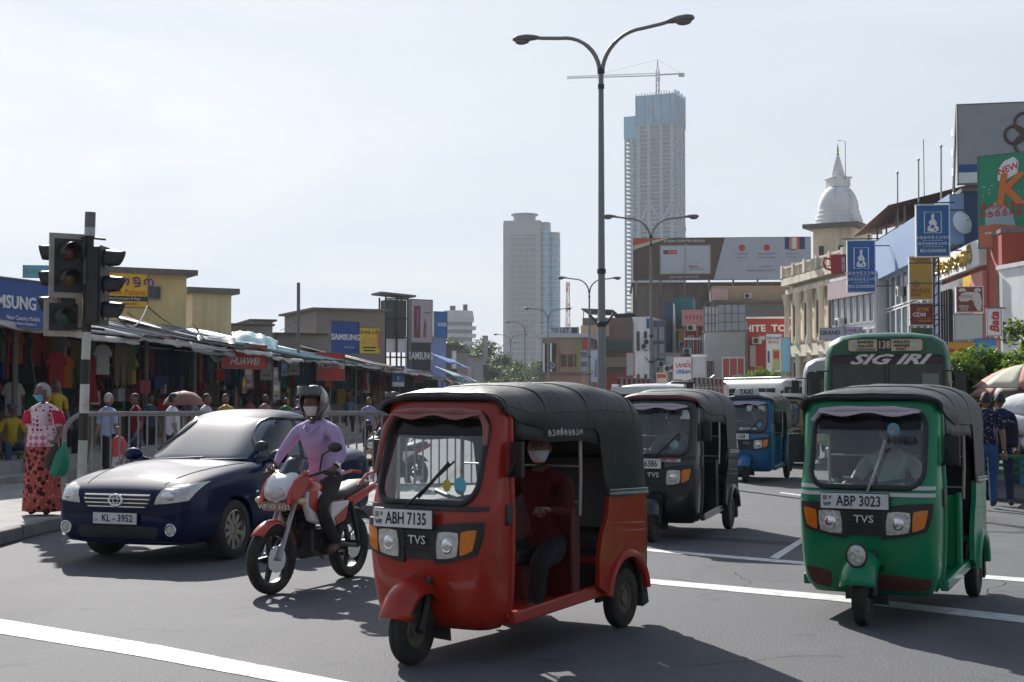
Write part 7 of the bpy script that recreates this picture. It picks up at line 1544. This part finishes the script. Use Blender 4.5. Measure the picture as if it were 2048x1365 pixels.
# ------------------------------------------------------------------ people
def pattern(name, base, low, dots, scale, size, zlow):
    m = mat(name, base, .85, var=.05, spec=.2); n, l = m.node_tree.nodes, m.node_tree.links; b = n['Principled BSDF']; tc = n['Texture Coordinate'].outputs['Object']
    cur = b.inputs['Base Color'].links[0].from_socket
    sp = n.new('ShaderNodeSeparateXYZ'); l.new(tc, sp.inputs[0])
    if low:
        gt = n.new('ShaderNodeMapRange'); gt.inputs[1].default_value = zlow; gt.inputs[2].default_value = zlow-.04; l.new(sp.outputs[2], gt.inputs[0])
        wv = n.new('ShaderNodeTexChecker'); wv.inputs['Scale'].default_value = 16; wv.inputs['Color1'].default_value = (*low, 1); wv.inputs['Color2'].default_value = (.72, .55, .62, 1)
        mp = n.new('ShaderNodeMapping'); mp.inputs['Rotation'].default_value = (0, R(45), 0); l.new(tc, mp.inputs[0]); l.new(mp.outputs[0], wv.inputs['Vector'])
        x = n.new('ShaderNodeMix'); x.data_type = 'RGBA'; l.new(gt.outputs[0], x.inputs['Factor']); l.new(cur, x.inputs['A']); l.new(wv.outputs[0], x.inputs['B']); cur = x.outputs['Result']
    for col, sc_, sz, w in dots:
        v = n.new('ShaderNodeTexVoronoi'); v.inputs['Scale'].default_value = sc_; v.inputs['Randomness'].default_value = w; l.new(tc, v.inputs['Vector'])
        lt = n.new('ShaderNodeMath'); lt.operation = 'LESS_THAN'; lt.inputs[1].default_value = sz; l.new(v.outputs['Distance'], lt.inputs[0])
        fac = lt.outputs[0]
        if low:
            an = n.new('ShaderNodeMath'); an.operation = 'GREATER_THAN'; an.inputs[1].default_value = zlow; l.new(sp.outputs[2], an.inputs[0]); mu = n.new('ShaderNodeMath'); mu.operation = 'MULTIPLY'; l.new(fac, mu.inputs[0]); l.new(an.outputs[0], mu.inputs[1]); fac = mu.outputs[0]
        x = n.new('ShaderNodeMix'); x.data_type = 'RGBA'; l.new(fac, x.inputs['Factor']); l.new(cur, x.inputs['A']); x.inputs['B'].default_value = (*col, 1); cur = x.outputs['Result']
    l.new(cur, b.inputs['Base Color']); return m
BLOUSE = pattern('dotted_blouse', (.68, .52, .56), (.55, .16, .25), [((.42, .02, .06), 17, .36, .35)], 1, 1, 1.08)
SKIRT = pattern('floral_skirt', (.42, .085, .075), None, [((.60, .22, .17), 19, .30, 1), ((.035, .012, .012), 12, .40, 1), ((.50, .09, .08), 30, .25, 1)], 1, 1, 0)
WL = V((-6.17, 18.75, .145)); WA = R(-14)
w = human('person', 'woman in a dotted pink blouse and long red floral skirt at the kerb', 'person', WL, WA, dict(elR=(.26, .02, 1.12), wrR=(.29, -.14, 1.03), elL=(-.25, .04, 1.12), wrL=(-.255, .0, .86), chest=(0, -.01, 1.28)), BLOUSE, cloth(.05, .02, .02), SKIN2, 'short', GREYHAIR, yaw=-.75, nod=.05, mask=MASKB, fat=1.13, shoes=BLACKP, stature=.97, hs=1.08)
q = MB()
q.rings([[V(((a+.012*sin(9*t+z*2))*cos(t), .005+(b+.012*sin(9*t+z*2))*sin(t), z)) for t in [2*pi*i/64 for i in range(64)]] for z, a, b in ((.055, .262, .20), (.25, .25, .19), (.5, .235, .18), (.75, .225, .17), (.90, .205, .155), (.98, .18, .14))], cap=False); q.build('skirt', SKIRT, w, 60, solid=.006)
q = MB(); q.rings([[V((a*cos(t), .0+b*sin(t), z)) for t in [2*pi*i/40 for i in range(40)]] for z, a, b in ((.90, .222, .165), (.98, .215, .16), (1.08, .205, .16), (1.18, .205, .165))], cap=False); q.build('blouse_hem', BLOUSE, w, 60, solid=.006)
for sx in (-1, 1):
  q = MB(); q.rings([[V((sx*c+.075*cos(t), e+.072*sin(t), z)) for t in [2*pi*i/20 for i in range(20)]] for z, c, e in ((1.20, .245, .02), (1.28, .225, .01), (1.37, .19, .0))], cap=False)
  q.build('sleeve', cloth(.50, .02, .07), w, 60, solid=.005)
QW = Matrix.Translation(WL) @ Matrix.Rotation(WA, 4, 'Z')
def bagshape(name, label, m, hang, wd, ht, seed):
    q = MB(); n = 28
    q.rings([[V((wd*f*cos(t)*(1+.08*sin(3*t+seed)), .5*wd*f*sin(t)*(1+.1*sin(4*t+seed)), z)) for t in [2*pi*i/n for i in range(n)]] for z, f in ((-ht, .35), (-ht*.97, .75), (-ht*.8, 1), (-ht*.5, .95), (-ht*.28, .6), (-ht*.12, .22), (0, .12))]); o = q.build(name, m, None, 60); o.location = QW @ V(hang); o.rotation_euler = (0, R(12), WA+.6); tag(o, label, 'bag'); return o
bagshape('shopping_bag', "green plastic bag hanging from the woman's hand", mat('green_plastic', (.01, .22, .13), .35, var=.2, vs=4, bump=.5, bs=12), (.40, -.13, .97), .12, .46, 1); bagshape('hand_bag', 'dark brown handbag in front of the green bag', mat('brown_leather', (.035, .018, .013), .45, var=.2), (.31, -.17, .97), .10, .38, 3)
JE = cloth(.04, .07, .15); DKP = cloth(.025, .025, .03)
seat = dict(pelvis=(0, .0, .50), belly=(0, -.03, .65), chest=(0, -.06, .84), collar=(0, -.07, .98), neck=(0, -.09, 1.07), shL=(-.185, -.06, .94), shR=(.185, -.06, .94), elL=(-.25, -.10, .70), elR=(.25, -.10, .70), wrL=(-.15, -.32, .56), wrR=(.16, -.32, .56), hiL=(-.1, -.04, .48), hiR=(.1, -.04, .48), knL=(-.16, -.45, .50), knR=(.17, -.45, .50), anL=(-.16, -.42, .09), anR=(.2, -.5, .09), toL=(-.17, -.56, .04), toR=(.22, -.64, .04))
p = at(22, 797, 27.6); o = human('person', 'man in a yellow shirt and jeans sitting before the stalls', 'person', (p.x, 27.6, .26), R(35), seat, cloth(.42, .28, .02), JE, SKIN2, 'short', HAIR); q = MB(); q.rings([[V((.10*cos(t), -.11+.12*sin(t), z)) for t in [2*pi*i/20 for i in range(20)]] for z in (1.23, 1.31)]); q.box((0, -.24, 1.235), (.15, .12, .015)); q.build('cap', cloth(.1, .1, .11), o)
q = MB(); q.box((0, 0, .2), (.5, .36, .05)); 
for sx in (-.2, .2):
    for sy in (-.14, .14): q.box((sx, sy, .09), (.04, .04, .18))
o = q.build('wooden_stool', WOOD, None, loc=(p.x, 27.6, .26+.18), rz=R(35)); o.location.z = .40; tag(o, 'low wooden stool under the seated man in yellow', 'stool')
walk = lambda s: dict(hiL=(-.095, 0, .90), knL=(-.1, -.10*s, .50), anL=(-.1, -.12*s+.05, .10), toL=(-.1, -.28*s, .05), knR=(.1, .04*s, .50), anR=(.1, .22*s, .14), toR=(.1, .12*s, .05), wrL=(-.25, .06*s, .88), wrR=(.25, -.12*s, .90))
def ped(x, d, rz, label, shirt, pants, z=0, skin=SKIN, hair=HAIR, J=None, mask=None, stature=1.0, **k):
    p = at(x, 797, d); return human('person', label, 'person', (p.x, d, z), R(rz), J or walk(rnd.choice((-1, 1))*.8), shirt, pants, skin, 'short', hair, mask=mask, group='people on foot by the market', stature=stature, **k)
ped(216, 26.6, 150, 'grey haired man in a pale blue shirt behind the railing', cloth(.30, .38, .55), DKP, hair=GREYHAIR)
ped(272, 29, -60, 'man in a maroon shirt looking into the stalls', cloth(.18, .02, .025), JE)
ped(238, 25.4, -30, 'child in red and white beside the pale blue shirt man', cloth(.5, .08, .1), cloth(.5, .5, .52), stature=.66)
ped(345, 27.5, 120, 'man in a plain white T-shirt walking behind the railing', cloth(.62, .62, .64), DKP)
u = ped(366, 33, 20, 'woman under a pink umbrella among the stalls', cloth(.25, .2, .2), DKP, stature=.95)
q = MB(); q.lathe([(.02, 1.95), (.25, 1.90), (.42, 1.76), (.5, 1.62), (.47, 1.62), (.4, 1.74), (.2, 1.87), (.02, 1.9)], n=10); o = q.build('umbrella', mat('pink_umbrella', (.26, .10, .09), .7, var=.1), None); q = MB(); q.tube([(0, 0, 1.0), (0, 0, 1.95)], .01, 5); q.build('handle', BLACKM, o); pp = at(368, 797, 32.8); o.location = (pp.x, 32.8, -.1); tag(o, 'dusty pink umbrella held over the stall shopper', 'umbrella')
ped(412, 31, 80, 'man in a white and maroon top in front of the dark stall', cloth(.5, .48, .5), cloth(.12, .02, .04)); ped(452, 33, -20, 'person in an orange yellow top before the stalls', cloth(.50, .30, .05), DKP); ped(530, 40, 60, 'man in a faded pink shirt among the stalls', cloth(.32, .16, .15), DKP, skin=SKIN2); ped(596, 42, 0, 'woman in purple with a white mask among the stalls', cloth(.2, .05, .2), DKP, mask=MASKW, stature=.93); ped(572, 44, 30, 'person in a green top among the stalls', cloth(.04, .16, .06), DKP, stature=.95)
ped(738, 40, 0, 'person in a lavender top near the phone boards', cloth(.28, .25, .42), DKP, stature=.96); ped(112, 28.4, 40, 'person in a dark yellow shirt beside the cabinet', cloth(.45, .30, .02), DKP, .26, SKIN2)
for x, d, c, lb in ((300, 36, (.05, .06, .12), 'shopper in dark blue deep among the clothes'), (388, 38, (.2, .2, .22), 'shopper in grey beside the bags'), (500, 46, (.3, .05, .05), 'shopper in dull red near the red sign'), (650, 52, (.4, .4, .4), 'shopper in white below the red phone board'), (700, 60, (.12, .2, .3), 'shopper in blue below the blue phone sign'), (160, 30.5, (.08, .08, .09), 'stall keeper in black beside the pole')):
    ped(x, d, rnd.uniform(0, 360), lb, cloth(*c), DKP, skin=SKIN2)
DOT = pattern('dotted_navy_shirt', (.010, .014, .035), None, [((.5, .52, .58), 26, .20, .8)], 1, 1, 0)
ped(1972, 21.6, 168, 'man in a dark dotted shirt and blue jeans walking away', DOT, cloth(.035, .09, .22), J=walk(1)); ped(2000, 22.2, 172, 'man in a plain navy shirt walking beside the dotted shirt man', cloth(.015, .025, .075), cloth(.02, .03, .06), J=walk(-1))
q = MB(); q.rings([[V((.17*f*cos(t), .10*f*sin(t), z)) for t in [2*pi*i/20 for i in range(20)]] for z, f in ((.0, .5), (.04, .95), (.25, 1), (.38, .8), (.42, .3))]); pp = at(2012, 797, 21.9); o = q.build('shoulder_bag', cloth(.015, .015, .03), None, loc=(pp.x, 21.85, .92)); tag(o, "dark shoulder bag at the navy shirt man's side", 'bag')
# ------------------------------------------------------------------ cart of sacks, parasols
t = thing('hand_cart', 'green two wheeled cart loaded with white sacks at the road edge', 'cart', (at(2052, 797, 23.4).x, 23.4, 0), R(-25)); CG = paint(.02, .16, .05)
q = MB(); q.box((0, 0, .72), (1.5, 1.9, .06)); q.build('deck', CG, t)
for z in (.5, .62): q = MB(); q.box((0, -.97, z), (1.5, .05, .05)); q.build('side_rail', CG, t)
for x in (-.7, -.23, .23, .7): q = MB(); q.box((x, -.96, .6), (.05, .05, .42)); q.build('upright', CG, t)
for sx in (-1, 1): wheel_parts(t, (sx*.6, .1, .35), .35, .16, .2, RIMM)
q = MB(); q.tube([(-.5, -.9, .7), (-.45, -2.0, .8), (.45, -2.0, .8), (.5, -.9, .7)], .025, 8); q.build('pull_bar', CG, t)
SACK = mat('white_sack', (.60, .60, .60), .7, var=.1, vs=4, bump=.6, bs=9, dirt=(.35, .33, .3), da=.4, ds=3)
for k, (x, y, z, rr) in enumerate(((-.4, -.55, .90, .1), (.35, -.5, .92, -.2), (-.35, .2, .91, .3), (.38, .3, .9, 0), (-.2, -.35, 1.24, .2), (.3, -.1, 1.26, .9), (0, .1, 1.54, -.3))):
    q = MB(); q.rings([[V((a*(1 if cos(t_) > 0 else -1)*abs(cos(t_))**.7, y_, b*(1 if sin(t_) > 0 else -1)*abs(sin(t_))**.7)) for t_ in [2*pi*i/20 for i in range(20)]] for y_, a, b in ((-.46, .1, .02), (-.42, .28, .08), (-.25, .36, .17), (0, .37, .19), (.25, .36, .17), (.42, .28, .08), (.46, .1, .02))])
    o = q.build('sack', SACK, None, 60); o.location = (Matrix.Translation(t.location) @ Matrix.Rotation(t.rotation_euler.z, 4, 'Z')) @ V((x, y, z)); o.rotation_euler = (.05*k-.1, .08, rr+t.rotation_euler.z); tag(o, ['white sack low at the front of the cart', 'white sack low at the far front of the cart', 'white sack low at the back of the cart', 'white sack low at the rear corner of the cart', 'white sack in the middle layer of the cart', 'white sack turned sideways in the middle layer', 'topmost white sack on the cart'][k], 'sack', 'white sacks loaded on the cart')
def parasol(label, p, r, zt, cols, tilt=0):
    t = thing('parasol', label, 'parasol', p, tilt, 'vendor parasols'); n = 8
    for k in range(n):
        q = MB(); q.grid(lambda u, v: V((r*v*cos(2*pi*(k+u)/n)*(cos(pi/n)/cos(pi/n*(2*u-1))), r*v*sin(2*pi*(k+u)/n)*(cos(pi/n)/cos(pi/n*(2*u-1))), zt-.38*r*v*v-.06*v)), 4, 5); q.build('canopy_panel', cols[k % len(cols)], t, 60, solid=.006)
    for k in range(n): q = MB(); q.tube([(0, 0, zt-.02), (r*.98*cos(2*pi*k/n), r*.98*sin(2*pi*k/n), zt-.38*r-.07)], .008, 4); q.build('rib', STEEL, t)
    q = MB(); q.tube([(0, 0, 0), (0, 0, zt+.05)], .022, 8); q.build('pole', STEEL, t)
PC = [mat('parasol_cream', (.55, .52, .40), .8, var=.08), mat('parasol_pink', (.55, .24, .20), .8, var=.08), mat('parasol_white', (.64, .62, .58), .8), mat('parasol_red', (.50, .20, .15), .8, var=.08)]
parasol('big faded cream and pink parasol at the picture edge', (at(2052, 797, 27).x, 27, 0), 1.0, 2.32, [PC[0], PC[3], PC[0], PC[1]], .3); parasol('lower pink and white parasol under the big one', (at(2016, 797, 28.5).x, 28.5, 0), .85, 2.08, [PC[1], PC[2]], .1); parasol('green and white parasol beside the sacks', (at(2062, 797, 25.5).x, 25.5, 0), .5, 1.65, [paint(.02, .25, .12), PC[2]], .2)
o = block('vendor_stall', 'blue boxed vendor stall under the parasols', 2036, 2090, 842, 28, 1.2, R(-10), paint(.04, .2, .4), cat='market stall', group='vendor stalls', roof=WOOD, over=.1, rt=.05)
# ------------------------------------------------------------------ haze
q = MB(); q.box((0, 528, 128), (1840, 1200, 258.4))
hm = bpy.data.materials.new('haze_air'); hm.use_nodes = True; n, l = hm.node_tree.nodes, hm.node_tree.links; n.clear(); ho = n.new('ShaderNodeOutputMaterial'); pv = n.new('ShaderNodeVolumePrincipled'); pv.inputs['Color'].default_value = (.84, .92, 1, 1); pv.inputs['Density'].default_value = .00014; pv.inputs['Anisotropy'].default_value = .35; l.new(pv.outputs[0], ho.inputs['Volume'])
tag(q.build('haze', hm, None, 0), 'pale hazy air over the whole street', 'haze', kind='stuff')
